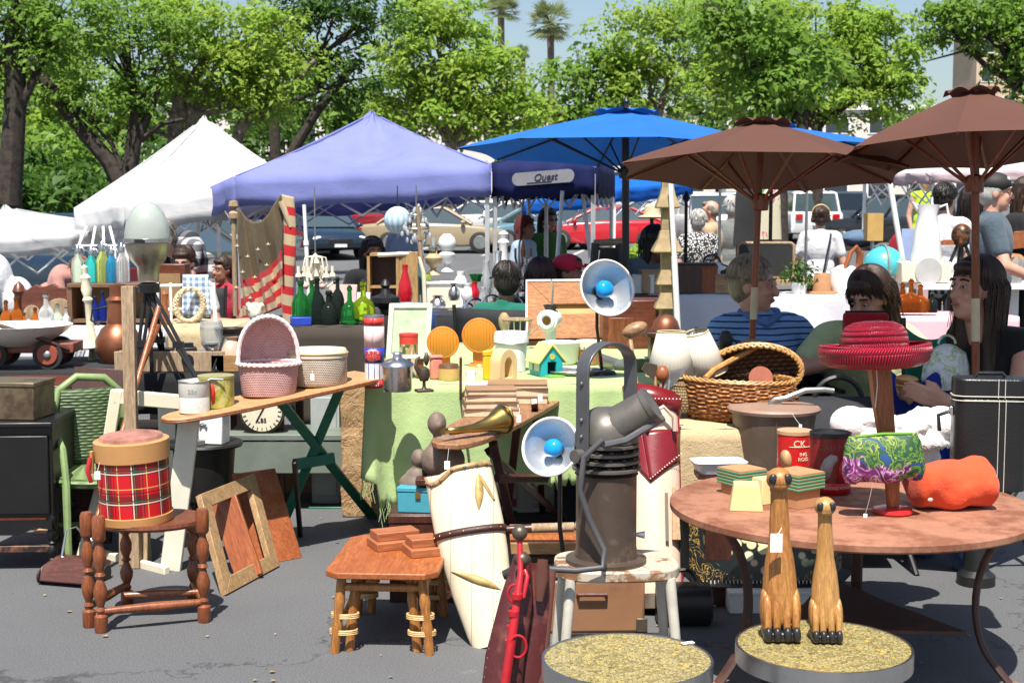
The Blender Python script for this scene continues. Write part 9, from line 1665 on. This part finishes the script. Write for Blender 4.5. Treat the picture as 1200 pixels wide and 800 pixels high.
drape('white cloth with embroidered hem under the globe',xat(985,YR),YR-.04,zR+.006,w+.02,.62,.22,WCL,.03,12,hem=.25)
r=thing('potted_plant','bushy small leaved plant in a white pot by the chalkboard','plant',onR(938));k=YR/FPX;part(r,'pot',MB().lathe([(0,0),(8*k,0),(10*k,14*k),(0,14*k)],18),WHITE);P,Nn=crown_points([((0,0,26*k),17*k,17*k,16*k,1.0)],26,.05,18);link('foliage',leaves_mesh('foliage',P,Nn,.035,LEAF_DARK),r)
lat('brown_top_hat','tan crowned hat upside down beside the plant','hat',963,345,YR+.05,[(0,0),(18,0),(18,3),(11,4),(9,24),(8,25),(0,25)],plain('tan_felt',(.4,.2,.09),.8),20)
lat('white_pot_lid','round white ceramic jar beside the tan hat','jar',990,345,YR+.1,[(0,0),(16,0),(20,14),(17,28),(8,34),(0,35)],WHITE,22)
r=thing('wooden_stirrup','tall bent brown wooden hoop standing by the globe','hoop',onR(998));part(r,'hoop',MB().tube([(-16*k,0,-2*k),(-8*k,0,26*k),(0,0,50*k),(6*k,.01,55*k),(12*k,.02,48*k),(11*k,.04,20*k),(8*k,.05,0)],[.022,.024,.026,.028,.026,.022,.02],10,sq=.6),REDW)
GLB=NT('old_globe');gn=GLB.noise(4.5,6,.65);GLB.color(GLB.ramp(gn,[(.5,(.06,.4,.46)),(.54,(.5,.52,.3)),(.62,(.6,.5,.32)),(.7,(.42,.3,.18))]));GLB=GLB.set(.4);r=thing('globe','turquoise desk globe in a half ring behind the red bag woman','globe',onR(1037));part(r,'foot',MB().lathe([(0,0),(14*k,0),(10*k,4*k),(3*k,8*k),(0,12*k)],20),DARKBR);part(r,'ball',MB().ell((0,0,33*k),(24*k,24*k,24*k),32,20),GLB);part(r,'meridian',MB().torus((0,0,33*k),25.5*k,.007,30,8,'yz'),plain('grey_meridian',(.25,.26,.22),.4))
YP=8.9;zP=at(1100,372,YP).z;r=thing('folding_table','pink clothed table left of the sandwich woman','table',(xat(1110,YP),YP,0));w=S(170,YP);part(r,'tabletop',MB().box((0,.25,zP-.02),(w,.5,.03)),DARKW)
for x in(-1,1):part(r,'leg',MB().box((x*w*.45,.25,zP/2-.02),(.035,.45,zP-.04)),BLACKM)
drape('pale pink cloth under the little brown bottles',xat(1110,YP),YP-.01,zP+.006,w+.02,.52,.3,cloth('pale_pink_cloth',(.68,.42,.46),.08),.02,16)
for px,h,lb in((1057,34,'leftmost brown glass bottle with a metal neck'),(1067,38,'second brown glass bottle with a metal neck'),(1078,32,'rightmost brown glass bottle with a metal neck'),(1092,22,'short dark bottle beside the brown trio')):bottle(lb,px,366,YP+.1,h,12,AMB if h>25 else BLKG,'brown bottles on the pink cloth',DEM if h>25 else BOT,cap=BRASS)
YJ=9.4;zJ=at(1085,331,YJ).z;r=thing('enamel_jug','tall white enamel water jug standing on a white box','jug',V((xat(1087,YJ),YJ,zJ+S(25,YJ))));k=YJ/FPX;part(r,'body',MB().lathe([(0,0),(17*k,0),(18*k,6*k),(14*k,36*k),(11*k,54*k),(14*k,66*k),(13*k,66*k),(10*k,54*k),(0,50*k)],28),WPL);part(r,'handle',MB().tube([(12*k,0,62*k),(22*k,0,66*k),(25*k,0,52*k),(17*k,0,24*k)],1.6*k,8),WPL);part(r,'spout',MB().prism([(-13*k,58*k),(-19*k,69*k),(-10*k,66*k)],-.02,.02),WPL,bev=.006)
q=thing('white_box_stand','square white block under the enamel jug','block',V((xat(1083,YJ),YJ,zJ+.004)));part(q,'block',MB().box((0,0,S(12.5,YJ)-.003),(S(58,YJ),.2,S(24,YJ))),CREAM,bev=.008);part(q,'grey_panel',MB().lathe([(0,0),(.09,0),(.09,.004),(0,.004)],24),plain('grey_shade_panel',(.45,.46,.44),.5)).matrix_basis=Matrix.Translation((0.01,-.105,S(13,YJ)))@Matrix.Rotation(PI/2,4,'X')
r=thing('white_bench','white painted bench table with flat legs','bench',(xat(1140,YJ),YJ-.1,0));w=S(150,YJ);part(r,'top',MB().box((.05,.2,zJ-.022),(w,.45,.04)),WHITE,bev=.004)
for x in(-.37,.0,.34):part(r,'leg',MB().box((x*w,.12,zJ/2-.022),(.07,.05,zJ-.044)),WHITE,bev=.004)
lat('glass_block','square clear glass jar on the white bench','jar',1186,331,YJ,[(0,0),(12,0),(13,4),(13,24),(10,30),(0,30)],CLEAR,4,rot=(0,0,.78))
Yq=9.9;q=thing('metal_sculpture','rusty globe and tube sculpture on a black tripod behind the bench','sculpture',(xat(1128,Yq),Yq,0));k=Yq/FPX;zz_=at(1128,276,Yq).z;SCU=worn('mottled_bronze',(.25,.1,.04),(.03,.025,.02),.45,.55,20,.4,.6);part(q,'ball',MB().ell((0,0,zz_),(12*k,12*k,14*k),20,14),SCU)
for a in(-1,0,1):part(q,'leg',MB().tube([(0,0,zz_),(a*22*k,-.1*abs(a)+.1,at(1128,330,Yq).z)],.012,8),BLACKM);
part(q,'post',MB().cyl((0,0,.0),(0,0,zz_),.016),BLACKM);part(q,'tube_arm',MB().tube([(8*k,0,zz_-6*k),(22*k,-.02,zz_+4*k),(34*k,-.02,zz_-4*k)],3*k,10),BLACKM);part(q,'orange_tube',MB().tube([(18*k,-.05,zz_-14*k),(30*k,-.08,zz_-34*k)],4*k,10),plain('salmon_tube',(.6,.25,.14),.5));part(q,'paddle',MB().box((-20*k,0,zz_-8*k),(22*k,.03,6*k)),REDW)
zC=at(1170,330,10.2).z
q=thing('folding_table','dark table carrying the wooden barrel','table',(xat(1175,10.2),10.2,0));part(q,'tabletop',MB().box((0,0,zC-.015),(.7,.5,.03)),DARKW)
for x in(-1,1):part(q,'leg',MB().box((x*.3,0,zC/2-.015),(.04,.4,zC-.03)),DARKW)
q=thing('wooden_barrel','small wooden barrel lying on its side at the far right stall','barrel',(xat(1176,10.2),10.2,zC+.002));k=10.2/FPX;part(q,'cask',MB().tube([(-14*k,-.04,17*k),(0,0,17*k),(22*k,.05,17*k)],[14*k,17*k,15*k],20),BONGO);part(q,'end',MB().tube([(-14.6*k,-.042,17*k),(-14*k,-.04,17*k)],12*k,18),PALEW);part(q,'cradle',MB().box((4*k,0,.02),(30*k,.16,.04)),DARKW)
q=thing('wooden_hatch','red brown wooden board curved over the barrel','board',(xat(1186,10.4),10.45,0));part(q,'board',MB().prism([(-30*k,at(1180,296,10.4).z),(30*k,at(1180,290,10.4).z),(30*k,at(1180,270,10.4).z),(0,at(1180,272,10.4).z),(-30*k,at(1180,284,10.4).z)],0,.04),REDW,bev=.004);part(q,'post',MB().cyl((20*k,.06,0),(20*k,.06,at(1180,275,10.4).z),.025),DARKW)
q=thing('signboard','pale blue flat board left of the white jug','panel',(xat(1068,10.6),10.6,0));zz_=at(1068,268,10.6).z;part(q,'panel',MB().box((0,0,zz_-.12),(S(22,10.6),.03,.24)),plain('pale_blue_panel',(.3,.38,.6),.6));part(q,'post',MB().cyl((0,.03,0),(0,.03,zz_-.02),.015),BLACKM)
garment('red_jacket','dark red jacket hung left of the pale blue panel',1052,10.9,26,40,274,cloth('dark_red_jacket',(.2,.01,.02),.3))
hst=thing('coat_stand','black stand holding the dark red jacket','stand',(xat(1052,10.95),10.98,0));part(hst,'pole',MB().cyl((0,0,0),(0,0,at(1052,272,10.9).z),.014),BLACKM);part(hst,'foot',MB().lathe([(0,0),(.15,0),(.14,.02),(0,.02)],14),BLACKM)
lat('pole','slanted white canopy pole crossing behind the globe','pole',1066,355,9.9,[(0,-60),(3.4,-60),(3.4,150),(0,150)],WLEG,10,rot=(0,-.19,0))
lat('black_lamp_post','slim black candle post behind the print blouse','post',803,345,9.9,[(0,0),(6,0),(2,4),(2,108),(5,112),(1,120),(0,121)],BLACKM,10)
cd=bpy.data.cameras.new('camera');cam=bpy.data.objects.new('camera',cd);COL.objects.link(cam);scene.camera=cam
cam.location=(0,0,CAM_H);cam.rotation_euler=(PI/2-PITCH,0,0);cd.sensor_width=36;cd.lens=36*FPX/1200;cd.clip_start=.05;cd.clip_end=1000
cd.dof.use_dof=True;cd.dof.focus_distance=5.2;cd.dof.aperture_fstop=9
EL,AZ=math.radians(64),math.radians(187)
sd=V((math.sin(AZ)*math.cos(EL),math.cos(AZ)*math.cos(EL),math.sin(EL)))
ld=bpy.data.lights.new('sun','SUN');ld.energy=5;ld.angle=math.radians(.53);ld.color=(1,.95,.87);lo_=bpy.data.objects.new('sun',ld);COL.objects.link(lo_);lo_.rotation_euler=sd.to_track_quat('Z','Y').to_euler();lo_.location=(0,-5,30)
w=bpy.data.worlds.new('World');scene.world=w;w.use_nodes=True;nt=w.node_tree;sky=nt.nodes.new('ShaderNodeTexSky');sky.sky_type='NISHITA';sky.sun_disc=False;sky.sun_elevation=EL;sky.sun_rotation=AZ;sky.dust_density=1.6;sky.air_density=1.1;sky.ozone_density=1.5
nt.links.new(sky.outputs[0],nt.nodes['Background'].inputs[0]);nt.nodes['Background'].inputs[1].default_value=.082
vs=scene.view_settings;vs.view_transform='Standard';vs.look='None';vs.exposure=.8;vs.gamma=1;vs.use_curve_mapping=False
scene.cycles.max_bounces=8;scene.cycles.transparent_max_bounces=12;scene.cycles.caustics_reflective=False;scene.cycles.caustics_refractive=False
scene.cycles.use_denoising=True
